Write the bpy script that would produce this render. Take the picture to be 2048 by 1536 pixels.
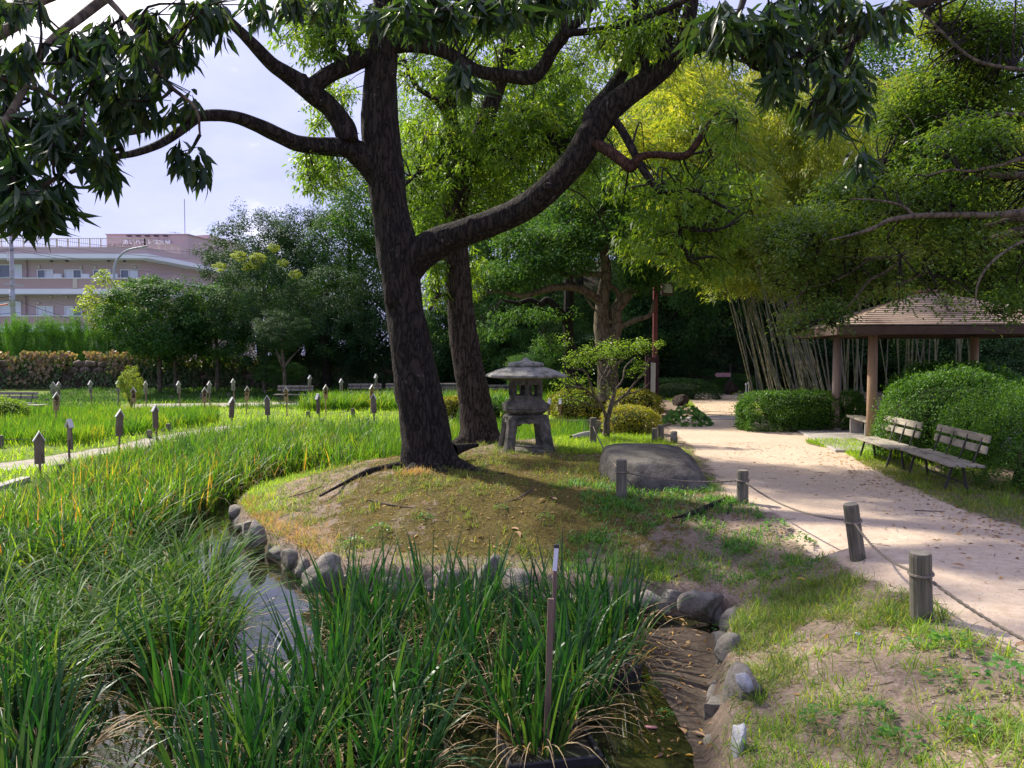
import bpy, math, random
import numpy as np
from mathutils import Vector, Matrix
for o in list(bpy.data.objects): bpy.data.objects.remove(o)
R = math.radians
sc = bpy.context.scene
C = sc.collection
rng = np.random.default_rng(7)
random.seed(7)

# ------------------------------------------------------------------ camera
EYE, FPX = 2.0, 1536.0
PITCH = math.atan(62 / FPX)
cd = bpy.data.cameras.new('camera'); cam = bpy.data.objects.new('camera', cd); C.objects.link(cam)
cd.sensor_width = 36; cd.lens = 27; cd.clip_start = 0.05; cd.clip_end = 3000
cam.location = (0, 0, EYE); cam.rotation_euler = (R(90) - PITCH, 0, 0)
sc.camera = cam

# ------------------------------------------------------------------ light
SUN_AZ, SUN_EL = R(-47), R(43)
SUND = Vector((math.sin(SUN_AZ) * math.cos(SUN_EL), math.cos(SUN_AZ) * math.cos(SUN_EL), math.sin(SUN_EL)))
sl = bpy.data.lights.new('sun', 'SUN'); sun = bpy.data.objects.new('sun', sl); C.objects.link(sun)
sl.energy = 4.6; sl.angle = R(1.6); sl.color = (1.0, 0.93, 0.80)
sun.rotation_euler = SUND.to_track_quat('Z', 'Y').to_euler(); sun.location = (0, 0, 40)
w = bpy.data.worlds.new('World'); sc.world = w; w.use_nodes = True
nt = w.node_tree; nt.nodes.clear()
def N_(t, **k):
    n = nt.nodes.new(t)
    for a, b in k.items(): setattr(n, a, b)
    return n
sky = N_('ShaderNodeTexSky', sky_type='NISHITA', sun_disc=False, sun_elevation=SUN_EL, sun_rotation=SUN_AZ, air_density=1.0, dust_density=1.5)
skb = N_('ShaderNodeBackground'); skb.inputs[1].default_value = 0.10
nt.links.new(sky.outputs[0], skb.inputs[0])
tc = N_('ShaderNodeTexCoord')
mp = N_('ShaderNodeMapping'); mp.inputs['Scale'].default_value = (1.0, 1.0, 2.2)
nz = N_('ShaderNodeTexNoise'); nz.inputs['Scale'].default_value = 2.6; nz.inputs['Detail'].default_value = 7; nz.inputs['Roughness'].default_value = .55
nt.links.new(tc.outputs['Generated'], mp.inputs[0]); nt.links.new(mp.outputs[0], nz.inputs['Vector'])
dt = N_('ShaderNodeVectorMath', operation='DOT_PRODUCT'); dt.inputs[1].default_value = SUND
nm = N_('ShaderNodeVectorMath', operation='NORMALIZE')
nt.links.new(tc.outputs['Generated'], nm.inputs[0]); nt.links.new(nm.outputs[0], dt.inputs[0])
gl = N_('ShaderNodeMapRange', interpolation_type='SMOOTHSTEP'); gl.inputs[1].default_value = 0.66; gl.inputs[2].default_value = 1.0
nt.links.new(dt.outputs['Value'], gl.inputs[0])
ad = N_('ShaderNodeMath', operation='MULTIPLY_ADD'); ad.inputs[1].default_value = .20
nt.links.new(gl.outputs[0], ad.inputs[0]); nt.links.new(nz.outputs[0], ad.inputs[2])
cr = N_('ShaderNodeValToRGB')
cr.color_ramp.elements[0].position = .46; cr.color_ramp.elements[0].color = (.32, .34, .58, 1)
cr.color_ramp.elements[1].position = .72; cr.color_ramp.elements[1].color = (1.0, .93, .98, 1)
e = cr.color_ramp.elements.new(.60); e.color = (.39, .41, .68, 1)
nt.links.new(ad.outputs[0], cr.inputs[0])
cb = N_('ShaderNodeBackground'); cb.inputs[1].default_value = 1.12
nt.links.new(cr.outputs[0], cb.inputs[0])
mx = N_('ShaderNodeMixShader'); mx.inputs[0].default_value = .90
nt.links.new(skb.outputs[0], mx.inputs[1]); nt.links.new(cb.outputs[0], mx.inputs[2])
wo = N_('ShaderNodeOutputWorld'); nt.links.new(mx.outputs[0], wo.inputs[0])
sc.view_settings.view_transform = 'Standard'; sc.view_settings.look = 'None'
sc.view_settings.exposure = 0.78; sc.view_settings.gamma = 1.0; sc.view_settings.use_curve_mapping = False
sc.cycles.max_bounces = 6; sc.cycles.transparent_max_bounces = 6
sc.cycles.diffuse_bounces = 3; sc.cycles.glossy_bounces = 3; sc.cycles.transmission_bounces = 3

# ------------------------------------------------------------------ helpers
def ray(px, py):
    sp, cp = math.sin(PITCH), math.cos(PITCH)
    u, v = (px - 1024) / FPX, (768 - py) / FPX
    return Vector((u, cp + v * sp, -sp + v * cp))
def W(px, py, d):
    r = ray(px, py); t = d / r.y
    return Vector((r.x * t, d, EYE + r.z * t))
def G(px, py, z=0.0):
    r = ray(px, py); t = (z - EYE) / r.z
    return Vector((r.x * t, r.y * t, z))
def tag(o, label=None, cat=None, group=None, kind=None):
    if label: o['label'] = label
    if cat: o['category'] = cat
    if group: o['group'] = group
    if kind: o['kind'] = kind
    return o
def empty(name, loc=(0, 0, 0), rz=0.0, **k):
    o = bpy.data.objects.new(name, None); C.objects.link(o); o.location = loc; o.rotation_euler = (0, 0, rz)
    o.empty_display_size = .1
    return tag(o, **k)
def obj(name, me, m=None, parent=None, **k):
    if m is not None and len(me.materials) == 0: me.materials.append(m)
    o = bpy.data.objects.new(name, me); C.objects.link(o)
    if parent: o.parent = parent
    return tag(o, **k)
def copy_tree(o, parent=None):
    c = o.copy(); C.objects.link(c); c.parent = parent
    for ch in o.children: copy_tree(ch, c)
    return c
def qmesh(name, V, F, smooth=False):
    """mesh from numpy arrays, all faces with the same corner count"""
    me = bpy.data.meshes.new(name)
    V = np.ascontiguousarray(V, np.float32); F = np.ascontiguousarray(F, np.int32)
    n, k = F.shape
    me.vertices.add(len(V)); me.vertices.foreach_set('co', V.ravel())
    me.loops.add(n * k); me.loops.foreach_set('vertex_index', F.ravel())
    me.polygons.add(n); me.polygons.foreach_set('loop_start', np.arange(0, n * k, k, dtype=np.int32))
    me.update(calc_edges=True)
    if smooth: me.polygons.foreach_set('use_smooth', np.ones(n, bool))
    return me
def vn(x, y, seed=0):
    """value noise 0..1"""
    x = np.asarray(x, float); y = np.asarray(y, float)
    xi, yi = np.floor(x), np.floor(y); fx, fy = x - xi, y - yi
    fx = fx * fx * (3 - 2 * fx); fy = fy * fy * (3 - 2 * fy)
    def h(a, b):
        t = np.sin(a * 127.1 + b * 311.7 + seed * 74.7) * 43758.5453
        return t - np.floor(t)
    return (h(xi, yi) * (1 - fx) + h(xi + 1, yi) * fx) * (1 - fy) + (h(xi, yi + 1) * (1 - fx) + h(xi + 1, yi + 1) * fx) * fy
def fbm(x, y, s=1, seed=0, o=3):
    r = 0; a = .5; t = 0
    for i in range(o):
        r = r + a * vn(x * s * 2 ** i + i * 17.3, y * s * 2 ** i - i * 9.1, seed + i); t += a; a *= .5
    return r / t
def sstep(a, b, x):
    t = np.clip((x - a) / (b - a), 0, 1); return t * t * (3 - 2 * t)
def unit(a): return a / (np.linalg.norm(a, axis=-1, keepdims=True) + 1e-9)

class MB:
    """collects small solids into one mesh"""
    def __init__(s): s.v = []; s.f = []
    def add(s, vs, fs):
        b = len(s.v); s.v += [tuple(v) for v in vs]; s.f += [tuple(i + b for i in f) for f in fs]; return s
    def box(s, c, sz, M=None):
        x, y, z = (a / 2 for a in sz)
        vs = [Vector((i * x, j * y, k * z)) for i in (-1, 1) for j in (-1, 1) for k in (-1, 1)]
        if M is not None: vs = [M @ v for v in vs]
        c = Vector(c)
        return s.add([v + c for v in vs], [(0, 1, 3, 2), (4, 6, 7, 5), (0, 4, 5, 1), (2, 3, 7, 6), (0, 2, 6, 4), (1, 5, 7, 3)])
    def bar(s, a, b, w, t, up=(0, 0, 1)):
        a, b = Vector(a), Vector(b); d = (b - a); L = d.length; d.normalize()
        u = Vector(up); x = d.cross(u)
        if x.length < 1e-4: x = d.cross(Vector((1, 0, 0)))
        x.normalize(); u = x.cross(d)
        M = Matrix((x, d, u)).transposed()
        return s.box((a + b) / 2, (w, L, t), M)
    def tube(s, pts, rad, n=8, cap=True):
        V, F = tube_arrays(pts, rad, n, 1)
        b = len(s.v); s.v += [tuple(v) for v in V]; s.f += [tuple(int(i) + b for i in f) for f in F]
        if cap:
            s.f.append(tuple(b + i for i in range(n))[::-1]); m = len(V) - n
            s.f.append(tuple(b + m + i for i in range(n)))
        return s
    def prism(s, prof, h0, h1, n=None):
        """prof: list of (x,y) outline, extruded between z=h0 and h1"""
        k = len(prof)
        vs = [(x, y, h0) for x, y in prof] + [(x, y, h1) for x, y in prof]
        return s.add(vs, [tuple(range(k))[::-1], tuple(range(k, 2 * k))] + [(i, (i + 1) % k, (i + 1) % k + k, i + k) for i in range(k)])
    def rings(s, rings):
        """rings: list of equal-length point lists; closed side, capped"""
        k = len(rings[0]); b = len(s.v)
        for r in rings: s.v += [tuple(p) for p in r]
        for j in range(len(rings) - 1):
            for i in range(k):
                a = b + j * k + i; c = b + j * k + (i + 1) % k
                s.f.append((a, c, c + k, a + k))
        s.f.append(tuple(b + i for i in range(k))[::-1]); m = b + (len(rings) - 1) * k
        s.f.append(tuple(m + i for i in range(k)))
        return s
    def mesh(s, name, bevel=0.0, smooth=False):
        me = bpy.data.meshes.new(name); me.from_pydata(s.v, [], s.f); me.update()
        if bevel:
            import bmesh
            bm = bmesh.new(); bm.from_mesh(me)
            bmesh.ops.bevel(bm, geom=bm.edges[:], offset=bevel, segments=1, affect='EDGES', clamp_overlap=True)
            bm.to_mesh(me); bm.free()
        if smooth:
            for p in me.polygons: p.use_smooth = True
        return me
    def build(s, name, m, parent=None, bevel=0.0, smooth=False, **k):
        return obj(name, s.mesh(name, bevel, smooth), m, parent, **k)

def catmull(pts, sub):
    P = np.array(pts, float)
    if len(P) < 3: 
        t = np.linspace(0, 1, sub + 1)[:, None]; return P[0] * (1 - t) + P[-1] * t
    E = np.vstack([2 * P[0] - P[1], P, 2 * P[-1] - P[-2]])
    out = []
    for i in range(len(P) - 1):
        a, b, c, d = E[i:i + 4]
        for t in np.arange(sub) / sub:
            out.append(.5 * ((2 * b) + (-a + c) * t + (2 * a - 5 * b + 4 * c - d) * t * t + (-a + 3 * b - 3 * c + d) * t ** 3))
    out.append(P[-1]); return np.array(out)
def tube_arrays(pts, rad, n=8, sub=1, rough=0.0, seed=0):
    P = np.array([tuple(p) for p in pts], float); r = np.array(rad, float) * np.ones(len(P))
    if sub > 1:
        Q = catmull(np.hstack([P, r[:, None]]), sub); P, r = Q[:, :3], Q[:, 3]
    T = unit(np.gradient(P, axis=0)); m = len(P)
    X = np.zeros_like(P); x = np.cross(T[0], [0.3, 1, 0.1]); x /= np.linalg.norm(x); X[0] = x
    for i in range(1, m):
        x = X[i - 1] - T[i] * X[i - 1].dot(T[i]); X[i] = x / np.linalg.norm(x)
    Y = np.cross(T, X)
    a = np.arange(n) * 2 * np.pi / n
    rr = r[:, None] * np.ones((m, n))
    if rough:
        L = np.concatenate([[0], np.cumsum(np.linalg.norm(np.diff(P, axis=0), axis=1))])
        rr = rr * (1 + rough * (fbm(L[:, None] * 2.2 + seed * 5, np.cos(a)[None] * 1.3 + 3 * seed, 1, seed) - .5) + rough * .7 * (vn(L[:, None] * 4.5, (np.arange(n) % n)[None] * .9 + 0 * L[:, None], seed + 4) - .5))
    V = P[:, None] + rr[..., None] * (np.cos(a)[None, :, None] * X[:, None] + np.sin(a)[None, :, None] * Y[:, None])
    i, j = np.meshgrid(np.arange(m - 1), np.arange(n), indexing='ij'); jn = (j + 1) % n
    F = np.stack([i * n + j, i * n + jn, (i + 1) * n + jn, (i + 1) * n + j], -1).reshape(-1, 4)
    return V.reshape(-1, 3), F
class TB:
    """collects vectorised quads"""
    def __init__(s): s.V = []; s.F = []; s.n = 0
    def add(s, V, F): s.V.append(V); s.F.append(F + s.n); s.n += len(V); return s
    def tube(s, pts, rad, n=8, sub=1, rough=0, seed=0): return s.add(*tube_arrays(pts, rad, n, sub, rough, seed))
    def build(s, name, m, parent=None, smooth=True, **k):
        return obj(name, qmesh(name, np.vstack(s.V), np.vstack(s.F), smooth), m, parent, **k)
def sticks(A, B, r0, r1):
    """three-sided sticks from A to B"""
    A = np.asarray(A, float); B = np.asarray(B, float); n = len(A)
    d = unit(B - A); x = unit(np.cross(d, [.31, .2, .93])); y = np.cross(d, x)
    r0 = np.asarray(r0) * np.ones(n); r1 = np.asarray(r1) * np.ones(n)
    V = np.zeros((n, 6, 3))
    for k in range(3):
        c, s_ = math.cos(k * 2.094), math.sin(k * 2.094)
        V[:, k] = A + (x * c + y * s_) * r0[:, None]; V[:, 3 + k] = B + (x * c + y * s_) * r1[:, None]
    F = np.array([[0, 1, 4, 3], [1, 2, 5, 4], [2, 0, 3, 5]])
    return V.reshape(-1, 3), (F[None] + (np.arange(n) * 6)[:, None, None]).reshape(-1, 4)
def leaf_arrays(P, D, Nn, L, Wd, droop=.15):
    """one folded rhomb per leaf"""
    n = len(P); D = unit(D); S = unit(np.cross(D, Nn)); U = np.cross(S, D)
    L = (L * np.ones(n))[:, None]; Wd = (Wd * np.ones(n))[:, None]
    m = P + D * L * .45
    V = np.stack([P, m + S * Wd * .5 + U * Wd * .12, P + D * L - U * L * droop, m - S * Wd * .5 + U * Wd * .12], 1)
    return V.reshape(-1, 3), np.arange(4 * n).reshape(n, 4)
def bigleaf_arrays(P, D, Nn, L, Wd, droop=.25):
    """eight-point pointed leaf with a midrib fold, six quads worth of faces"""
    n = len(P); D = unit(D); S = unit(np.cross(D, Nn)); U = np.cross(S, D)
    L = (L * np.ones(n))[:, None]; Wd = (Wd * np.ones(n))[:, None]
    def q(t): return P + D * L * t - U * L * droop * t * t
    V = np.stack([q(0), q(.28), q(.62), q(1.0),
                  q(.25) + S * Wd * .40 + U * Wd * .12, q(.6) + S * Wd * .46 + U * Wd * .12,
                  q(.25) - S * Wd * .40 + U * Wd * .12, q(.6) - S * Wd * .46 + U * Wd * .12], 1)
    F = np.array([[0, 1, 4, 4], [1, 2, 5, 4], [2, 3, 3, 5], [0, 6, 1, 1], [1, 6, 7, 2], [2, 7, 3, 3]])
    F = np.array([[0, 1, 5, 4], [1, 2, 3, 5], [0, 6, 7, 1], [1, 7, 3, 2]])
    return V.reshape(-1, 3), (F[None] + (np.arange(n) * 8)[:, None, None]).reshape(-1, 4)
def blade_arrays(P, h, az, lean, bend, wd, k=5, twist=0.0):
    """arching strap leaves: P bases, h length, az bearing, lean start angle from vertical, bend added along it"""
    n = len(P); s = np.linspace(0, 1, k + 1)
    th = lean[:, None] + bend[:, None] * s[None] ** 1.6
    ds = h[:, None] / k
    hz = np.concatenate([np.zeros((n, 1)), np.cumsum(np.sin((th[:, 1:] + th[:, :-1]) / 2) * ds, 1)], 1)
    vt = np.concatenate([np.zeros((n, 1)), np.cumsum(np.cos((th[:, 1:] + th[:, :-1]) / 2) * ds, 1)], 1)
    ca, sa = np.cos(az)[:, None], np.sin(az)[:, None]
    c = np.stack([P[:, 0:1] + hz * ca, P[:, 1:2] + hz * sa, P[:, 2:3] + vt], -1)
    ww = wd[:, None] * (1 - s[None] ** 2.2) * .5 * (0.65 + .35 * np.minimum(1, s[None] * 4)) + .0006
    ta = az + np.pi / 2 + rng.uniform(-1, 1, n) * .9
    S = np.stack([np.cos(ta), np.sin(ta), np.zeros(n)], -1)[:, None]
    V = np.stack([c - S * ww[..., None], c + S * ww[..., None]], 2).reshape(n, -1, 3)
    j = np.arange(k)
    F = np.stack([2 * j, 2 * j + 1, 2 * j + 3, 2 * j + 2], -1)
    return V.reshape(-1, 3), (F[None] + (np.arange(n) * 2 * (k + 1))[:, None, None]).reshape(-1, 4)

# ------------------------------------------------------------------ materials
M = {}
def _mat(name):
    m = bpy.data.materials.new(name); m.use_nodes = True; t = m.node_tree; t.nodes.clear()
    out = t.nodes.new('ShaderNodeOutputMaterial'); return m, t, out
def nd(t, typ, **k):
    n = t.nodes.new(typ)
    for a, b in k.items():
        if a.startswith('i_'): n.inputs[a[2:].replace('_', ' ')].default_value = b
        else: setattr(n, a, b)
    return n
def c4(c): return (c[0], c[1], c[2], 1)
def pbr(name, ca, cb=None, rough=.8, scale=6, bump=.3, bscale=40, stretch=(1, 1, 1), cc=None, ccs=1.2, spec=.3, bdist=.01, metal=0, coord='Object', wave=None, ccw=(.5,.62)):
    """noise between two colours, a third in patches, fine bump"""
    m, t, out = _mat(name); L = t.links.new
    b = nd(t, 'ShaderNodeBsdfPrincipled'); b.inputs['Roughness'].default_value = rough
    b.inputs['Specular IOR Level'].default_value = spec; b.inputs['Metallic'].default_value = metal
    tc = nd(t, 'ShaderNodeTexCoord'); mp = nd(t, 'ShaderNodeMapping'); mp.inputs['Scale'].default_value = stretch
    L(tc.outputs[coord], mp.inputs[0])
    n1 = nd(t, 'ShaderNodeTexNoise'); n1.inputs['Scale'].default_value = scale; n1.inputs['Detail'].default_value = 6; n1.inputs['Roughness'].default_value = .65
    L(mp.outputs[0], n1.inputs['Vector'])
    rp = nd(t, 'ShaderNodeValToRGB'); rp.color_ramp.elements[0].position = .32; rp.color_ramp.elements[1].position = .68
    rp.color_ramp.elements[0].color = c4(ca); rp.color_ramp.elements[1].color = c4(cb or ca)
    L(n1.outputs[0], rp.inputs[0]); col = rp.outputs[0]
    if cc is not None:
        n2 = nd(t, 'ShaderNodeTexNoise'); n2.inputs['Scale'].default_value = ccs; n2.inputs['Detail'].default_value = 5; n2.inputs['Roughness'].default_value = .7
        L(tc.outputs[coord], n2.inputs['Vector'])
        mr = nd(t, 'ShaderNodeMapRange'); mr.inputs[1].default_value = ccw[0]; mr.inputs[2].default_value = ccw[1]; L(n2.outputs[0], mr.inputs[0])
        mi = nd(t, 'ShaderNodeMix', data_type='RGBA'); L(mr.outputs[0], mi.inputs[0]); L(col, mi.inputs[6]); mi.inputs[7].default_value = c4(cc); col = mi.outputs[2]
    L(col, b.inputs['Base Color'])
    if bump:
        n3 = nd(t, 'ShaderNodeTexNoise'); n3.inputs['Scale'].default_value = bscale; n3.inputs['Detail'].default_value = 5; n3.inputs['Roughness'].default_value = .7
        L(mp.outputs[0], n3.inputs['Vector'])
        bp = nd(t, 'ShaderNodeBump'); bp.inputs['Strength'].default_value = bump; bp.inputs['Distance'].default_value = bdist
        L(n3.outputs[0], bp.inputs['Height']); L(bp.outputs[0], b.inputs['Normal'])
    L(b.outputs[0], out.inputs[0]); M[name] = m; return m
def leafmat(name, cols, trans=.45, rough=.45, tcol=None, spec=.35, nscale=None, tboost=2.2):
    """leaf: colour picked at random per leaf, part of the light passes through"""
    m, t, out = _mat(name); L = t.links.new
    g = nd(t, 'ShaderNodeNewGeometry'); rp = nd(t, 'ShaderNodeValToRGB'); k = len(cols)
    rp.color_ramp.elements[0].color = c4(cols[0]); rp.color_ramp.elements[1].color = c4(cols[-1])
    for i in range(1, k - 1):
        e = rp.color_ramp.elements.new(i / (k - 1)); e.color = c4(cols[i])
    src = g.outputs['Random Per Island']
    if nscale:
        tc = nd(t, 'ShaderNodeTexCoord'); n1 = nd(t, 'ShaderNodeTexNoise'); n1.inputs['Scale'].default_value = nscale; n1.inputs['Detail'].default_value = 2
        L(tc.outputs['Object'], n1.inputs['Vector'])
        a = nd(t, 'ShaderNodeMath', operation='MULTIPLY_ADD'); a.inputs[1].default_value = .55; L(src, a.inputs[0])
        b_ = nd(t, 'ShaderNodeMath', operation='MULTIPLY_ADD'); b_.inputs[1].default_value = 1.6; b_.inputs[2].default_value = -.58; L(n1.outputs[0], b_.inputs[0]); L(b_.outputs[0], a.inputs[2])
        src = a.outputs[0]
    L(src, rp.inputs[0])
    b = nd(t, 'ShaderNodeBsdfPrincipled'); b.inputs['Roughness'].default_value = rough; b.inputs['Specular IOR Level'].default_value = spec
    L(rp.outputs[0], b.inputs['Base Color'])
    tr = nd(t, 'ShaderNodeBsdfTranslucent')
    mu = nd(t, 'ShaderNodeMix', data_type='RGBA', blend_type='MULTIPLY'); mu.inputs[0].default_value = 1
    L(rp.outputs[0], mu.inputs[6]); mu.inputs[7].default_value = c4(tcol or (tboost * 1.1, tboost, tboost * .35))
    L(mu.outputs[2], tr.inputs[0])
    mx = nd(t, 'ShaderNodeMixShader'); mx.inputs[0].default_value = trans
    L(b.outputs[0], mx.inputs[1]); L(tr.outputs[0], mx.inputs[2]); L(mx.outputs[0], out.inputs[0])
    M[name] = m; return m
def bark(name, ca, cb, scale=14, stretch=.22, dist=.03, lichen=None, strength=.9):
    m, t, out = _mat(name); L = t.links.new
    b = nd(t, 'ShaderNodeBsdfPrincipled'); b.inputs['Roughness'].default_value = .9; b.inputs['Specular IOR Level'].default_value = .2
    tc = nd(t, 'ShaderNodeTexCoord'); mp = nd(t, 'ShaderNodeMapping'); mp.inputs['Scale'].default_value = (1, 1, stretch)
    nz = nd(t, 'ShaderNodeTexNoise'); nz.inputs['Scale'].default_value = 3; nz.inputs['Detail'].default_value = 4
    L(tc.outputs['Object'], nz.inputs['Vector'])
    mi = nd(t, 'ShaderNodeMix', data_type='VECTOR'); mi.inputs[0].default_value = .10; L(tc.outputs['Object'], mi.inputs[4]); L(nz.outputs['Color'], mi.inputs[5])
    L(mi.outputs[1], mp.inputs[0])
    vo = nd(t, 'ShaderNodeTexNoise'); vo.inputs['Scale'].default_value = scale; vo.inputs['Detail'].default_value = 4; vo.inputs['Roughness'].default_value = .55
    L(mp.outputs[0], vo.inputs['Vector'])
    s1 = nd(t, 'ShaderNodeMath', operation='SUBTRACT'); s1.inputs[1].default_value = .5; L(vo.outputs[0], s1.inputs[0])
    s2 = nd(t, 'ShaderNodeMath', operation='ABSOLUTE'); L(s1.outputs[0], s2.inputs[0])
    mr = nd(t, 'ShaderNodeMapRange'); mr.inputs[2].default_value = .10; L(s2.outputs[0], mr.inputs[0])
    n2 = nd(t, 'ShaderNodeTexNoise'); n2.inputs['Scale'].default_value = 40; n2.inputs['Detail'].default_value = 6; L(mp.outputs[0], n2.inputs['Vector'])
    ad = nd(t, 'ShaderNodeMath', operation='MULTIPLY_ADD'); ad.inputs[1].default_value = .6; L(n2.outputs[0], ad.inputs[0]); L(mr.outputs[0], ad.inputs[2])
    rp = nd(t, 'ShaderNodeValToRGB'); rp.color_ramp.elements[0].position = .25; rp.color_ramp.elements[1].position = 1.0
    rp.color_ramp.elements[0].color = c4(ca); rp.color_ramp.elements[1].color = c4(cb); L(ad.outputs[0], rp.inputs[0]); col = rp.outputs[0]
    if lichen:
        n4 = nd(t, 'ShaderNodeTexNoise'); n4.inputs['Scale'].default_value = 9; n4.inputs['Detail'].default_value = 5; n4.inputs['Roughness'].default_value = .75
        L(tc.outputs['Object'], n4.inputs['Vector'])
        m4 = nd(t, 'ShaderNodeMapRange'); m4.inputs[1].default_value = .62; m4.inputs[2].default_value = .70; L(n4.outputs[0], m4.inputs[0])
        x = nd(t, 'ShaderNodeMix', data_type='RGBA'); L(m4.outputs[0], x.inputs[0]); L(col, x.inputs[6]); x.inputs[7].default_value = c4(lichen); col = x.outputs[2]
    L(col, b.inputs['Base Color'])
    bp = nd(t, 'ShaderNodeBump'); bp.inputs['Strength'].default_value = strength; bp.inputs['Distance'].default_value = dist
    L(ad.outputs[0], bp.inputs['Height']); L(bp.outputs[0], b.inputs['Normal']); L(b.outputs[0], out.inputs[0]); M[name] = m; return m

bark('oak_bark', (.004, .0035, .003), (.036, .028, .023), 13, .22, .035, (.13, .13, .115))
bark('oak_bark_light', (.007, .005, .004), (.070, .050, .040), 13, .22, .04)
bark('grey_bark', (.035, .03, .022), (.13, .105, .078), 9, .4, .01, (.20, .19, .15), .5)
bark('brown_bark', (.045, .033, .022), (.15, .115, .078), 6, .5, .008, None, .4)
bark('dark_bark', (.008, .007, .006), (.035, .029, .024), 12, .3, .02)
pbr('weathered_wood', (.13, .115, .095), (.27, .24, .20), .85, 5, .5, 30, (6, 6, .6), (.09, .085, .075), 2)
pbr('bench_wood', (.22, .195, .15), (.44, .39, .31), .85, 4, .5, 30, (.8, 9, 9), (.15, .14, .11), 3)
pbr('post_wood', (.075, .068, .052), (.20, .18, .14), .9, 5, .6, 26, (9, 9, .5), (.07, .075, .045), 3)
pbr('post_end', (.16, .14, .11), (.28, .25, .20), .9, 20, .4, 60)
pbr('sign_wood_green', (.17, .19, .12), (.26, .28, .19), .85, 5, .4, 30, (8, 8, .7))
pbr('sign_wood_dark', (.12, .09, .068), (.23, .18, .135), .85, 5, .4, 30, (8, 8, .7))
pbr('sign_wood', (.26, .17, .08), (.40, .28, .14), .8, 5, .3, 30, (8, 8, .7))
pbr('sign_roof', (.55, .52, .48), (.75, .72, .68), .7, 5, .2, 30)  # slats extra pale, the colour standing in for sun on their slopes
pbr('ink', (.015, .012, .010), None, .7, 5, 0)
pbr('stone', (.13, .118, .10), (.30, .27, .235), .9, 5, .9, 22, (1, 1, 1), (.09, .092, .065), 3.5, .2, .025)
pbr('stone_white', (.28, .28, .30), (.46, .46, .48), .85, 5, .8, 22, (1, 1, 1), (.20, .20, .20), 4, .3, .02)
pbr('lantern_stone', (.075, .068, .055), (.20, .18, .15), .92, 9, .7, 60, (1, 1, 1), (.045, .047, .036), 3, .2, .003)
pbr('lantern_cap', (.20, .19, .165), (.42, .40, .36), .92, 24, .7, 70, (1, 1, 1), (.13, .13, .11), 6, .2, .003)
pbr('boulder_stone', (.050, .045, .040), (.125, .112, .098), .88, 7, .9, 16, (1, 1, 1), (.17, .155, .13), 2.6, .2, .03, ccw=(.48, .70))
pbr('black_plastic', (.015, .015, .018), (.03, .03, .035), .4, 5, .1)
pbr('iron', (.03, .03, .032), (.05, .048, .045), .6, 10, .2)
pbr('white_plastic', (.62, .60, .72), (.72, .70, .80), .5, 5, 0)
pbr('rope', (.13, .11, .085), (.24, .20, .16), .9, 60, .6, 120, (1, 1, 1))
pbr('stake_wood', (.13, .085, .065), (.22, .15, .12), .8, 5, .3, 30, (10, 10, .6))
pbr('roof_board', (.22, .155, .11), (.40, .30, .22), .85, 3, .4, 30, (1.5, 12, 1), (.15, .10, .07), .8)
pbr('roof_beam', (.055, .034, .026), (.10, .065, .050), .8, 4, .3, 20)
pbr('gazebo_post', (.30, .19, .12), (.42, .28, .18), .7, 4, .3, 20, (6, 6, .5))
pbr('gazebo_post_pale', (.24, .18, .16), (.36, .28, .25), .75, 4, .3, 20, (6, 6, .5))
pbr('concrete', (.34, .31, .28), (.46, .42, .38), .9, 3, .4, 40, (1, 1, 1), (.26, .24, .22), 1.5)
pbr('red_paint', (.16, .045, .050), (.22, .065, .065), .55, 6, .1)
pbr('dark_red_paint', (.045, .018, .018), (.065, .028, .028), .6, 6, .1)
pbr('lamp_glass', (.50, .56, .55), (.62, .68, .66), .3, 6, 0)
pbr('info_panel', (.42, .46, .40), (.60, .62, .56), .4, 40, 0)
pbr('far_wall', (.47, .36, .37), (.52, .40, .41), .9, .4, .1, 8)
pbr('far_wall_dark', (.40, .29, .29), (.45, .33, .33), .9, .4, .1, 8)  # darker mauve for balcony walls, pipes and coping
pbr('far_band', (.72, .74, .84), (.80, .82, .90), .8, .4, 0)
pbr('far_frame', (.72, .74, .76), None, .6, 4, 0)
pbr('far_rail', (.58, .52, .46), None, .6, 4, 0)
pbr('curtain', (.62, .66, .72), (.74, .78, .84), .9, 2, 0, stretch=(6, 1, .2))
pbr('far_letters', (.95, .95, .97), None, .6, 4, 0)
pbr('steel_pole', (.34, .36, .42), (.42, .44, .50), .5, 4, 0)
pbr('pole_concrete', (.30, .28, .32), (.42, .40, .44), .8, 4, .1)
pbr('cable', (.10, .09, .11), None, .7, 4, 0)
pbr('orange_plastic', (.65, .16, .07), None, .6, 4, 0)
pbr('blue_litter', (.45, .62, .85), (.60, .76, .95), .4, 30, .2)
pbr('pink_litter', (.55, .22, .20), (.65, .33, .28), .5, 20, .2)
pbr('wall_stone', (.16, .12, .095), (.28, .22, .17), .95, 2, .8, 8, (1, 1, 1), (.09, .07, .055), .7)
pbr('dead_leaf', (.28, .15, .075), (.46, .30, .17), .7, 9, .2, coord='Object')
pbr('twig', (.055, .042, .034), (.13, .10, .08), .9, 12, .4)
g = _mat('window_glass'); bb = nd(g[1], 'ShaderNodeBsdfPrincipled'); bb.inputs['Base Color'].default_value = (.10, .13, .17, 1); bb.inputs['Roughness'].default_value = .08; bb.inputs['Specular IOR Level'].default_value = .9
g[1].links.new(bb.outputs[0], g[2].inputs[0]); M['window_glass'] = g[0]

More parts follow.
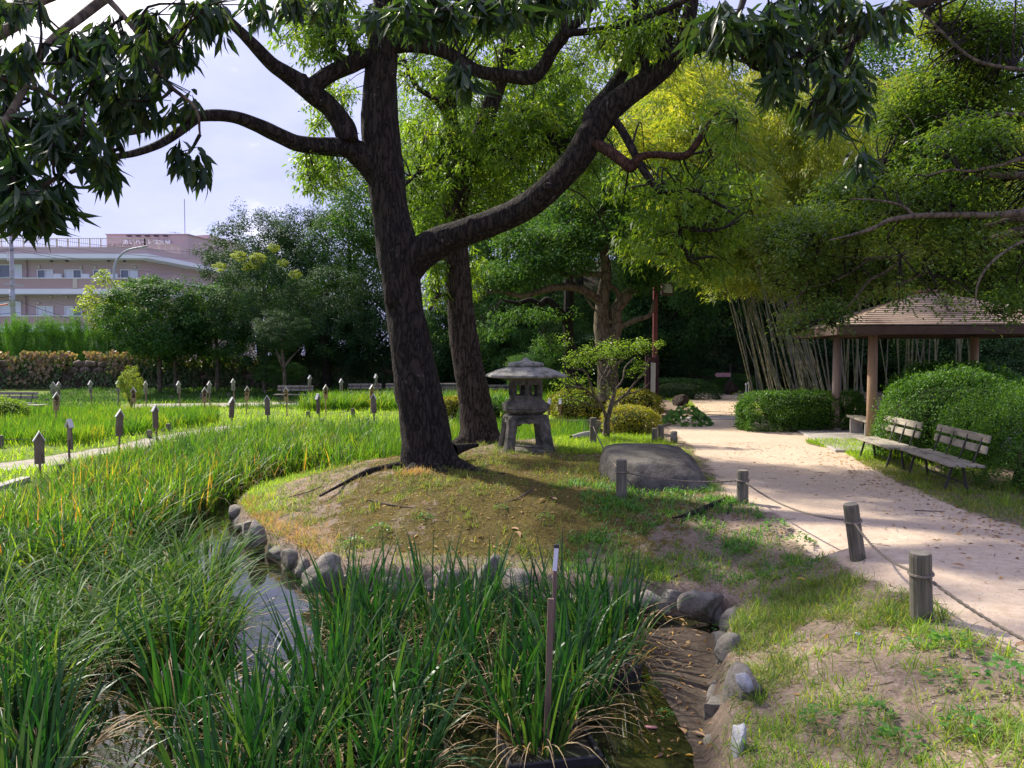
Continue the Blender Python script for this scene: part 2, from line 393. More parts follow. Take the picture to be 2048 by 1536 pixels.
leafmat('oak_leaf_near', [(.008, .024, .013), (.013, .036, .015), (.022, .050, .016), (.045, .070, .014)], .34, .42, tboost=2.6, spec=.30)
leafmat('oak_leaf', [(.040, .095, .018), (.075, .15, .022), (.12, .21, .028), (.20, .26, .03)], .50, .45, tboost=2.4, spec=.35, nscale=.9)
leafmat('holly_leaf', [(.030, .078, .018), (.058, .12, .024), (.10, .17, .03), (.19, .24, .04)], .40, .38, tboost=2.2, spec=.45, nscale=.8)
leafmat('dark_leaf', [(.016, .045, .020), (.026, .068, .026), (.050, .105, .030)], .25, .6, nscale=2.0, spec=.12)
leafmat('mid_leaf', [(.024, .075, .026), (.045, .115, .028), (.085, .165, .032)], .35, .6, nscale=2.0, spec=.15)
leafmat('pale_leaf', [(.10, .17, .03), (.15, .22, .035), (.24, .28, .035)], .45, .5, nscale=1.5)
leafmat('yellow_leaf', [(.09, .16, .03), (.19, .26, .035), (.34, .38, .05)], .5, .5)
leafmat('bamboo_leaf', [(.07, .14, .025), (.14, .22, .035), (.27, .32, .05), (.42, .40, .07)], .50, .5, tboost=1.8, nscale=.7)
leafmat('hedge_leaf', [(.030, .085, .014), (.06, .15, .02), (.11, .23, .03)], .3, .5, spec=.25)
leafmat('azalea_leaf', [(.09, .13, .02), (.20, .24, .03), (.30, .30, .04), (.16, .10, .03)], .4, .5)
leafmat('shrub_leaf', [(.07, .14, .02), (.11, .20, .03), (.17, .26, .035)], .5, .4, tboost=2.3)
leafmat('iris_leaf', [(.010, .042, .014), (.016, .062, .016), (.026, .085, .020), (.045, .11, .022), (.09, .14, .03)], .30, .42, spec=.35, tboost=1.7, tcol=(1.6, 2.0, .7))
leafmat('iris_arch_leaf', [(.022, .075, .018), (.040, .11, .022), (.065, .15, .028), (.12, .19, .045), (.03, .10, .016)], .32, .55, spec=.16)
leafmat('marsh_leaf', [(.030, .10, .014), (.05, .14, .016), (.08, .19, .02), (.14, .24, .025), (.26, .26, .04)], .45, .45, tboost=2.2, nscale=.6)
leafmat('lawn_leaf', [(.10, .23, .015), (.16, .30, .02), (.23, .36, .03), (.32, .42, .05)], .5, .6, tboost=2.2)
leafmat('bank_grass', [(.06, .13, .02), (.10, .18, .03), (.19, .25, .05), (.28, .26, .09)], .4, .6)
leafmat('dry_grass', [(.42, .30, .16), (.52, .40, .20), (.48, .24, .08)], .35, .7, tboost=1.5)
leafmat('straw_blade', [(.34, .24, .13), (.42, .32, .18), (.20, .10, .05)], .3, .6, tboost=1.4)
leafmat('moss_blade', [(.14, .12, .02), (.20, .16, .025), (.12, .15, .025)], .3, .8, tboost=1.5)
leafmat('weed_leaf', [(.05, .16, .03), (.09, .23, .05), (.14, .28, .06)], .4, .45)
leafmat('ivy_leaf', [(.025, .06, .02), (.05, .11, .03), (.09, .14, .04), (.15, .11, .07)], .25, .5)
leafmat('creeper_leaf', [(.20, .14, .09), (.28, .18, .13), (.14, .17, .05), (.32, .22, .18)], .35, .5)
leafmat('conifer_leaf', [(.03, .10, .015), (.07, .20, .02), (.13, .30, .03)], .35, .6)

leafmat('bank_tuft_grass', [(.08, .18, .02), (.13, .26, .03), (.22, .34, .04), (.32, .36, .10)], .45, .55, tboost=2.2)

# ------------------------------------------------------------------ ground
WATER = -0.75
POND = np.array([(1.0, 2.3), (1.37, 5.05), (1.61, 5.87), (1.86, 6.72), (2.22, 7.6), (1.95, 7.95), (1.45, 8.1), (.85, 8.32), (-.13, 8.57), (-.98, 8.66), (-1.85, 8.75),
                 (-2.4, 9.13), (-3.0, 9.9), (-3.67, 10.8), (-4.5, 12.4), (-4.8, 13.8), (-4.4, 15.2), (-3.3, 16.3), (-2.2, 17.6), (-1.4, 19), (.3, 19.5), (1.4, 20), (2.4, 22),
                 (3.0, 25.3), (0, 25.6), (-4, 25.3), (-8.2, 24.4), (-9.3, 22), (-9.2, 18), (-8.8, 13.8), (-8.3, 12.4), (-7.5, 8), (-7, 2.3)])
PATH = np.array([(2.6, 1.0), (3.1, 3.0), (3.42, 5.26), (3.40, 6.2), (3.34, 7.4), (3.25, 8.93), (2.95, 10.8), (3.5, 13.7), (3.9, 17.7), (4.25, 21.3), (5.6, 23.8), (6.9, 29.5), (7.4, 32.7), (9.0, 35.3),
                 (9.4, 42), (13, 42), (11.2, 34), (8.3, 28.2), (7.15, 23.3), (7.4, 20.5), (7.3, 18.5), (6.65, 17.2), (6.75, 15.4), (6.35, 13.4), (5.9, 11), (5.75, 8.93), (6.2, 5.5), (9, 1.0)])
LPATH = np.array([(-13, 12.8), (-10.0, 16.4), (-9.6, 19.3), (-9.4, 23.0), (-8.8, 25.2), (-9.5, 25.4), (-10.1, 23.4), (-10.4, 20.0), (-11.0, 17.2), (-14, 14.2)])
BPATH = np.array([(-17, 33), (-10, 35), (-4, 37), (4, 38), (9, 36), (9, 37.5), (4, 40.5), (-5, 39.8), (-12, 37.5), (-18, 36)])
def sdf(poly, x, y):
    """signed distance to a closed polygon, negative inside"""
    x = np.asarray(x, float); y = np.asarray(y, float)
    d = np.full(x.shape, 1e9); ins = np.zeros(x.shape, bool); n = len(poly)
    for i in range(n):
        ax, ay = poly[i]; bx, by = poly[(i + 1) % n]; ex, ey = bx - ax, by - ay
        t = np.clip(((x - ax) * ex + (y - ay) * ey) / (ex * ex + ey * ey), 0, 1)
        d = np.minimum(d, (x - ax - t * ex) ** 2 + (y - ay - t * ey) ** 2)
        c = ((ay > y) != (by > y)); xx = ax + (y - ay) * ex / (ey if abs(ey) > 1e-9 else 1e-9)
        ins ^= c & (x < xx)
    d = np.sqrt(d); return np.where(ins, -d, d)
def lawnw(x, y):
    """1 on the low lawn left and behind the pond, 0 on the path side"""
    a = 1 - sstep(-6.5, -5.0, x)
    b = sstep(22, 24.5, y) * (1 - sstep(2.6, 5.0, x - .12 * (y - 25)))
    return np.maximum(a, b) * (1 - sstep(1.2, 2.3, np.maximum(y * 0, x) + (y < 2.3)))
def Hgt(x, y, fine=True):
    x = np.asarray(x, float); y = np.asarray(y, float)
    sd = sdf(POND, x, y); sp = sdf(PATH, x, y)
    lw = lawnw(x, y)
    land = 0.10 * np.exp(-(((x + .5) / 3.2) ** 2 + ((y - 14) / 4.5) ** 2)) + 0.012 * np.sin(x * .8) * np.sin(y * .5)
    T = land * (1 - lw) + (-.42 + .05 * (fbm(x, y, .5, 3) - .5)) * lw
    wd = np.where(lw > .5, .4, np.where(y > 8, 2.3, 1.6))
    lip = -.47 * (1 - lw) + -.50 * lw
    up = lip + (T - lip) * (sstep(.05, 1, sd / wd) * .55 + np.clip(sd / wd, 0, 1) * .45)
    mudc = 1.1 * np.exp(-(((x - 1.62) / .80) ** 2 + ((y - 7.1) / 1.1) ** 2)) + 1.15 * np.exp(-(((x - 1.42 - .1 * (y - 5)) / .34) ** 2 + ((y - 5.3) / 1.6) ** 4))
    bed = -.86 + .135 * np.clip(mudc, 0, 1) + .05 * (fbm(x, y, 2.0, 9) - .5)
    st = sstep(-.10, .10, sd)
    z = bed * (1 - st) + up * st
    z = np.where(y > 40, z * (1 - sstep(40, 46, y)) - .2 * sstep(40, 46, y), z)
    if fine:
        rough = sstep(.05, .5, sd) * sstep(0, .35, sp)
        z = z + rough * (.055 * (fbm(x, y, 3.2, 1) - .5) + .035 * (fbm(x, y, 11, 2) - .5)) + (1 - sstep(0, .3, sp)) * .012 * (fbm(x, y, 4, 5) - .5)
        z = z + (1 - sstep(-.3, .1, sd)) * .018 * (fbm(x, y, 7, 6) - .5)
    return z
def H(x, y): return float(Hgt(np.array([x]), np.array([y]))[0])
def GH(px, py, z=0.0):
    """the ground point seen at a pixel of the photograph"""
    for _ in range(12):
        p = G(px, py, z); z = .5 * z + .5 * H(p.x, p.y)
    p = G(px, py, z); return Vector((p.x, p.y, H(p.x, p.y)))
def gridline(segs):
    out = []
    for a, b, s in segs: out.append(np.arange(a, b - 1e-6, s))
    return np.concatenate(out + [[segs[-1][1]]])
gy = gridline([(-300, -20, 40), (-20, 2, 1.0), (2, 14, .065), (14, 28, .14), (28, 60, .6), (60, 100, 4), (100, 600, 50)])
gx = gridline([(-400, -60, 34), (-60, -14, 1.5), (-14, -6, .22), (-6, 6.6, .075), (6.6, 14, .2), (14, 60, 1.5), (60, 400, 34)])
GX, GY = np.meshgrid(gx, gy)
GZ = Hgt(GX, GY)
V = np.stack([GX, GY, GZ], -1).reshape(-1, 3)
ny, nx = GX.shape
i, j = np.meshgrid(np.arange(ny - 1), np.arange(nx - 1), indexing='ij')
F = np.stack([i * nx + j, i * nx + j + 1, (i + 1) * nx + j + 1, (i + 1) * nx + j], -1).reshape(-1, 4)
gme = qmesh('ground', V, F, True)
def zones(x, y):
    sd = sdf(POND, x, y); sp = sdf(PATH, x, y); lw = lawnw(x, y)
    wob = .5 * (fbm(x, y, 1.3, 21) - .5) + .25 * (fbm(x, y, 5, 22) - .5)
    path = 1 - sstep(-.22, .22, sp + wob)
    lp = 1 - sstep(-.1, .15, np.minimum(sdf(LPATH, x, y), sdf(BPATH, x, y)) + wob * .6)
    lawn = lw * (1 - sstep(-.2, .1, -sd)) * (1 - lp)
    mud = 1 - sstep(-.12, .08, sd)
    mound = np.exp(-(((x + .3) / 3.4) ** 2 + ((y - 11.4) / 3.6) ** 4))
    moss = sstep(.30, .66, fbm(x, y, .9, 31) * .6 + fbm(x, y, 4, 33) * .4 + .16 * (x > -2.4) * (x < 2.2) + .03) * mound * sstep(.15, .6, sd)
    return path, lp, lawn, mud, moss, sd, sp
zp, zl, zg, zm, zs, _sd, _sp = zones(GX.ravel(), GY.ravel())
for nme, arr in (('path', np.maximum(zp, 0)), ('pale', zl), ('lawn', zg), ('mud', zm), ('moss', zs)):
    at = gme.attributes.new(nme, 'FLOAT', 'POINT'); at.data.foreach_set('value', arr.astype(np.float32))
m, t, out = _mat('ground'); L = t.links.new
b = nd(t, 'ShaderNodeBsdfPrincipled'); b.inputs['Roughness'].default_value = .95; b.inputs['Specular IOR Level'].default_value = .15
tc_ = nd(t, 'ShaderNodeTexCoord')
def noise(s, d=6, r=.7):
    n = nd(t, 'ShaderNodeTexNoise'); n.inputs['Scale'].default_value = s; n.inputs['Detail'].default_value = d; n.inputs['Roughness'].default_value = r
    L(tc_.outputs['Object'], n.inputs['Vector']); return n.outputs[0]
def ramp(src, *st):
    rp = nd(t, 'ShaderNodeValToRGB'); rp.color_ramp.elements[0].position = st[0][0]; rp.color_ramp.elements[0].color = c4(st[0][1])
    rp.color_ramp.elements[1].position = st[-1][0]; rp.color_ramp.elements[1].color = c4(st[-1][1])
    for p, c in st[1:-1]: e = rp.color_ramp.elements.new(p); e.color = c4(c)
    L(src, rp.inputs[0]); return rp.outputs[0]
def mixc(f, a, b_):
    n = nd(t, 'ShaderNodeMix', data_type='RGBA'); L(f, n.inputs[0]); L(a, n.inputs[6]); L(b_, n.inputs[7]); return n.outputs[2]
def attr(n_, nz_=None, amt=.0):
    a = nd(t, 'ShaderNodeAttribute', attribute_name=n_); f = a.outputs['Fac']
    if nz_ is None: return f
    s = nd(t, 'ShaderNodeMath', operation='SUBTRACT'); s.inputs[1].default_value = .5; L(nz_, s.inputs[0])
    k = nd(t, 'ShaderNodeMath', operation='MULTIPLY_ADD'); k.inputs[1].default_value = amt; L(s.outputs[0], k.inputs[0]); L(f, k.inputs[2])
    r_ = nd(t, 'ShaderNodeMapRange'); r_.inputs[1].default_value = .35; r_.inputs[2].default_value = .65; L(k.outputs[0], r_.inputs[0]); return r_.outputs[0]
nf, nc, ngr = noise(28), noise(1.7), noise(130, 3)
dirt = ramp(nf, (.3, (.12, .085, .062)), (.5, (.25, .185, .138)), (.72, (.42, .33, .26)))
dirt = mixc(ramp(nc, (.42, (0, 0, 0)), (.62, (.75, .75, .75))), dirt, ramp(ngr, (.3, (.09, .068, .05)), (.7, (.27, .205, .155))))
sand = ramp(noise(9), (.30, (.50, .37, .26)), (.55, (.62, .49, .36)), (.75, (.70, .57, .43)))
sand = mixc(ramp(ngr, (.56, (0, 0, 0)), (.74, (.55, .55, .55))), sand, ramp(nf, (.3, (.32, .23, .17)), (.7, (.45, .34, .27))))
sand = mixc(ramp(noise(.55, 4), (.42, (0, 0, 0)), (.66, (.55, .55, .55))), sand, ramp(nf, (.3, (.40, .29, .20)), (.7, (.56, .43, .32))))
mossc = ramp(noise(18), (.3, (.055, .042, .018)), (.55, (.115, .088, .024)), (.75, (.17, .14, .035)))
lawnc = ramp(noise(6), (.3, (.09, .14, .02)), (.6, (.15, .20, .03)), (.8, (.22, .20, .07)))
mudc_ = ramp(nf, (.3, (.035, .026, .019)), (.7, (.11, .082, .062)))
palec = ramp(noise(5), (.3, (.26, .24, .17)), (.7, (.46, .42, .35)))
col = mixc(attr('lawn', nf, .5), dirt, lawnc)
nmz = noise(7, 8, .8)
col = mixc(attr('moss', nmz, 2.6), col, mossc)
col = mixc(attr('pale', nf, .6), col, palec)
col = mixc(attr('path', nf, .7), col, sand)
col = mixc(attr('mud'), col, mudc_)
L(col, b.inputs['Base Color'])
rr = nd(t, 'ShaderNodeMapRange'); rr.inputs[3].default_value = .95; rr.inputs[4].default_value = .42; L(attr('mud'), rr.inputs[0]); L(rr.outputs[0], b.inputs['Roughness'])
bp = nd(t, 'ShaderNodeBump'); bp.inputs['Strength'].default_value = .7; bp.inputs['Distance'].default_value = .02
L(nf, bp.inputs['Height'])
bp2 = nd(t, 'ShaderNodeBump'); bp2.inputs['Strength'].default_value = .5; bp2.inputs['Distance'].default_value = .006
L(ngr, bp2.inputs['Height']); L(bp.outputs[0], bp2.inputs['Normal']); L(bp2.outputs[0], b.inputs['Normal'])
L(b.outputs[0], out.inputs[0])
obj('ground', gme, m, kind='structure')

# pond water
m, t, out = _mat('water'); L = t.links.new
b = nd(t, 'ShaderNodeBsdfPrincipled'); b.inputs['Roughness'].default_value = .03; b.inputs['IOR'].default_value = 1.40; b.inputs['Specular IOR Level'].default_value = .8
tc_ = nd(t, 'ShaderNodeTexCoord')
al = noise(7, 6, .75); alr = ramp(al, (.45, (.010, .011, .006)), (.60, (.028, .030, .010)), (.72, (.055, .052, .016)))
L(alr, b.inputs['Base Color'])
rg = nd(t, 'ShaderNodeMapRange'); rg.inputs[1].default_value = .50; rg.inputs[2].default_value = .62; rg.inputs[3].default_value = .02; rg.inputs[4].default_value = .14; L(al, rg.inputs[0]); L(rg.outputs[0], b.inputs['Roughness'])
bp = nd(t, 'ShaderNodeBump'); bp.inputs['Strength'].default_value = .12; bp.inputs['Distance'].default_value = .01; L(noise(5, 2, .5), bp.inputs['Height']); L(bp.outputs[0], b.inputs['Normal'])
L(b.outputs[0], out.inputs[0])
q = qmesh('pond_water', np.array([(-9.6, 1.5, WATER), (3.4, 1.5, WATER), (3.4, 26, WATER), (-9.6, 26, WATER)]), np.array([[0, 1, 2, 3]]))
obj('pond_water', q, m, kind='structure')

# a low hill under the wood on the right and behind
def hill(name, x0, x1, y0, y1, h):
    xs = np.linspace(x0, x1, 60); ys = np.linspace(y0, y1, 40); X, Y = np.meshgrid(xs, ys)
    e = sstep(0, .25, (X - x0) / (x1 - x0)) * sstep(0, .4, (Y - y0) / (y1 - y0)) * sstep(0, .2, (x1 - X) / (x1 - x0))
    Z = -.6 + e * h * (.8 + .4 * fbm(X, Y, .08, 5))
    i, j = np.meshgrid(np.arange(39), np.arange(59), indexing='ij')
    F = np.stack([i * 60 + j, i * 60 + j + 1, (i + 1) * 60 + j + 1, (i + 1) * 60 + j], -1).reshape(-1, 4)
    pbr('forest_soil', (.018, .016, .010), (.045, .036, .022), .95, 3, .5, 12, cc=(.02, .035, .012), ccs=.6)
    obj(name, qmesh(name, np.stack([X, Y, Z], -1).reshape(-1, 3), F, True), M['forest_soil'], kind='structure')
hill('wooded_hill', -14, 60, 41, 80, 9)

# paving: concrete pad under the shelter, stone step across the path
GZU = Vector((math.cos(R(-10)), math.sin(R(-10)), 0)); GZV = Vector((-GZU.y, GZU.x, 0)); GC0 = Vector((6.7, 15.8, 0))
def gz(u, v, z=0.0): p = GC0 + GZU * u + GZV * v; return Vector((p.x, p.y, z))
mb = MB(); P4 = [gz(-.1, -.35), gz(6.3, -.35), gz(6.3, 5.3), gz(-.1, 5.3)]
mb.prism([(p.x, p.y) for p in P4], -.1, .045)
mb.build('pavement', M['concrete'], bevel=.01, kind='structure')
mb = MB(); mb.prism([(4.9, 22.9), (7.2, 22.7), (7.25, 23.7), (5.0, 23.9)], -.1, .05); mb.build('path_step', M['concrete'], bevel=.01, kind='structure')
mb = MB(); mb.prism([(-9.05, 11.6), (-8.85, 11.6), (-9.2, 14.6), (-9.4, 14.6)], -.7, -.36); mb.build('kerb', M['concrete'], bevel=.01, kind='structure')
mb = MB(); mb.prism([(.6, 25.5), (3.6, 25.1), (3.65, 25.35), (.6, 25.75)], -.8, -.22); mb.build('pond_kerb', M['wall_stone'], bevel=.01, kind='structure')

# ------------------------------------------------------------------ stones along the water
def rock_mesh(name, sx, sy, sz, seed, rough=.22, top=.0, sub=3):
    import bmesh
    bm = bmesh.new(); bmesh.ops.create_icosphere(bm, subdivisions=sub, radius=1)
    rk = random.Random(seed * 13 + 5); planes = [(Vector((rk.gauss(0, 1), rk.gauss(0, 1), rk.gauss(0, 1))).normalized(), rk.uniform(.52, .88)) for _ in range(int(rough * 60))]
    for v in bm.verts:
        c = v.co.normalized(); q = [math.copysign(abs(a) ** .72, a) for a in c]; q = Vector(q)
        for pn, pd_ in planes:
            ex = q.dot(pn) - pd_
            if ex > 0: q = q - pn * ex * .92
        n = vn(c.x * 1.6 + seed, c.y * 1.6 + c.z * 2.1 + 3, seed) - .5; n2 = vn(c.x * 4 + seed, c.y * 4 - c.z * 3.3, seed + 2) - .5
        k = 1 + rough * 1.0 * n + rough * .35 * n2
        v.co = Vector((q[0] * k * sx, q[1] * k * sy, q[2] * k * sz))
        if top and v.co.z > top * sz: v.co.z = top * sz + (v.co.z - top * sz) * .2
    me = bpy.data.meshes.new(name); bm.to_mesh(me); bm.free()
    for p in me.polygons: p.use_smooth = True
    return me
edge = empty('stone_edging', (0, 8.5, -.75), label='row of rough grey stones retaining the pond bank and mossy mound', cat='stone edging')
rocks = [rock_mesh('stone', .23, .14, .19, s, .3) for s in range(7)]
shore = POND[1:17]
k = 0
for i in range(len(shore) - 1):
    a, b = shore[i], shore[i + 1]; Ls = np.linalg.norm(b - a); n = max(1, int(round(Ls / .43)))
    for q in range(n):
        if random.random() < .04: continue
        f = (q + .5 + random.uniform(-.1, .1)) / n; p = a + (b - a) * f
        nrm = np.array([b[1] - a[1], -(b[0] - a[0])]) / Ls
        o = obj('stone', rocks[k % 7], M['stone'], edge); k += 1
        s = random.uniform(.55, 1.5); far = 1.1 if i > 5 else .9
        o.location = (p[0] + nrm[0] * .03, p[1] + nrm[1] * .03 - 8.5, random.uniform(.0, .13))
        o.rotation_euler = (random.uniform(-.25, .25), random.uniform(-.25, .25), math.atan2(b[1] - a[1], b[0] - a[0]) + random.uniform(-.3, .3))
        o.scale = (s * far * Ls / n / .42, random.uniform(.8, 1.6), random.uniform(.5, 1.15))
def rock(px, py, z, s, rz, name, lab, seed, mat='stone', tilt=(0, 0)):
    p = G(px, py, z); o = obj(name, rock_mesh(name, *s, seed, .3), M[mat], None, label=lab, cat='stone')
    o.location = p; o.rotation_euler = (tilt[0], tilt[1], rz); return o
rock(1474, 1400, -.50, (.10, .20, .24), .3, 'stone', 'white-topped pointed stone standing at the edge of the muddy pond corner', 11, 'stone', (0, .2))
rock(1478, 1490, -.45, (.05, .09, .17), .1, 'white_stone', 'small white stone at the bottom of the bank, closest to the camera', 12, 'stone_white', (0, .15))
rock(1488, 1368, -.30, (.055, .09, .07), .4, 'white_stone', 'pale bluish stone cap lying on the pointed bank stone', 14, 'stone_white', (.1, .2))
rock(1462, 1300, -.50, (.14, .14, .13), .6, 'stone', 'flat-topped grey stone on the bank beside the mud', 15)
rock(1402, 1212, -.56, (.26, .16, .20), .0, 'stone', 'rounded grey boulder in the mound edge above the mud', 16)
rock(1290, 1208, -.58, (.30, .15, .13), .05, 'stone', 'long low grey stone left of the rounded edge boulder', 17)
rock(975, 1165, -.50, (.16, .16, .34), .2, 'stone', 'tall pointed stone half hidden behind the iris leaves', 18, 'stone', (0, .35))
rock(655, 1150, -.48, (.34, .22, .26), -.3, 'stone', 'broad flat-topped stone at the front of the mound, lit from the left', 19)
rock(510, 1075, -.50, (.15, .15, .26), -.6, 'stone', 'upright stone at the left tip of the mossy mound', 20)
rock(1348, 880, .08, (.13, .10, .20), .3, 'stone', 'small pointed stone standing behind the big flat boulder', 22)

# ------------------------------------------------------------------ big boulder
bo = obj('boulder', rock_mesh('boulder', .90, 1.12, .74, 41, .12, .55, 5), M['boulder_stone'], None, label='big dark flat-topped boulder beside the rope posts on the mound', cat='boulder')
bo.location = (2.31, 12.0, .0); bo.rotation_euler = (R(3), R(2), R(8))

# ------------------------------------------------------------------ stone lantern
LX, LY = .27, 15.2; LZ = H(LX, LY)
lan = empty('stone_lantern', (LX, LY, LZ), R(9), label='weathered stone lantern with wide hexagonal roof on arched legs', cat='stone lantern')
def hexr(r, z, rot=30, n=6): return [(r * math.cos(R(rot - 120 + 360 / n * k)), r * math.sin(R(rot - 120 + 360 / n * k)), z) for k in range(n)]
def ring_obj(name, prof, mat, n=6, rot=30, smooth=False, bevel=.008):
    mb = MB(); mb.rings([hexr(r, z, rot, n) for r, z in prof]); return mb.build(name, M[mat], lan, bevel, smooth)
pad = rock_mesh('base_stone', .72, .66, .07, 51, .15); obj('base_stone', pad, M['lantern_stone'], lan).location = (.03, 0, .0)
for k in range(4):
    a = R(45 + 90 * k); ux = Vector((math.cos(a), math.sin(a), 0)); uy = Vector((-ux.y, ux.x, 0)); mb = MB(); rg = []
    for r, z, hw, th in [(.20, .66, .17, .10), (.36, .655, .15, .11), (.46, .60, .14, .10), (.50, .50, .13, .085), (.535, .30, .125, .08), (.58, .10, .13, .085), (.61, .0, .14, .095)]:
        rg.append([ux * (r - th) + uy * hw * .8 + Vector((0, 0, z - .12 * (z > .55))), ux * (r + th * .3) + uy * hw * .72 + Vector((0, 0, z)), ux * (r + th * .6) + Vector((0, 0, z)),
                   ux * (r + th * .3) - uy * hw * .72 + Vector((0, 0, z)), ux * (r - th) - uy * hw * .8 + Vector((0, 0, z - .12 * (z > .55))), ux * (r - th * 1.1) + Vector((0, 0, z - .12 * (z > .55)))])
    mb.rings(rg); mb.build('leg', M['lantern_stone'], lan, .006)
mb = MB()
def arch(side):
    prof = []
    outer = [(-.36, .67), (-.40, .60), (-.40, .40)]
    for x, z in [(-.40, .42), (-.40, .63), (-.34, .675), (.34, .675), (.40, .63), (.40, .42), (.33, .40), (.29, .46), (.22, .515), (.10, .54), (.04, .535), (0, .515), (-.04, .535), (-.10, .54), (-.22, .515), (-.29, .46), (-.33, .40)]: prof.append((x, z))
    k = len(prof); vs = []
    for y in (side * .38, side * .30): vs += [(x, y, z) for x, z in prof]
    if side > 0: vs = vs[k:] + vs[:k]
    # the arch outline is split into quads so that it stays planar and concave-safe
    fs = [(0, 1, 15, 16), (1, 2, 14, 15), (2, 13, 14), (2, 3, 7 + 5, 13)] 
    fs = [(i, (i + 1) % k, (i + 1) % k + k, i + k)[::-1] for i in range(k)] + [tuple(range(k)), tuple(range(k, 2 * k))[::-1]]
    return vs, fs
for s_ in (-1, 1): mb.add(*arch(s_))
for s_ in (-1, 1):
    vs, fs = arch(s_); mb.add([(v[1], v[0], v[2]) for v in vs], fs)
mb.build('leg_arch', M['lantern_stone'], lan)
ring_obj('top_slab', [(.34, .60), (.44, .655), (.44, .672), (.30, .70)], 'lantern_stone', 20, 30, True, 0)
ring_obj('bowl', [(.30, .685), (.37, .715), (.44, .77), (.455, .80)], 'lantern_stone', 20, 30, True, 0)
ring_obj('platform', [(.47, .795), (.50, .815), (.50, .905), (.47, .925), (.40, .955), (.40, .985), (.36, .985)], 'lantern_stone')
fb = MB()
ho = hexr(.345, 0); hi = hexr(.285, 0)
def hexband(z0, z1):
    vs = [(x, y, z) for z in (z0, z1) for (x, y, _) in ho] + [(x, y, z) for z in (z0, z1) for (x, y, _) in hi]
    fs = []
    for k in range(6):
        n_ = (k + 1) % 6; fs += [(k, n_, 6 + n_, 6 + k), (12 + n_, 12 + k, 18 + k, 18 + n_), (6 + k, 6 + n_, 18 + n_, 18 + k), (n_, k, 12 + k, 12 + n_)]
    fb.add(vs, fs)
hexband(.98, 1.06); hexband(1.30, 1.42)
for k in range(6):
    a = Vector(ho[k]); n_ = Vector(ho[(k + 1) % 6]); p_ = Vector(ho[k - 1]); ai = Vector(hi[k])
    q = [a, a + (n_ - a) * .17, a + (n_ - a) * .17 - a.normalized() * .05, ai, a + (p_ - a) * .17 - a.normalized() * .05, a + (p_ - a) * .17]
    fb.prism([(v.x, v.y) for v in q], 1.055, 1.305)
fb.build('light_chamber', M['lantern_stone'], lan)
wf = MB()
for k in range(6):
    a = Vector(ho[k]); n_ = Vector(ho[(k + 1) % 6]); mid = (a + n_) / 2; d = (n_ - a).normalized(); nn = mid.normalized()
    for s_ in (-1, 1):
        c = mid + d * s_ * .116 + nn * .006; wf.bar(c + Vector((0, 0, 1.06)), c + Vector((0, 0, 1.30)), .016, .03, nn)
    for z in (1.066, 1.296):
        wf.bar(mid - d * .107 + nn * .006 + Vector((0, 0, z)), mid + d * .107 + nn * .006 + Vector((0, 0, z)), .03, .02)
wf.build('window_frame', M['lantern_stone'], lan)
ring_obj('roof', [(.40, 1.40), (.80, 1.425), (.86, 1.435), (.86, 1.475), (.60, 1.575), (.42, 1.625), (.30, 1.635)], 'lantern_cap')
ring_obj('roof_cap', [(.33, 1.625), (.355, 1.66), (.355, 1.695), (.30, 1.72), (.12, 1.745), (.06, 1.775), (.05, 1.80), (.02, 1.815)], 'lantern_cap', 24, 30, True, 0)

# ------------------------------------------------------------------ rope posts
def rope_pts(a, b, sag, n=14):
    a, b = Vector(a), Vector(b); return [a.lerp(b, i / n) - Vector((0, 0, sag * 4 * (i / n) * (1 - i / n))) for i in range(n + 1)]
def rope(a, b, sag, lab, r=.011, name='rope', grp='ropes between the short posts'):
    P = np.array([tuple(p) for p in rope_pts(a, b, sag, 30)]); tb = TB()
    if r > .008:
        T = unit(np.gradient(P, axis=0)); X = unit(np.cross(T, [0, 0, 1.0])); Y = np.cross(T, X)
        Ls = np.concatenate([[0], np.cumsum(np.linalg.norm(np.diff(P, axis=0), axis=1))])
        s = np.linspace(0, Ls[-1], int(Ls[-1] / .02) + 2)
        Pi = np.stack([np.interp(s, Ls, P[:, k]) for k in range(3)], 1); Xi = np.stack([np.interp(s, Ls, X[:, k]) for k in range(3)], 1); Yi = np.stack([np.interp(s, Ls, Y[:, k]) for k in range(3)], 1)
        for ph in (0, np.pi):
            an = s * 55 + ph; tb.tube(Pi + (Xi * np.cos(an)[:, None] + Yi * np.sin(an)[:, None]) * r * .55, r * .62, 5)
    else: tb.tube(P, r, 4)
    return tb.build(name, M['rope'], None, label=lab, cat='rope', group=grp)
def post(p, h, r, lean, lab, seed, name='rope_post', grp='short wooden rope posts', ring=True):
    e = empty(name, p, random.uniform(0, 6), label=lab, cat='post', group=grp)
    rg = []
    n = 16
    for z, k in [(-.12, 1.02), (.15 * h, 1.01), (.5 * h, 1.0), (.96 * h, .99), (h, .93)]:
        rg.append([(r * k * math.cos(2 * math.pi * i / n) * (1 + .04 * vn(i, seed, 3)), r * k * math.sin(2 * math.pi * i / n) * (1 + .04 * vn(i, seed, 3)), z) for i in range(n)])
    mb = MB(); mb.rings(rg); mb.build('post', M['post_wood'], e, 0, False)
    mb = MB(); mb.rings([[(r * .9 * math.cos(2 * math.pi * i / n), r * .9 * math.sin(2 * math.pi * i / n), z) for i in range(n)] for z in (h - .002, h + .006)])
    mb.build('end_grain', M['post_end'], e)
    if ring:
        mb = MB(); pts = [((r + .008) * math.cos(a), (r + .008) * math.sin(a), h * .70 + .004 * math.sin(a)) for a in np.linspace(0, 2 * math.pi, 17)]
        mb.tube(pts, [.011] * 17, 5); mb.build('rope_loop', M['rope'], e)
    e.rotation_euler = (lean[0], lean[1], 0)
    return e
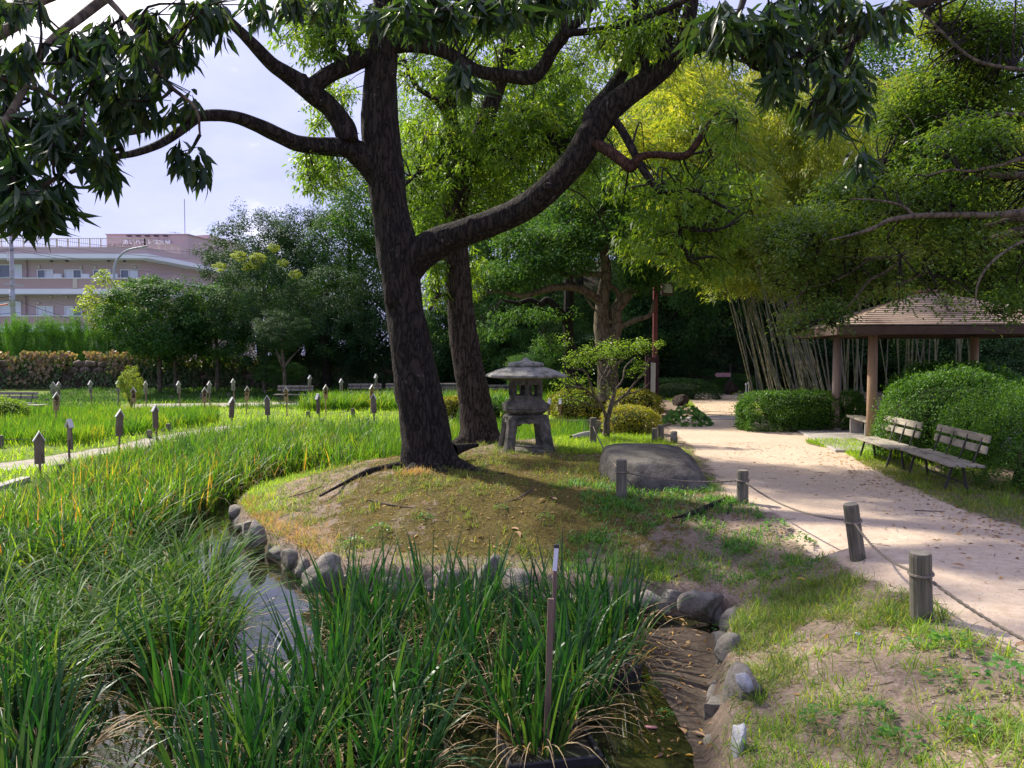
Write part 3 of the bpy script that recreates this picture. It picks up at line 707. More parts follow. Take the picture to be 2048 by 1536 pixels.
PD = [  # px, base py, top py, radius, lean (x, y), label
    (1843, 1238, 1102, .077, (.06, -.07), 'thick leaning rope post on the bank, nearest the camera, split down its face'),
    (1716, 1118, 1005, .073, (.05, -.17), 'rope post tilting left at the crest of the bank beside the sandy path'),
    (1485, 1005, 941, .075, (0, 0), 'upright rope post at the path edge right of the big boulder'),
    (1243, 996, 920, .073, (0, 0), 'rope post standing in front of the big flat boulder'),
    (1186, 890, 836, .070, (0, 0), 'rope post at the foot of the little leafy tree beside the lantern'),
    (1321, 882, 851, .075, (0, 0), 'dark short post behind the boulder at the edge of the sand'),
    (1309, 884, 857, .06, (0, 0), 'dark lower stub post beside the post behind the boulder'),
    (1299, 868, 842, .055, (0, 0), 'thin mossy post in front of the yellow clipped azalea'),
    (1336, 846, 827, .075, (0, 0), 'pale small post beside the big round-leaved plants')]
tops = []
for i, (px, pb, pt, r, ln, lab) in enumerate(PD):
    p = GH(px, pb); h = (pb - pt) * p.y / FPX * 1.01
    post(p, h, r, ln, lab, i, ring=i < 5)
    tops.append(p + Vector((math.sin(ln[1]) * h * .7, -math.sin(ln[0]) * h * .7, h * .70)))
out_p = Vector((3.9, 3.4, .02))
rope(tops[0], out_p + Vector((0, 0, .25)), .22, 'rope running from the nearest leaning post down to the right edge', .013)
rope(tops[1], tops[0], .10, 'rope sagging between the tilted post and the nearest post', .012)
rope(tops[2], tops[1], .12, 'rope sagging along the path edge between the boulder post and the tilted post')
rope(tops[3], tops[2], .07, 'rope stretched in front of the dark boulder')
rope(tops[4], tops[3], .10, 'rope from the little tree post to the post in front of the boulder')

# ------------------------------------------------------------------ stakes in the foreground irises
p = G(1088, 1555, WATER - .1)
def stake(base, top, w_, lab, parts=()):
    e = empty('wooden_stake', base, label=lab, cat='stake'); mb = MB()
    mb.bar((0, 0, -.25), Vector(top) - Vector(base), w_, w_ * .7, (0, 1, 0)); mb.build('stake', M['stake_wood'], e, .002)
    return e
b0 = W(1089, 1560, 5.1); t0 = W(1102, 1197, 5.2); stake(b0, t0, .042, 'brown wooden stake standing among the foreground iris leaves')
b1 = W(1100, 1330, 6.3); t1 = W(1113, 1094, 6.35); e = stake(b1, t1, .035, 'thin stake with a pale plant tag on top, behind the brown stake')
mb = MB(); mb.bar(W(1109.3, 1142, 6.30) - b1, W(1113, 1096, 6.33) - b1, .035, .006, (0, 1, 0)); mb.build('tag', M['white_plastic'], e)
mb = MB(); mb.box(W(1113, 1092, 6.34) - b1, (.045, .035, .03)); mb.build('cap', M['iron'], e, .004)

# ------------------------------------------------------------------ house-shaped plant signs
bdm, rfm = {}, {}
def sign(px, pt, pb, yaw, lab, front, grp, text=None, wide=1.0, zfix=None, d=None):
    if d is None: p = GH(px, pb, -.42); 
    else: q = W(px, pt, d); p = Vector((q.x, q.y, H(q.x, q.y)))
    top = W(px, pt, p.y).z; h = top - p.z
    e = empty('plant_sign', p, yaw, label=lab, cat='plant sign', group=grp)
    mat = M['sign_wood'] if front else M['sign_wood_dark'] if d is None else M['sign_wood_green']
    s = 1.0; bw, bh = .080 * wide, (.62 if d is None and not front else .53)
    mb = MB(); z1 = h - .03; zs = z1 - .12 * wide; z0 = z1 - bh
    vs = [(-bw, -.014, z0), (bw, -.014, z0), (bw, -.014, zs), (0, -.014, z1), (-bw, -.014, zs)]
    vs += [(x, .014, z) for x, _, z in vs]
    mb.add(vs, [(0, 1, 2, 3, 4), (9, 8, 7, 6, 5)] + [(i, i + 5, (i + 1) % 5 + 5, (i + 1) % 5) for i in range(5)])
    mb.build('board', mat, e)
    for sx in (-1, 1):
        mb = MB(); mb.bar((sx * (bw + .016), 0, zs - .035), (sx * .0, 0, z1 + .010 * (sx + 1.5)), .10, .018, (0, 0, 1)); mb.build('roof_slat', M['sign_roof'], e)
    mb = MB(); yy = .033 if front else -.033
    mb.bar((0, yy, -.3), (0, yy, z0 + .22), .042, .032, (0, 1, 0)); mb.build('stake', M['sign_wood' if front else 'stake_wood'], e)
    e.rotation_euler = (random.uniform(-.04, .04), random.uniform(-.05, .05), yaw)
    if text:
        cu = bpy.data.curves.new('lettering', 'FONT'); cu.body = '\n'.join(text); cu.size = .115 if len(text) > 2 else .13; cu.align_x = 'CENTER'; cu.align_y = 'TOP'; cu.space_line = .72 if len(text) > 2 else 1.1; cu.extrude = .001; cu.offset = .0035
        f = bpy.data.objects.new('lettering', cu); C.objects.link(f); f.rotation_euler = (R(90), 0, 0); f.location = (0, -.0165, zs + .02)
        cu.materials.append(M['ink']); f.parent = e; TEXTS.append(f)
    return e
TEXTS = []
GA, GB, GD = 'grey plant signs seen from behind along the near pond edge', 'plant signs with black lettering on the lawn', 'far plant signs in front of the back path'
sign(80, 862, 952, R(38), 'nearest plant sign at the left edge, dark grey back, turned towards the stone path', False, GA, wide=1.1)
sign(143, 837, 938, R(-32), 'dark grey plant sign back beside the stone path, second from the left edge', False, GA)
sign(237, 818, 908, R(42), 'grey sign back standing where the stone path ends, third from the left', False, GA)
sign(312, 809, 885, R(58), 'narrow edge-on grey sign back above the reddish marsh leaves', False, GA)
sign(462, 794, 862, R(50), 'grey sign back turned half away, on the near side of the bright lawn', False, GA)
sign(537, 790, 860, R(12), 'dark almost black sign back facing the camera squarely, small post at its foot', False, GA)
sign(638, 787, 854, R(66), 'edge-on sign back at the middle of the near lawn edge', False, GA)
sign(750, 787, 862, R(-6), 'pale grey sign back facing the camera, left of the big trunk', False, GA)
sign(112, 784, 866, R(40), 'lettered sign turned sideways in the tall marsh grass at the left', True, GB, '初花衣')
sign(270, 774, 838, R(20), 'lettered sign with three characters, behind the marsh grass at the left', True, GB, '水玉星')
sign(409, 774, 841, R(24), 'lettered sign with a tightly spaced word, hiding a green sign behind it', True, GB, '長生殿')
sign(493, 772, 829, R(22), 'lettered sign with two widely spaced characters', True, GB, '鷺娘')
sign(574, 773, 832, R(12), 'lettered sign near the flat stone on the lawn, three dark characters', True, GB, '業平町')
sign(652, 769, 831, R(24), 'lettered sign in front of the tall grass, olive brown board', True, GB, '伊豆海')
sign(742, 769, 827, R(36), 'reddish brown lettered sign just left of the big trunk', True, GB, '大淀')
for i, (px, pt, yw, wd, lab) in enumerate([(108, 763, 24, 1.5, 'wide pale green sign in front of the creeper wall, left of a narrower twin'), (117, 763, 50, .8, 'narrow pale green sign touching the wide one by the creeper wall'),
        (182, 761, 55, 1, 'narrow greenish sign standing alone before the bare vine stems'), (235, 760, 46, 1, 'pale green sign left of the young bright-leaved shrub'), (291, 762, 44, 1, 'pale green sign right of the young bright-leaved shrub'),
        (359, 762, 48, 1, 'pale green sign between two thin tree trunks at the grey path'), (418, 762, 40, 1, 'pale green sign half hidden behind a lettered sign'), (468, 757, 36, 1, 'pale green sign on the grey back path, above the lettered pair')]):
    sign(px, pt, 0, R(yw), lab, False, GD, wide=wd, d=34 + .2 * i)
for px, pt, yw, lab in [(617, 750, 48, 'far sign at the right end of the back bench'), (683, 757, 40, 'far low sign half sunk in tall grass between two back benches'), (754, 748, 60, 'far narrow sign at the end of the bench beside the big trunk')]:
    sign(px, pt, 0, R(yw), lab, False, GD, d=37)
sign(1098, 797, 868, R(72), 'edge-on sign with white stake, right of the stone lantern', True, 'thin signs beside the lantern')
sign(1122, 797, 866, R(74), 'edge-on sign with bare stake under the little leafy tree', True, 'thin signs beside the lantern')

# small posts with wire on the lawn
LP = [(616, 835, 823, 'small mossy post in the middle of the bright lawn'), (706, 833, 817, 'small post on the lawn with a wire, left of the big trunk'), (643, 852, 840, 'small dark post beside the edge-on sign at the pond'), (735, 850, 837, 'small dark post left of the pale grey sign'),
      (541, 861, 848, 'small dark post at the foot of the black sign'), (337, 862, 848, 'small post at the pond edge beyond the path end'), (299, 876, 861, 'dark small post with a notch by the stone path'), (275, 846, 840, 'tiny post behind the marsh grass'),
      (92, 884, 861, 'green-topped post behind the nearest sign'), (1, 896, 871, 'small post cut by the left edge of the picture'), (122, 950, 936, 'low leaning post top in the near marsh leaves'),
      (94, 806, 800, 'small grey post beside the left back bench'), (344, 800, 791, 'grey post stub on the back path, left of the others'), (403, 802, 787, 'pale grey post behind the lettered sign on the back path'), (458, 797, 786, 'small pale post on the back path by the green sign'), (531, 789, 780, 'small dark post where the back path bends'),
      (902, 845, 822, 'small post between the two big trunks')]
lw_ = []
for i, (px, pb, pt, lab) in enumerate(LP):
    p = GH(px, pb, -.42); h = max(.22, (pb - pt) * p.y / FPX); lw_.append((p, h)); post(p, h, .075, (0, 0), lab, 20 + i, 'lawn_post', 'small posts around the lawn', False)
def wire(i, j, lab):
    (a, ha), (b, hb) = lw_[i], lw_[j]; rope(a + Vector((0, 0, ha * .7)), b + Vector((0, 0, hb * .7)), .06, lab, .007, 'rope', 'thin ropes around the lawn')
wire(0, 1, 'thin rope between the two posts in the middle of the lawn'); wire(4, 2, 'thin rope from the black sign post to the edge-on sign post'); wire(2, 3, 'thin rope between the two dark posts at the far pond edge'); wire(6, 5, 'thin rope by the end of the stone path'); wire(9, 6, 'thin rope swinging in front of the pale stone path')

# ------------------------------------------------------------------ benches
def bench(x, y, z, rz, L, lab, grp=None, legm='iron', wood='bench_wood'):
    e = empty('park_bench', (x, y, z), rz, label=lab, cat='bench', group=grp)
    for k in range(4):
        mb = MB(); mb.box((random.uniform(-.01, .01), -.20 + k * .125, .40 + random.uniform(-.003, .003)), (L, .105, .035)); mb.build('seat_slat', M[wood], e, .006)
    for k in range(2):
        a = .62 + k * .155; mb = MB(); mb.bar((-L / 2 * .93, .27 + k * .035, a), (L / 2 * .93, .27 + k * .035, a), .028, .115, (0, .2, 1)); mb.build('back_slat', M[wood], e, .01)
    for s in (-1, 1):
        for yy, ty in ((-.17, -.10), (.14, .04)):
            mb = MB(); mb.bar((s * L * .36, yy - .04, -.02), (s * L * .36, ty, .385), .03, .03, (0, 1, 0)); mb.build('leg', M[legm], e)
    for s in (-.36, -.12, .12, .36):
        mb = MB(); mb.bar((s * L, .16, .375), (s * L, .31, .82), .032, .012, (0, 1, 0)); mb.build('back_support', M[legm], e)
    mb = MB()
    for s in (-1, 1): mb.bar((s * L * .36, -.22, .372), (s * L * .36, .18, .372), .03, .02)
    mb.bar((-L * .36, .1, .10), (L * .36, .1, .10), .02, .02); mb.build('cross_bar', M[legm], e)
    return e
bench(6.56, 11.72, H(6.5, 11.7) + .0, R(-98), 1.95, 'weathered slatted bench before the round hedge, right and nearer of the pair')
bench(6.70, 13.78, H(6.6, 13.8), R(-95), 1.75, 'weathered slatted bench left of its twin, nearer to the shelter')
GBn = 'benches along the back path'
def bbench(px, py, d, L, rz, lab):
    p = W(px, py, d); bench(p.x, d, H(p.x, d), rz, L, lab, GBn, wood='weathered_wood')
bbench(588, 790, 37.5, 1.9, R(0), 'grey bench on the back path under the thin single tree trunk')
bbench(728, 785, 40, 1.9, R(0), 'dark grey bench at the back between the tall grass and a narrow sign')
bbench(800, 785, 40, 1.7, R(0), 'dark grey bench mostly hidden by the big trunk')
bbench(20, 800, 31, 2.2, R(-8), 'grey bench in front of the creeper wall at the left edge')
bbench(985, 785, 38, 1.8, R(0), 'grey bench seen between the second trunk and the lantern roof')
# low stone table by the left bench
e = empty('stone_table', (W(60, 800, 29.5).x, 29.5, H(-19, 29.5)), label='low pale table with thin top beside the left bench', cat='table')
mb = MB(); mb.box((0, 0, .42), (1.1, .6, .05)); mb.build('table_top', M['bench_wood'], e, .01)
for sx in (-.4, .4): mb = MB(); mb.box((sx, 0, .18), (.07, .4, .44)); mb.build('leg', M['iron'], e)
# stacked timber behind the tree
e = empty('timber_stack', (W(900, 780, 36).x, 36, H(-3, 36)), label='stack of grey timber boards behind the gap between the two big trunks', cat='timber stack')
for k in range(7): mb = MB(); mb.box((random.uniform(-.04, .04), 0, .12 + k * .14), (1.9, .3, .10)); mb.build('board', M['weathered_wood'], e, .008)

# ------------------------------------------------------------------ garden shelter
e = empty('garden_shelter', tuple(GC0), R(-10), label='open wooden garden shelter with a low hipped board roof on round posts', cat='shelter')
S_, EV, AP = 5.0, 2.36, 3.42      # side, eave height, apex height
c0 = S_ / 2
for (u, v), mt, lab in (((.84, .62), 'gazebo_post', 'orange-brown round post'), ((.84 + .05, 3.98), 'gazebo_post_pale', 'pale pinkish round post'), ((4.15, .95), 'gazebo_post', None), ((4.15, 4.1), 'gazebo_post', None)):
    mb = MB(); mb.tube([(u, v, .05), (u, v, 1.2), (u, v, EV + .05)], [.105, .10, .095], 20); o = mb.build('post', M[mt], e, 0, True, label=lab)
    mb = MB(); mb.tube([(u, v, .0), (u, v, .085)], [.17, .15], 16); mb.build('footing', M['concrete'], o)
mb = MB()
for v in (.62, 4.0): mb.bar((.3, v, EV + .13), (S_ - .3, v, EV + .13), .12, .16)
for u in (.84, 4.15): mb.bar((u, .3, EV + .10), (u, S_ - .3, EV + .10), .12, .16)
mb.build('roof_beam', M['roof_beam'], e)
# courses of boards on the four slopes
NC = 17; cor = [(0, 0), (S_, 0), (S_, S_), (0, S_)]
def rp_(t, q, lift=0): # t 0 eave .. 1 apex
    x, y = cor[q]; return Vector((x + (c0 - x) * t, y + (c0 - y) * t, EV + .20 + (AP - EV - .20) * t + lift))
for q in range(4):
    for k in range(NC):
        t0, t1 = k / NC * .93, ((k + 1) / NC + .012) * .93
        a, b, c, d = rp_(t0, q, .034), rp_(t0, (q + 1) % 4, .034), rp_(t1, (q + 1) % 4, .012), rp_(t1, q, .012)
        dn = Vector((0, 0, .028)); mb = MB(); mb.add([a, b, c, d, a - dn, b - dn, c - dn, d - dn], [(0, 1, 2, 3), (7, 6, 5, 4), (0, 4, 5, 1), (1, 5, 6, 2), (2, 6, 7, 3), (3, 7, 4, 0)])
        mb.build('roof_board', M['roof_board'], e)
mb = MB(); r0 = [rp_(.90, q, .05) for q in range(4)]; r1 = [rp_(.90, q, .075) for q in range(4)]; r2 = [rp_(.998, q, .075) for q in range(4)]
mb.rings([r0, r1, r2]); mb.build('roof_cap', M['red_paint'], e)
for q in range(4):
    a, b = Vector(cor[q] + (0,)), Vector(cor[(q + 1) % 4] + (0,)); d = (b - a).normalized(); nn = Vector((d.y, -d.x, 0))
    mb = MB(); mb.bar(a + nn * .012 - d * .01 + Vector((0, 0, EV + .10)), b + nn * .012 - d * .0 + Vector((0, 0, EV + .10)), .03, .17, (0, 0, 1)); mb.build('fascia_board', M['roof_beam'], e, .004)
    for k in range(11):
        f = (k + .5) / 11; p = a.lerp(b, f) - nn * .03; c_ = Vector((c0, c0, 0)); 
        tin = min(.9, 2 * min(f, 1 - f)); pe = p - nn * (c0 * tin)
        mb = MB(); mb.bar(p + Vector((0, 0, EV + .12)), pe + Vector((0, 0, EV + .12 + (AP - EV - .25) * tin)), .05, .09, (0, 0, 1)); mb.build('rafter', M['roof_beam'], e)
mb = MB(); ps = [rp_(0, q, -.03) for q in range(4)]; mb.add([p for p in ps] + [rp_(.99, 0, -.03)], [(1, 0, 4), (2, 1, 4), (3, 2, 4), (0, 3, 4)]); mb.build('roof_lining', M['roof_beam'], e)
mb = MB(); mb.tube([(1.35, 1.1, .04), (1.35, 1.1, 1.0)], [.075, .07], 14); mb.build('bench_post', M['gazebo_post'], e, 0, True)
for k in range(3): mb = MB(); mb.box((2.6, 1.0 + k * .12, .46), (2.4, .10, .04)); mb.build('seat_slat', M['bench_wood'], e, .005)
for k in range(2): mb = MB(); mb.box((2.6, .86, .72 + k * .17), (2.5, .035, .11)); mb.build('back_slat', M['bench_wood'], e, .005)
mb = MB(); mb.box((1.2, 2.6, .44), (.36, 1.7, .05)); mb.build('seat', M['bench_wood'], e, .005)
for yy in (1.95, 3.25): mb = MB(); mb.box((1.2, yy, .22), (.28, .08, .40)); mb.build('seat_leg', M['concrete'], e)

# ------------------------------------------------------------------ lamp post and notice board
p = GH(1309, 816); d = p.y
e = empty('lamp_post', p, label='reddish square lamp post with a white box lamp on a short arm', cat='lamp post')
hp = W(1312, 573, d).z - p.z; mb = MB(); mb.box((0, 0, hp / 2 - .1), (.15, .15, hp + .2)); mb.build('pole', M['red_paint'], e, .008)
mb = MB(); mb.bar((0, .12, hp - .05), (.30, .16, hp - .07), .05, .05); mb.build('arm', M['dark_red_paint'], e)
lb = MB(); lb.box((.42, 0, hp - .10), (.40, .34, .40)); o = lb.build('lamp_housing', M['dark_red_paint'], e, .01)
mb = MB(); mb.box((.42, -.176, hp - .09), (.315, .02, .31)); mb.build('lamp_glass', M['lamp_glass'], o, .004)
for k in range(5): mb = MB(); mb.box((.42, -.189, hp - .21 + k * .06), (.30, .006, .006)); mb.build('louvre', M['iron'], o)
q = GH(1297, 822); e = empty('notice_board', (q.x, q.y - .4, q.z), label='dark red notice board seen almost edge-on with a pale map panel, beside the lamp post', cat='notice board')
hb = W(1300, 712, q.y - .4).z - q.z
mb = MB(); mb.box((-.13, 0, hb / 2 - .1), (.13, .13, hb + .2)); mb.build('post', M['dark_red_paint'], e, .006)
mb = MB(); mb.box((.42, 1.15, hb / 2 - .1), (.13, .13, hb + .2)); mb.build('post', M['dark_red_paint'], e, .006)
mb = MB(); mb.bar((-.06, .10, hb * .52), (.34, 1.1, hb * .52), .05, hb * .92, (0, 0, 1)); mb.build('panel', M['dark_red_paint'], e)
mb = MB(); mb.bar((-.04, .06, hb * .52), (.25, .80, hb * .50), .02, hb * .74, (0, 0, 1)); o = mb.build('map_sheet', M['info_panel'], e); o.location = (.045, -.02, 0)

# signpost arrow on the far path, tree stumps, stakes
p = W(1460, 790, 38); e = empty('signpost', (p.x, 38, H(p.x, 38)), label='low signpost with one pinkish arrow board pointing left on the dark far path', cat='signpost')
mb = MB(); mb.tube([(0, 0, -.1), (0, 0, 1.5)], [.045, .045], 10); mb.build('post', M['iron'], e)
mb = MB(); mb.prism([(-.78, -.0), (-.70, .10), (0, .10), (0, -.10), (-.70, -.10)], -.015, .015); o = mb.build('arrow_board', M['stone_white'], e, .003); o.rotation_euler = (R(90), 0, 0); o.location = (0, -.06, .92)
o.data.materials[0] = pbr('arrow_paint', (.42, .22, .26), (.50, .28, .32), .6, 5, 0)
def stump(px, py, d, r, h, lab, s):
    p = W(px, py, d); o = obj('tree_stump', rock_mesh('tree_stump', r, r, h, s, .3), M['oak_bark_light'], None, label=lab, cat='stump'); o.location = (p.x, d, H(p.x, d) + h * .6)
stump(1462, 800, 37, .5, .45, 'rough mossy stump under the signpost on the far path', 61)
stump(1362, 808, 29.5, .42, .32, 'dark low stump at the left border of the far path', 62)
for i, (px, lab) in enumerate([(1492, 'left thin stake with round top by the far hedge'), (1497, 'right thin stake with round top by the far hedge')]):
    p = W(px, 800, 31); e = empty('garden_stake', (p.x, 31, H(p.x, 31)), label=lab, cat='stake'); mb = MB(); mb.tube([(0, 0, -.1), (0, 0, .72 + .05 * i)], [.018, .018], 6); mb.build('stake', M['steel_pole'], e)
    mb = MB(); mb.tube([(0, 0, .70 + .05 * i), (0, 0, .78 + .05 * i)], [.045, .035], 8); mb.build('cap', M['steel_pole'], e)
# white block and pipe near the pond
e = MB(); e.box((0, 0, .22), (.34, .3, .44)); o = e.build('concrete_block', M['sign_roof'], None, .02, label='pale broken concrete block in the water behind the big trunk', cat='concrete block'); p = G(812, 905, WATER); o.location = (p.x, p.y, WATER)
tb = TB(); tb.tube([(0, 0, 0), (.3, .3, .04), (.5, .55, .05)], [.07, .08, .06], 10, 3, .1); o = tb.build('pale_log', M['concrete'], None, label='short pale log on the grass right of the lantern', cat='log'); o.location = GH(1143, 882) + Vector((0, 0, .06))

# ------------------------------------------------------------------ building
BD = 80.0
def zf(py, d): return W(1024, py, d).z
bld = empty('care_home', (-38, BD, -.4), label='long mauve three-storey building with white floor bands and rooftop lettering', cat='building')
def BP(o): o.location = (38, -BD, .4); return o
x0, x1 = W(-420, 500, BD).x, W(293, 500, BD).x
ang = R(80); sv = Vector((math.cos(ang), math.sin(ang), 0)); sn = Vector((sv.y, -sv.x, 0)); CR = Vector((x1, BD, 0)); SL = 17
def side(t, off=0): p = CR + sv * t + sn * off; return (p.x, p.y)
zr, zb1, zb2 = zf(494, BD), zf(508, BD), zf(517, BD)
def floorplan(off, back=0): # outline running along front and side, offset outwards
    c = Vector((x1, BD, 0)); return [(x0, BD - off), (x1 + off * .85, BD - off), (side(SL, off)[0], side(SL, off)[1]), (side(SL, off)[0] - 1, 112), (x0, 112)]
def slab(name, off, z0, z1, mt): mb = MB(); mb.prism(floorplan(off), z0, z1); return BP(mb.build(name, M[mt], bld))
slab('parapet', 0.0, zb1, zr, 'far_wall'); slab('floor_band', .25, zb2, zb1 - .003, 'far_band')
zc1, zc2, zc0 = zf(578, BD), zf(588, BD), zf(557.5, BD)
slab('floor_band', .25, zc2, zc1, 'far_band'); slab('balcony_wall', .12, zc1 + .003, zc0, 'far_wall_dark')
slab('balcony_rim', .16, zc0 + .003, zc0 + .10, 'far_frame')
zd0, zd1 = zf(633, BD), zf(653, BD)
slab('balcony_wall', .12, zd1, zd0, 'far_wall_dark'); slab('balcony_rim', .16, zd0 + .003, zd0 + .10, 'far_frame'); slab('floor_band', .25, zd1 - .6, zd1 - .003, 'far_band')
slab('lower_wall', -1.5, -1, zd1 - .603, 'far_wall')
WD = 1.55
slab('wall', -WD, zd0 - .9, zc2 - .003, 'far_wall'); slab('wall', -WD, zc0 - .9, zb2 - .003, 'far_wall')
def window(pxa, pxb, pya, pyb, panes, cur):
    d = BD + WD; a, b = W(pxa, pya, d), W(pxb, pyb, d); w_, h_ = b.x - a.x, a.z - b.z; cx, cz = (a.x + b.x) / 2, (a.z + b.z) / 2
    mb = MB(); t = .09
    for sx in (-1, 1): mb.box((cx + sx * (w_ / 2 - t / 2), d - .06, cz), (t, .14, h_))
    for sz in (-1, 1): mb.box((cx, d - .06, cz + sz * (h_ / 2 - t / 2)), (w_ - 2 * t - .002, .138, t))
    mb.box((cx, d - .07, cz), (t, .11, h_ - 2 * t - .004)); f = BP(mb.build('window', M['far_frame'], bld))
    for i in range(2):
        mb = MB(); mb.box((cx + (i - .5) * (w_ / 2 - t / 2), d - .03, cz), (w_ / 2 - 1.6 * t, .02, h_ - 2.1 * t)); mb.build('pane', M['curtain' if cur[i] else 'window_glass'], f)
for a, b, c in [(75, 108, (0, 1)), (130, 165, (1, 0)), (187, 223, (0, 1)), (241, 277, (0, 1))]: window(a, b, 539, 566, 2, c)
window(-2, 46, 529, 566, 2, (0, 1)); window(-70, -20, 529, 566, 2, (1, 0))
for a, b, c in [(74, 108, (1, 1)), (130, 165, (1, 0)), (190, 226, (0, 1)), (245, 280, (1, 0))]: window(a, b, 612, 642, 2, c)
window(-2, 44, 602, 642, 2, (1, 1)); window(-70, -20, 602, 642, 2, (1, 0))
for px, y0, y1 in [(52, 518, 560), (286, 519, 558), (50, 590, 640)]:
    p = W(px, y0, BD + WD - .15); mb = MB(); mb.box((p.x, BD + WD - .18, (zf(y0, BD) + zf(y1, BD)) / 2), (.16, .16, zf(y0, BD) - zf(y1, BD))); BP(mb.build('drain_pipe', M['far_wall_dark'], bld))
for px, py in [(103, 521), (134, 521), (217, 521), (249, 521), (78, 534), (162, 535), (190, 535), (270, 535), (102, 594), (133, 594), (77, 606), (160, 607)]:
    p = W(px, py, BD + WD - .1); mb = MB(); mb.box((p.x, p.y, p.z), (.22, .16, .26)); BP(mb.build('wall_vent', M['far_rail'] if py > 530 else M['iron'], bld))
p = W(150.5, 567, BD - .14); mb = MB(); mb.box((p.x, BD - .16, p.z), (.45, .10, zc0 - zc1 - .1)); BP(mb.build('down_pipe', M['far_rail'], bld))
for px, py in [(116, 553), (172, 553), (118, 637), (228, 553), (180, 638)]:
    p = W(px, py, BD + 1.1); mb = MB(); mb.box((p.x, BD + 1.1, p.z), (.80, .30, .55)); BP(mb.build('air_conditioner', M['far_frame'], bld))
# roof railing
mb = MB(); zt = zr + .92
def railrun(a, b, n, m_):
    a, b = Vector(a), Vector(b)
    mb.bar(a + Vector((0, 0, zt)), b + Vector((0, 0, zt)), .09, .07)
    mb.bar(a + Vector((0, 0, zr + .12)), b + Vector((0, 0, zr + .12)), .06, .05)
    for i in range(n + 1): p = a.lerp(b, i / n); mb.bar(p + Vector((0, 0, zr)), p + Vector((0, 0, zt)), .10, .10, (0, 1, 0))
    for i in range(m_ + 1): p = a.lerp(b, i / m_); mb.bar(p + Vector((0, 0, zr + .12)), p + Vector((0, 0, zt)), .03, .03, (0, 1, 0))
railrun((x0, BD + .3, 0), (x1 - .3, BD + .3, 0), 32, 190)
railrun((x1 - .3, BD + .3, 0), side(SL - .5, -.3) + (0,), 14, 90); BP(mb.build('roof_railing', M['far_rail'], bld))
# rooftop block with the lettering
PHD = 88; pa, pb = W(213, 470, PHD), W(376, 470, PHD); ps_ = pb + sv * 9; mb = MB()
mb.prism([(pa.x, PHD), (pb.x, PHD), (ps_.x, ps_.y), (ps_.x - 4, ps_.y + 8), (pa.x, 104)], zr - .5, pa.z); BP(mb.build('rooftop_block', M['far_wall'], bld))
mb = MB(); mb.prism([(pa.x - .08, PHD - .08), (pb.x + .08, PHD - .08), (ps_.x + .08, ps_.y), (ps_.x - 4, ps_.y + 8.1), (pa.x - .08, 104.1)], pa.z + .003, pa.z + .12); BP(mb.build('coping', M['far_wall_dark'], bld))
p2 = W(418, 471, 95); p3 = p2 + sv * 9; mb = MB(); mb.prism([(p2.x, 95), (p3.x, p3.y), (p3.x - 6, p3.y + 2), (p2.x - 8, 98)], zr - .5, p2.z + .1); BP(mb.build('rooftop_block', M['far_wall'], bld))
cu = bpy.data.curves.new('lettering', 'FONT'); cu.body = 'あいハート離宮前'; cu.size = .80; cu.extrude = .06; cu.offset = .018; cu.align_x = 'LEFT'; cu.materials.append(M['far_letters'])
f = bpy.data.objects.new('lettering', cu); C.objects.link(f); f.rotation_euler = (R(90), 0, 0); TEXTS.append(f); p = W(246, 488, PHD - .25); f.parent = bld; f.location = Vector((p.x + 38, p.y - BD, p.z + .4)); LETTERS = f
for k in range(5):
    p = W(256 + 18 * k, 471.5, PHD - .4); mb = MB(); mb.box((p.x, p.y, p.z - .02), (.14, .5, .12)); mb.box((p.x + .28, p.y, p.z - .02), (.14, .5, .12)); BP(mb.build('spotlight', M['iron'], bld))
p = W(243, 491, PHD - .1); mb = MB()
for k in range(22): mb.box((p.x - 1.6 + k * .13, p.y, p.z), (.06, .06, .35))
BP(mb.build('vent_grille', M['far_wall_dark'], bld))
mb = MB(); p = W(370, 470, 90); mb.bar((p.x, 90, p.z - 1), (p.x, 90, zf(398, 90)), .07, .07, (0, 1, 0)); mb.build('antenna_mast', M['steel_pole'], None, label='thin tall mast rising above the rooftop block of the building', cat='mast')
mb = MB(); p = W(350, 470, 90); mb.bar((p.x, 90, p.z - .5), (p.x, 90, zf(463, 90)), .05, .05, (0, 1, 0)); mb.bar((p.x - .7, 90, p.z + .35), (p.x + .6, 90, p.z + .2), .04, .04)
for k in range(5): mb.bar((p.x - .6 + k * .28, 89.8, p.z + .33 - k * .03), (p.x - .6 + k * .28, 90.2, p.z + .33 - k * .03), .03, .03)
mb.build('tv_antenna', M['steel_pole'], None, label='small comb-shaped television antenna on the rooftop block', cat='antenna')

# utility pole, wires, street lamp
pd = 60.0; p = W(28, 700, pd); e = empty('utility_pole', (p.x, pd, -.4), label='concrete utility pole with cross arms in front of the building at the left', cat='utility pole')
zt_ = zf(420, pd) + .4; mb = MB(); mb.tube([(0, 0, -.5), (0, 0, zt_ * .5), (0, 0, zt_)], [.19, .165, .13], 14); mb.build('pole', M['pole_concrete'], e, 0, True)
zz = zf(569, pd) + .4; mb = MB(); mb.bar((-.5, -.2, zz + .05), (1.1, -.25, zz - .15), .09, .09); mb.build('cross_arm', M['steel_pole'], e)
mb = MB(); mb.bar((-1.0, -.2, zf(557, pd) + .4), (.2, -.2, zf(555, pd) + .4), .09, .12); mb.build('cross_arm', M['steel_pole'], e)
mb = MB(); mb.tube([(-.12, -.25, zf(523, pd) + .4), (-.12, -.25, zf(505, pd) + .4)], [.05, .05], 8); mb.build('insulator', M['white_plastic'], e)
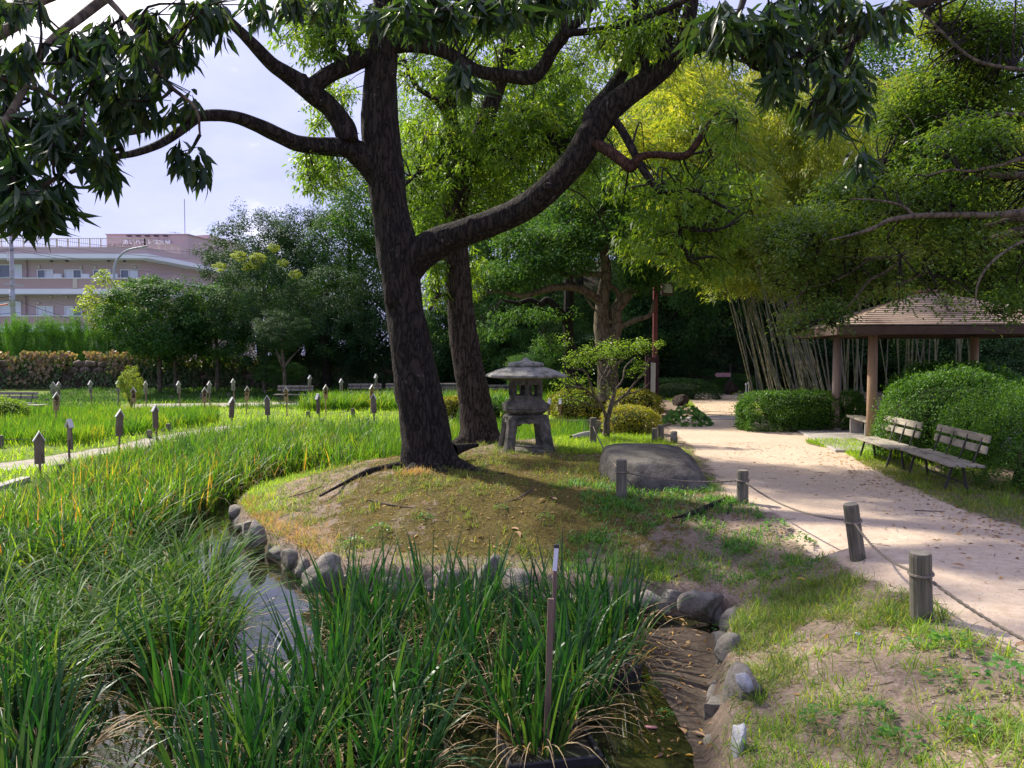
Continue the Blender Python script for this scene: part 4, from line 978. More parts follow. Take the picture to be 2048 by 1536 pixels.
mb = MB(); mb.tube([(-1.4, -.3, zf(613, pd) + .4), (-.2, -.3, zf(609, pd) + .4)], [.06, .06], 8); mb.build('orange_sleeve', M['orange_plastic'], e)
mb = MB(); mb.tube([(-.03, -.0, zf(613, pd) + .4), (-.03, -.0, zf(580, pd) + .4)], [.20, .195], 14); mb.build('pole_band', M['steel_pole'], e, 0, True)
ww = TB()
for (ya, yb, xb, sg) in [(468, 505, 520, 1.2), (480, 520, 520, 1.2), (497, 540, 520, 1.4), (500, 556, 520, 1.4), (592, 640, 420, .8), (600, 690, 330, .6), (625, 640, 330, .5)]:
    a = W(30, ya, pd); b_ = W(xb, yb, pd + 3); ww.tube(rope_pts(a, b_, sg * .35, 14), .022, 3)
    a2 = W(-250, ya - 8, pd - 6); ww.tube(rope_pts(a2, a, .4, 8), .022, 3)
ww.build('overhead_wires', M['cable'], None, label='bundle of thin overhead wires running from the utility pole across the building', cat='wires')
sd_ = 56.0; p = W(229, 640, sd_); e = empty('street_lamp', (p.x, sd_, -.4), label='curved grey street lamp arching to the right in front of the building', cat='street lamp')
ptl = [W(228, 700, sd_), W(228, 560, sd_), W(230, 530, sd_), W(238, 514, sd_), W(254, 501, sd_), W(272, 496, sd_), W(286, 494, sd_)]
tb = TB(); tb.tube([q - Vector((p.x, sd_, -.4)) for q in ptl], [.11, .09, .085, .08, .07, .06, .055], 10, 4); tb.build('pole', M['steel_pole'], e)
q = W(291, 493, sd_) - Vector((p.x, sd_, -.4)); mb = MB(); mb.bar(q - Vector((.22, 0, .02)), q + Vector((.2, 0, .05)), .2, .09, (0, 0, 1)); mb.build('lamp_head', M['steel_pole'], e, .02)

# ------------------------------------------------------------------ wall behind the lawn
wl = empty('stone_wall', (-15, 47, -.6), label='long rough stone wall behind the lawn, overgrown with creeper', cat='wall')
blocks = [rock_mesh('stone', .42, .22, .25, 80 + s, .16, 0, 2) for s in range(5)]
mb = MB(); mb.prism([(-22, .16), (18, .16), (18, .5), (-22, .5)], 0, 2.1); mb.build('core', M['wall_stone'], wl)
for r_ in range(5):
    for c_ in range(52):
        if r_ * 52 + c_ > 290: break
        o = obj('stone', blocks[random.randrange(5)], M['wall_stone'], wl); o.location = (-21.6 + c_ * .77 + (r_ % 2) * .38 + random.uniform(-.05, .05), .06, .22 + r_ * .43); o.rotation_euler = (0, random.uniform(-.15, .15), 0)

# ------------------------------------------------------------------ foliage builders
def rdir(n): return unit(rng.normal(size=(n, 3)))
def crown_unit(name, mat, nclump, per, leaf, asp=.55, seed=0, flat=.7, clr=.17, fill=.25):
    """a crown of unit radius: leaf clumps over a lumpy ball"""
    global rng
    rng = np.random.default_rng(seed)
    d = rdir(nclump); lump = .70 + .42 * vn(d[:, 0] * 2.2 + 5 + seed, d[:, 1] * 2.2 + d[:, 2] * 1.7, seed)
    r = np.where(rng.random(nclump) < fill, rng.uniform(.2, .8, nclump), rng.uniform(.82, 1.0, nclump)) * lump
    c = d * r[:, None]; n = nclump * per
    cc = np.repeat(c, per, 0); q = rdir(n) * (rng.random((n, 1)) ** .45) * clr * np.repeat(rng.uniform(.6, 1.35, nclump), per)[:, None]; q[:, 2] *= flat
    P = cc + q; out = unit(unit(q) * .6 + unit(cc) * .5)
    Nn = unit(out + np.array([0, 0, .7]) + rng.normal(size=(n, 3)) * .45); D = unit(np.cross(Nn, rdir(n)) + out * .5 - np.array([0, 0, .25]))
    V, F = leaf_arrays(P, D, Nn, leaf * rng.uniform(.7, 1.3, n), leaf * asp * rng.uniform(.8, 1.2, n))
    me = qmesh(name, V, F); me.materials.append(M[mat]); return me
def trunk_mesh(pts, rads, limbs=(), n=10, rough=.15, seed=1):
    tb = TB(); tb.tube(pts, rads, n, 3, rough, seed)
    for i, (P, r) in enumerate(limbs): tb.tube(P, r, max(5, n - 3), 3, rough, seed + i + 1)
    return tb
def bgtree(name, x, y, h, cr, crown, lab, cz=None, squash=.85, trunk=.22, barkm='dark_bark', zb=None, seed=0, grp=None, rz=None, cx=0, sx=1.0):
    z0 = H(x, y) if zb is None else zb
    e = empty(name, (x, y, z0), 0, label=lab, cat='tree', group=grp)
    rr = random.Random(seed + 100)
    top = h - cr * squash * .6; czz = h - cr * squash if cz is None else cz
    tb = TB(); pts = [(0, 0, -.3), (rr.uniform(-.1, .1), 0, top * .3), (rr.uniform(-.2, .2) + cx * .4, rr.uniform(-.2, .2), top * .65), (cx * .9, 0, top)]
    tb.tube(pts, [trunk * 1.25, trunk, trunk * .75, trunk * .2], 9, 3, .15, seed)
    for k in range(6):
        a = rr.uniform(0, 6.28); zs = rr.uniform(.3, .7) * top; L = cr * rr.uniform(.5, .85)
        tb.tube([(cx * .5, 0, zs), (cx * .7 + math.cos(a) * L * .5, math.sin(a) * L * .5, zs + L * .5), (cx + math.cos(a) * L, math.sin(a) * L, min(h - .5, zs + L * .9))], [trunk * .5, trunk * .3, trunk * .08], 6, 3, .1, seed + k)
    tb.build('trunk', M[barkm], e)
    o = obj('crown', crown, None, e); o.location = (cx, 0, czz); o.scale = (cr * sx, cr, cr * squash); o.rotation_euler = (0, 0, rr.uniform(0, 6.28) if rz is None else rz)
    return e
UC = {}
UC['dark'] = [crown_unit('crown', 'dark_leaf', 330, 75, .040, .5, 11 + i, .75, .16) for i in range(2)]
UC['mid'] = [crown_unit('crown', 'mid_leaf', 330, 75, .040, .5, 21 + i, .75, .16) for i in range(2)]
UC['oak'] = [crown_unit('crown', 'oak_leaf', 260, 80, .050, .28, 31, .8, .19)]
UC['round'] = [crown_unit('crown', 'mid_leaf', 260, 75, .062, .5, 41 + i, .65, .19, .15) for i in range(2)]
UC['pale'] = [crown_unit('crown', 'pale_leaf', 90, 60, .085, .55, 51, .6, .24)]
UC['yellow'] = [crown_unit('crown', 'yellow_leaf', 60, 50, .11, .5, 52, .5, .26)]
UC['conifer'] = [crown_unit('crown', 'conifer_leaf', 160, 70, .09, .25, 53, 1.3, .2)]

# left trees in front of the wall
def tr(px, pyt, d, crpx, crown, lab, name='park_tree', **k):
    x = W(px, 700, d).x; z0 = H(x, d) if d < 46 else -.5; h = W(px, pyt, d).z - z0
    return bgtree(name, x, d, h, crpx * d / FPX, crown, lab, zb=z0, **k)
G1 = 'trees on the left before the stone wall'
tr(318, 540, 44, 112, UC['round'][0], 'round-crowned dark green tree on two thin trunks, left in the group before the wall', squash=.86, trunk=.11, barkm='grey_bark', seed=1)
tr(352, 600, 44.5, 70, UC['dark'][0], 'smaller tree with forked trunk behind the round-crowned tree', squash=.9, trunk=.10, barkm='grey_bark', seed=2)
tr(432, 560, 45, 82, UC['round'][1], 'middle round tree with slightly yellow-green top on a forked trunk', squash=1.0, trunk=.11, barkm='grey_bark', seed=3)
tr(528, 495, 44, 95, UC['dark'][1], 'dense blue-green tree with a narrow crown and yellow shoots on top', squash=1.22, trunk=.12, barkm='grey_bark', seed=4)
tr(566, 620, 40, 60, UC['dark'][0], 'slender tree with a straight pale trunk beside the back bench', squash=.7, trunk=.09, barkm='grey_bark', seed=5)
tr(232, 545, 52, 62, UC['pale'][0], 'light yellow-green airy tree before the building, left of the round-crowned tree', squash=1.15, trunk=.08, barkm='grey_bark', seed=6)
for px, py, s, lab in [(515, 512, .45, 'bright yellow shoots at the top of the dense blue-green tree'), (478, 508, .42, 'bright yellow twig fan left of the treetop shoots'), (548, 492, .34, 'highest yellow shoot of the dense tree, pointing up'), (590, 545, .36, 'small yellow sprig on the right of the dense tree'), (565, 522, .30, 'yellow shoot on the upper right slope of the dense tree'), (440, 530, .38, 'yellow leaf patch low on the left shoulder of the dense tree'), (500, 530, .45, 'yellow-green leaves just below the treetop shoots')]:
    p = W(px, py + 4, 42.9); o = obj('yellow_shoots', UC['pale' if s < .37 else 'yellow'][0], None, None, label=lab, cat='foliage'); o.location = p; o.scale = (s * 1.1, s, s * .75); o.rotation_euler = (0, 0, random.uniform(0, 6))
# tall dark wood on the left and behind
WD_ = [  # px, top py, depth, crown radius px, type, label
    (520, 415, 54, 110, 'dark', 'big rounded dark tree rising behind the yellow-topped tree'),
    (620, 400, 53, 105, 'dark', 'tall dark tree left of the big trunk, highest of the left wood'),
    (700, 372, 52, 100, 'mid', 'dark tree behind the left edge of the big trunk'),
    (655, 520, 46, 100, 'dark', 'dark low-hanging tree over the back benches'),
    (740, 540, 47, 90, 'dark', 'dark tree hanging low behind the big trunk base'),
    (590, 560, 48, 70, 'dark', 'dark undergrown tree between the slender tree and the wood'),
    (800, 250, 50, 150, 'mid', 'tall tree seen between the two big trunks'),
    (900, 120, 46, 170, 'oak', 'tall light green tree behind the second trunk'),
    (1010, 40, 50, 190, 'mid', 'very tall tree behind the upper right limb of the big oak'),
    (960, 480, 42, 120, 'mid', 'leafy tree low behind the second trunk'),
    (1160, 90, 44, 170, 'oak', 'tall light green tree right of the second trunk'),
    (1290, 130, 46, 160, 'mid', 'tall tree with bluish green leaves behind the big right limb'),
    (1060, 520, 40, 130, 'mid', 'mid green tree above the lantern'),
    (1330, 420, 40, 130, 'mid', 'leafy tree behind the lamp post'),
    (1400, 560, 46, 120, 'dark', 'very dark tree above the far path'),
    (1250, 560, 44, 110, 'dark', 'dark tree right behind the pale forked tree'),
    (1500, 300, 50, 170, 'mid', 'tree behind the bamboo tops'),
    (1480, 600, 50, 110, 'dark', 'dark tree closing the end of the far path'),
    (1700, 60, 46, 200, 'mid', 'tall tree far behind the shelter'),
    (1900, 20, 42, 230, 'mid', 'tall tree at the far right edge'),
    (1800, 300, 44, 200, 'dark', 'dark tree behind the shelter roof'),
    (2010, 380, 38, 180, 'dark', 'dark tree behind the right end of the shelter'),
    (1640, 420, 48, 150, 'dark', 'dark tree between the bamboo and the shelter'),
    (1380, 20, 52, 190, 'mid', 'tall tree behind the top of the right limb'),
    (1120, 620, 38, 90, 'mid', 'bushy tree behind the lantern roof'),
    (860, 560, 44, 80, 'mid', 'leafy tree filling the gap between the two big trunks')]
for i, (px, pt, d, cr_, ty, lab) in enumerate(WD_):
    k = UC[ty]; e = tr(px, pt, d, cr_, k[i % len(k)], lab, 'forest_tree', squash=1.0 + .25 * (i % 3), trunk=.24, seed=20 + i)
# second tier of crown mass so that the wood closes down to the ground
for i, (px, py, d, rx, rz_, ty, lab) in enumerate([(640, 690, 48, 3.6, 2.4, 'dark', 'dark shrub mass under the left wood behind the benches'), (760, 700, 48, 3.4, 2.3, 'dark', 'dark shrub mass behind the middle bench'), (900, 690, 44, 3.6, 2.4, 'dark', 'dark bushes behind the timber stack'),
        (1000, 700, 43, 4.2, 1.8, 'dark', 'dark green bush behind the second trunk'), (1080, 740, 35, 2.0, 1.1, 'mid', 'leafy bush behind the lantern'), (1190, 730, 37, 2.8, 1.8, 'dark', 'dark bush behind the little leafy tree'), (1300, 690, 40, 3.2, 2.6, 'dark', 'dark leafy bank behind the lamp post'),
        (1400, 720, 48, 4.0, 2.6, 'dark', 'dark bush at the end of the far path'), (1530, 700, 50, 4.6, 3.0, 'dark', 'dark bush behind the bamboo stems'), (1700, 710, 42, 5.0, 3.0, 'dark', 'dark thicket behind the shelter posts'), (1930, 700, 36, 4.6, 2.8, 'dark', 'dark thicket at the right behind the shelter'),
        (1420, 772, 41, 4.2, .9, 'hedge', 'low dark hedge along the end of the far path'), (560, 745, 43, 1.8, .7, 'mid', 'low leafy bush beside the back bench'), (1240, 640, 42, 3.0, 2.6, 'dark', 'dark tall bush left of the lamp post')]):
    if ty == 'hedge': ty = 'mid'
    p = W(px, py, d); o = obj('bush', UC[ty][i % 2], None, None, label=lab, cat='bush'); o.location = p; o.scale = (rx, rx * .7, rz_); o.rotation_euler = (0, 0, i)

# conifer hedge behind the wall, creeper on it
NUM = 'first second third fourth fifth sixth seventh eighth ninth tenth eleventh twelfth thirteenth fourteenth fifteenth sixteenth'.split()
for i in range(16):
    px = -60 + i * 21 + random.uniform(-5, 5); pt = 652 - 14 * random.random() + (10 if i % 3 == 0 else 0); d = 50 + random.uniform(-.6, .6)
    p = W(px, pt, d); h = p.z + .4; e = empty('conifer_shrub', (p.x, d, -.4), label='pointed bright green conifer above the creeper wall, %s in the row from the left' % NUM[i], cat='conifer', group='conifers in a row behind the wall')
    mb = MB(); mb.tube([(0, 0, 0), (0, 0, h * .8)], [.06, .02], 6); mb.build('trunk', M['dark_bark'], e)
    o = obj('crown', UC['conifer'][0], None, e); o.location = (0, 0, h * .55); o.scale = (.75, .75, h * .5); o.rotation_euler = (0, 0, i)
rng = np.random.default_rng(5)
def ivy(name, mat, x0, x1, z0, z1, y, n, leaf, lab, cat, dens=None, kind=None):
    X = rng.uniform(x0, x1, n); Z = z0 + (z1 - z0) * rng.random(n)
    keep = fbm(X, Z, .8, 8) > (.42 if dens is None else dens); X, Z = X[keep], Z[keep]; n = len(X)
    P = np.stack([X, y - .25 * rng.random(n) - .12 * fbm(X, Z, 1.5, 4), Z], 1); Nn = unit(np.array([0, -1, .5]) + rng.normal(size=(n, 3)) * .4)
    V, F = leaf_arrays(P, unit(np.array([0, -.3, -1]) + rng.normal(size=(n, 3)) * .4), Nn, leaf * rng.uniform(.6, 1.3, n), leaf * .8, .2)
    return obj(name, qmesh(name, V, F), M[mat], None, label=lab, cat=cat, kind=kind)
ivy('ivy', 'ivy_leaf', -37, 3, -.5, 1.9, 46.9, 22000, .20, None, None, .33, 'stuff')
ivy('creeper', 'creeper_leaf', -37, -23, .9, 1.9, 46.7, 1000, .26, None, None, .42, 'stuff')
ivy('creeper', 'creeper_leaf', -37, -22, 1.6, 2.15, 46.75, 900, .24, None, None, .35, 'stuff')
ivy('creeper', 'creeper_leaf', -37, -28, .2, 1.3, 46.7, 500, .22, None, None, .5, 'stuff')
A = np.stack([rng.uniform(-32, -24, 150), np.full(150, 46.6), np.full(150, -.5)], 1); B = A + np.stack([rng.uniform(-.5, .4, 150), np.full(150, .05), rng.uniform(1.2, 2.0, 150)], 1)
V, F = sticks(A, B, .02, .008); obj('creeper_stems', qmesh('creeper_stems', V, F), M['twig'], None, kind='stuff')

# ------------------------------------------------------------------ big oaks
def limb(pts, tb, n=14, sub=5, rough=.16, seed=0):
    """pts: px, py, radius px, depth; returns the centre line for twigs"""
    P = [W(a, b_, d) for a, b_, r, d in pts]; r = [r * d / FPX for a, b_, r, d in pts]
    tb.tube(P, r, n, sub, rough, seed); return np.array([tuple(p) for p in catmull(P, 4)])
def foliage(parent, name, mat, blobs, skel, per=(9, 14), leaf=.14, asp=.25, seed=3, big=False, twigs=True, droop=.75, spread=.10, origin=None, hub=9):
    """clusters of leaves in blobs (px, py, rx, ry, depth, half depth, clusters); twigs join clusters to hubs and hubs to the limbs"""
    rg = np.random.default_rng(seed); Cc = []
    for px, py, rx, ry, d, hd, n in blobs:
        a = unit(rg.normal(size=(n, 3))) * (rg.random((n, 1)) ** .5)
        for q in a:
            dd = d + q[1] * hd; Cc.append(tuple(W(px + q[0] * rx, py + q[2] * ry, dd)))
    Cc = np.array(Cc); n = len(Cc); k = rg.integers(per[0], per[1], n); idx = np.repeat(np.arange(n), k); m_ = len(idx)
    az = rg.uniform(0, 2 * np.pi, m_); dn = rg.uniform(-.2, 1.0, m_) * droop
    D = unit(np.stack([np.cos(az), np.sin(az), -dn * 1.6], 1)); P = Cc[idx] + D * spread * rg.random((m_, 1)) + rg.normal(size=(m_, 3)) * spread * .35
    P[:, 2] += rg.uniform(0, 1, m_) * spread * 1.1
    Nn = unit(np.array([0, 0, 1.0]) + D * .4 + rg.normal(size=(m_, 3)) * .35)
    fn = bigleaf_arrays if big else leaf_arrays
    V, F = fn(P, D, Nn, leaf * rg.uniform(.6, 1.2, m_), leaf * asp * rg.uniform(.8, 1.2, m_), .3)
    o0 = np.array(origin if origin is not None else (0, 0, 0))
    ob = obj(name, qmesh(name, V - o0, F), M[mat], parent)
    if twigs and skel is not None:
        sk = np.vstack(skel); hubs = Cc[rg.permutation(n)[:max(1, n // hub)]]
        dh = ((Cc[:, None] - hubs[None]) ** 2).sum(-1); hi_ = dh.argmin(1)
        ds = ((hubs[:, None] - sk[None]) ** 2).sum(-1); si = ds.argmin(1)
        tb = TB(); V, F = sticks(hubs[hi_], Cc, .006, .003); tb.add(V - o0, F)
        for h_, s_ in zip(hubs, sk[si]):
            L = np.linalg.norm(h_ - s_)
            if L > 2.6: continue
            md = (h_ + s_) / 2 + rg.normal(size=3) * L * .12 + np.array([0, 0, L * .10])
            tb.tube(np.array([s_, md, h_]) - o0, [min(.03, .010 + .006 * L), .010, .006], 5, 4)
        tb.build('twigs', M['dark_bark'], parent, kind='stuff')
    return ob
DK = 13.1
o1 = W(858, 935, DK); oak1 = empty('oak_tree', (0, 0, 0), label='massive dark-barked oak on the mound with a long limb sweeping right', cat='tree')
tb = TB(); sk1 = []
sk1.append(limb([(866, 985, 92, DK), (862, 940, 64, DK), (856, 905, 54, DK), (850, 860, 49, DK), (838, 790, 46, DK), (823, 700, 42, DK), (809, 620, 38, DK), (803, 560, 38, DK), (795, 500, 42, DK), (783, 440, 37, DK), (772, 360, 37, DK), (764, 290, 38, DK), (760, 220, 35, DK), (761, 150, 32, DK), (768, 60, 27, DK), (772, -60, 23, DK), (765, -200, 17, DK), (760, -380, 8, DK)], tb, 28, 6, .13, 1))
sk1.append(limb([(810, 560, 26, DK), (838, 512, 34, DK), (885, 482, 30, DK - .1), (950, 458, 27, DK - .3), (1030, 425, 26, DK - .5), (1095, 380, 26, DK - .7), (1148, 325, 26, DK - .8), (1183, 268, 28, DK - .9), (1225, 212, 25, DK - 1), (1290, 165, 21, DK - 1.1), (1345, 118, 18, DK - 1.2), (1375, 50, 15, DK - 1.2), (1390, -40, 12, DK - 1.2), (1420, -200, 6, DK - 1)], tb, 22, 6, .15, 2))
sk1.append(limb([(1185, 270, 20, DK - .9), (1188, 232, 22, DK - .9), (1215, 190, 15, DK - .7), (1260, 120, 12, DK - .4), (1290, 40, 9, DK - .2), (1300, -60, 6, DK)], tb, 12, 5, .15, 3))
sk1.append(limb([(1290, 160, 12, DK - 1.1), (1288, 120, 9, DK - 1.1), (1280, 60, 8, DK - 1.2), (1268, -10, 7, DK - 1.3)], tb, 10, 4, .15, 4))
sk1.append(limb([(1335, 128, 12, DK - 1.2), (1330, 80, 15, DK - 1.1), (1350, 20, 12, DK - 1), (1370, -40, 10, DK - 1)], tb, 10, 4, .15, 5))
sk1.append(limb([(1375, 105, 9, DK - 1.2), (1420, 92, 8, DK - 1.4), (1480, 98, 7, DK - 1.7), (1540, 80, 5, DK - 2)], tb, 10, 4, .12, 6))
sk1.append(limb([(780, 395, 20, DK), (742, 330, 26, DK - .1), (712, 300, 21, DK - .2), (655, 293, 18, DK - .4), (600, 288, 16, DK - .7), (560, 272, 15, DK - .9), (510, 248, 14, DK - 1.2), (460, 232, 12, DK - 1.5), (400, 232, 11, DK - 1.9), (340, 240, 9, DK - 2.3), (270, 262, 7, DK - 2.7), (200, 270, 5, DK - 3)], tb, 16, 5, .15, 7))
sk1.append(limb([(395, 236, 9, DK - 1.9), (360, 262, 9, DK - 2.1), (320, 288, 8, DK - 2.3), (270, 306, 7, DK - 2.6), (210, 318, 6, DK - 2.9), (140, 345, 4, DK - 3.2)], tb, 12, 5, .12, 8))
sk1.append(limb([(735, 330, 20, DK - .1), (700, 292, 22, DK - .2), (688, 255, 22, DK - .3), (660, 215, 20, DK - .4), (622, 184, 20, DK - .6), (592, 160, 18, DK - .7), (548, 132, 14, DK - 1), (512, 95, 12, DK - 1.2), (480, 62, 10, DK - 1.4), (440, 22, 9, DK - 1.6), (390, -40, 6, DK - 1.9)], tb, 16, 5, .18, 9))
sk1.append(limb([(762, 130, 22, DK), (735, 115, 17, DK - .1), (700, 130, 17, DK - .3), (660, 148, 16, DK - .5), (625, 172, 17, DK - .6), (605, 185, 18, DK - .65)], tb, 14, 5, .15, 10))
sk1.append(limb([(712, 128, 13, DK - .2), (705, 90, 10, DK - .1), (690, 50, 9, DK), (668, 5, 8, DK + .2), (640, -60, 6, DK + .4)], tb, 10, 5, .15, 11))
sk1.append(limb([(690, 135, 10, DK - .3), (660, 95, 10, DK - .3), (635, 50, 9, DK - .2), (600, 10, 8, DK), (570, -40, 6, DK)], tb, 10, 5, .15, 12))
sk1.append(limb([(765, 100, 16, DK), (800, 90, 15, DK - .1), (850, 92, 15, DK - .2), (900, 108, 13, DK - .3), (950, 140, 13, DK - .4), (1000, 150, 13, DK - .5), (1060, 155, 14, DK - .6), (1085, 135, 13, DK - .6), (1105, 100, 13, DK - .7), (1130, 62, 13, DK - .8), (1133, 20, 10, DK - .8), (1125, -50, 8, DK - .8)], tb, 14, 5, .15, 13))
sk1.append(limb([(1130, 62, 10, DK - .8), (1160, 40, 9, DK - .9), (1190, 0, 8, DK - 1), (1215, -60, 6, DK - 1)], tb, 10, 4, .12, 14))
sk1.append(limb([(1130, 66, 8, DK - .8), (1185, 62, 7, DK - 1), (1260, 46, 6.5, DK - 1.3), (1330, 20, 6, DK - 1.6), (1400, -15, 5, DK - 1.9)], tb, 10, 4, .12, 15))
sk1.append(limb([(1222, 232, 8, DK - 1), (1245, 262, 8, DK - 1.1), (1268, 305, 8, DK - 1.2), (1290, 345, 7.5, DK - 1.3), (1322, 383, 7, DK - 1.4), (1352, 386, 6, DK - 1.5), (1362, 420, 6, DK - 1.5), (1360, 470, 5, DK - 1.5), (1378, 520, 3, DK - 1.5)], tb, 10, 5, .15, 16))
sk1.append(limb([(1350, 385, 5, DK - 1.5), (1385, 380, 5, DK - 1.6), (1430, 404, 3.5, DK - 1.8), (1470, 430, 2, DK - 2)], tb, 8, 4, .12, 17))
sk1.append(limb([(1362, 450, 3.5, DK - 1.5), (1400, 462, 3, DK - 1.6), (1450, 455, 2.5, DK - 1.8), (1480, 440, 1.5, DK - 2)], tb, 8, 4, .12, 18))
rt = TB()
for pts in ([(800, 935, 13, DK - .2), (765, 938, 8, DK - .35), (735, 944, 6, DK - .5), (700, 960, 4, DK - .8), (640, 992, 2, DK - 1.6)], [(905, 925, 16, DK - .3), (950, 942, 9, DK - .7), (985, 950, 5, DK - 1), (1010, 948, 3, DK - 1.0)], [(830, 945, 20, DK - .5), (800, 955, 10, DK - .7), (780, 962, 6, DK - .85)], [(880, 945, 20, DK - .5), (895, 955, 10, DK - .8), (930, 960, 5, DK - 1)], [(905, 900, 14, DK + .3), (935, 893, 7, DK + .6), (955, 890, 4, DK + .8)]):
    limb(pts, rt, 10, 4, .2, 30)
V_ = np.vstack(tb.V); tb.build('trunk', M['oak_bark'], oak1); rt.build('root', M['oak_bark'], oak1)
tb2 = TB(); sk1.append(limb([(1188, 286, 10, DK - 1), (1215, 300, 11, DK - 1.1), (1245, 322, 11, DK - 1.2), (1262, 333, 12, DK - 1.2), (1280, 314, 8, DK - 1.3), (1312, 309, 7, DK - 1.4), (1366, 313, 8, DK - 1.5), (1390, 292, 7, DK - 1.6), (1412, 258, 6.5, DK - 1.6), (1437, 228, 5.5, DK - 1.7)], tb2, 12, 5, .2, 19))
bark('red_bark', (.018, .009, .007), (.075, .038, .028), 18, .4, .015); tb2.build('dead_branch', M['red_bark'], oak1, label='reddish dead side branch ending in a bare upturned stub')
kn = rock_mesh('trunk_knot', .17, .16, .30, 71, .2); o = obj('trunk_knot', kn, M['oak_bark'], oak1); o.location = W(790, 585, DK - .20)
for kx, ky, kr, kd in [(1192, 222, .17, DK - .95), (1345, 112, .17, DK - 1.25), (694, 268, .20, DK - .35), (604, 172, .20, DK - .7), (1128, 62, .13, DK - .85), (1100, 374, .10, DK - .95), (940, 450, .12, DK - .45)]:
    o = obj('branch_knot', rock_mesh('branch_knot', kr, kr * .8, kr * .9, int(kx), .25), M['oak_bark'], oak1); o.location = W(kx, ky, kd)
foliage(oak1, 'crown', 'oak_leaf', [(1390, 450, 120, 80, 13.0, 1.2, 250), (1330, 370, 110, 50, 13.2, .9, 70), (1280, 480, 60, 70, 12.6, .8, 70), (1440, 400, 110, 90, 12.6, 1.2, 130), (1430, 300, 60, 50, 12.4, .8, 24), (1250, 380, 50, 40, 13, .6, 30), (1370, 420, 100, 60, 11.4, .5, 70), (1340, 500, 60, 40, 11.4, .4, 30), (1290, 60, 120, 90, 12.2, 1.2, 260), (640, 350, 60, 60, 13.0, 1.0, 70), (650, 60, 110, 80, 13.2, 1.2, 240), (1010, 40, 160, 60, 12.8, 1.2, 220),
    (860, 20, 90, 60, 13, 1.0, 150), (1450, 250, 60, 60, 11, 1, 40), (640, 250, 30, 40, 13.2, .5, 16), (1400, 540, 70, 36, 12.4, .8, 60)], sk1, (9, 14), .15, .25, 3)
foliage(oak1, 'crown', 'oak_leaf', [(650, -220, 480, 160, 13, 2.6, 260), (1250, -220, 240, 140, 12.5, 2.0, 180), (300, -170, 220, 120, 11, 1.6, 50)], sk1, (9, 13), .17, .28, 4)  # unseen upper crown, clusters added as shade canopy and thinned for dapple
OK2 = 17.0
oak2 = empty('oak_tree', (0, 0, 0), label='second oak behind the lantern side of the mound, straight dark trunk leaning left', cat='tree')
tb = TB(); sk2 = []
sk2.append(limb([(966, 905, 62, OK2), (960, 878, 46, OK2), (955, 840, 36, OK2), (948, 790, 32, OK2), (938, 740, 30, OK2), (930, 690, 29, OK2), (922, 620, 27, OK2), (915, 550, 26, OK2), (911, 480, 25, OK2), (910, 420, 25, OK2), (915, 370, 26, OK2), (918, 330, 22, OK2), (908, 280, 17, OK2), (900, 220, 14, OK2), (905, 150, 12, OK2), (915, 60, 9, OK2), (920, -60, 6, OK2)], tb, 22, 5, .12, 41))
sk2.append(limb([(918, 360, 20, OK2), (938, 318, 21, OK2 + .1), (962, 270, 18, OK2 + .2), (978, 220, 17, OK2 + .3), (998, 160, 17, OK2 + .4), (1015, 90, 15, OK2 + .5), (1032, 20, 12, OK2 + .6), (1050, -80, 8, OK2 + .8)], tb, 16, 5, .14, 42))
sk2.append(limb([(998, 160, 11, OK2 + .4), (1020, 120, 10, OK2 + .7), (1045, 95, 9, OK2 + 1), (1068, 60, 8, OK2 + 1.2), (1100, 10, 6, OK2 + 1.5)], tb, 10, 5, .14, 43))
sk2.append(limb([(920, 350, 7, OK2), (880, 330, 5, OK2 - .3), (840, 345, 4, OK2 - .6), (810, 370, 3, OK2 - .9)], tb, 8, 4, .1, 44)); sk2.append(limb([(925, 640, 5, OK2), (905, 600, 5, OK2 - .2), (878, 590, 4, OK2 - .3), (860, 620, 3, OK2 - .4)], tb, 8, 4, .1, 45))
sk2.append(limb([(940, 300, 8, OK2), (990, 270, 6, OK2 - .4), (1050, 262, 5, OK2 - .7), (1110, 290, 3, OK2 - 1)], tb, 8, 4, .1, 46)); sk2.append(limb([(905, 240, 8, OK2), (870, 200, 6, OK2 - .2), (830, 170, 5, OK2 - .5), (810, 120, 3, OK2 - .7)], tb, 8, 4, .1, 47))
for pts in ([(925, 885, 16, OK2 - .4), (900, 895, 8, OK2 - .7), (880, 900, 4, OK2 - .9)], [(990, 880, 16, OK2 - .3), (1005, 892, 8, OK2 - .6), (1016, 898, 4, OK2 - .8)]): limb(pts, tb, 10, 4, .2, 48)
tb.build('trunk', M['oak_bark_light'], oak2)
foliage(oak2, 'crown', 'oak_leaf', [(900, 300, 120, 110, 17, 2.0, 360), (1040, 300, 130, 100, 16.6, 1.8, 380), (1080, 230, 80, 50, 16, 1.0, 150), (860, 420, 60, 90, 17, 1.2, 150), (980, 400, 90, 80, 17.2, 1.6, 200), (880, 130, 120, 100, 17, 2.0, 300), (1100, 130, 120, 100, 17.5, 2.0, 330), (870, 560, 30, 70, 16.8, .6, 60), (950, 540, 30, 60, 17.4, .6, 40),
    (1180, 330, 70, 90, 16.5, 1.4, 150), (850, 480, 22, 30, 16.8, .4, 16), (1150, 250, 80, 80, 17.0, 1.4, 150), (660, 200, 60, 60, 18, 1.2, 90), (650, 330, 60, 50, 17.5, 1, 110)], sk2, (9, 14), .16, .25, 6)
foliage(oak2, 'crown', 'oak_leaf', [(900, -150, 340, 130, 17, 2.6, 300)], sk2, (9, 13), .18, .28, 7)  # oak top out of view, extra clusters set for the dapple below

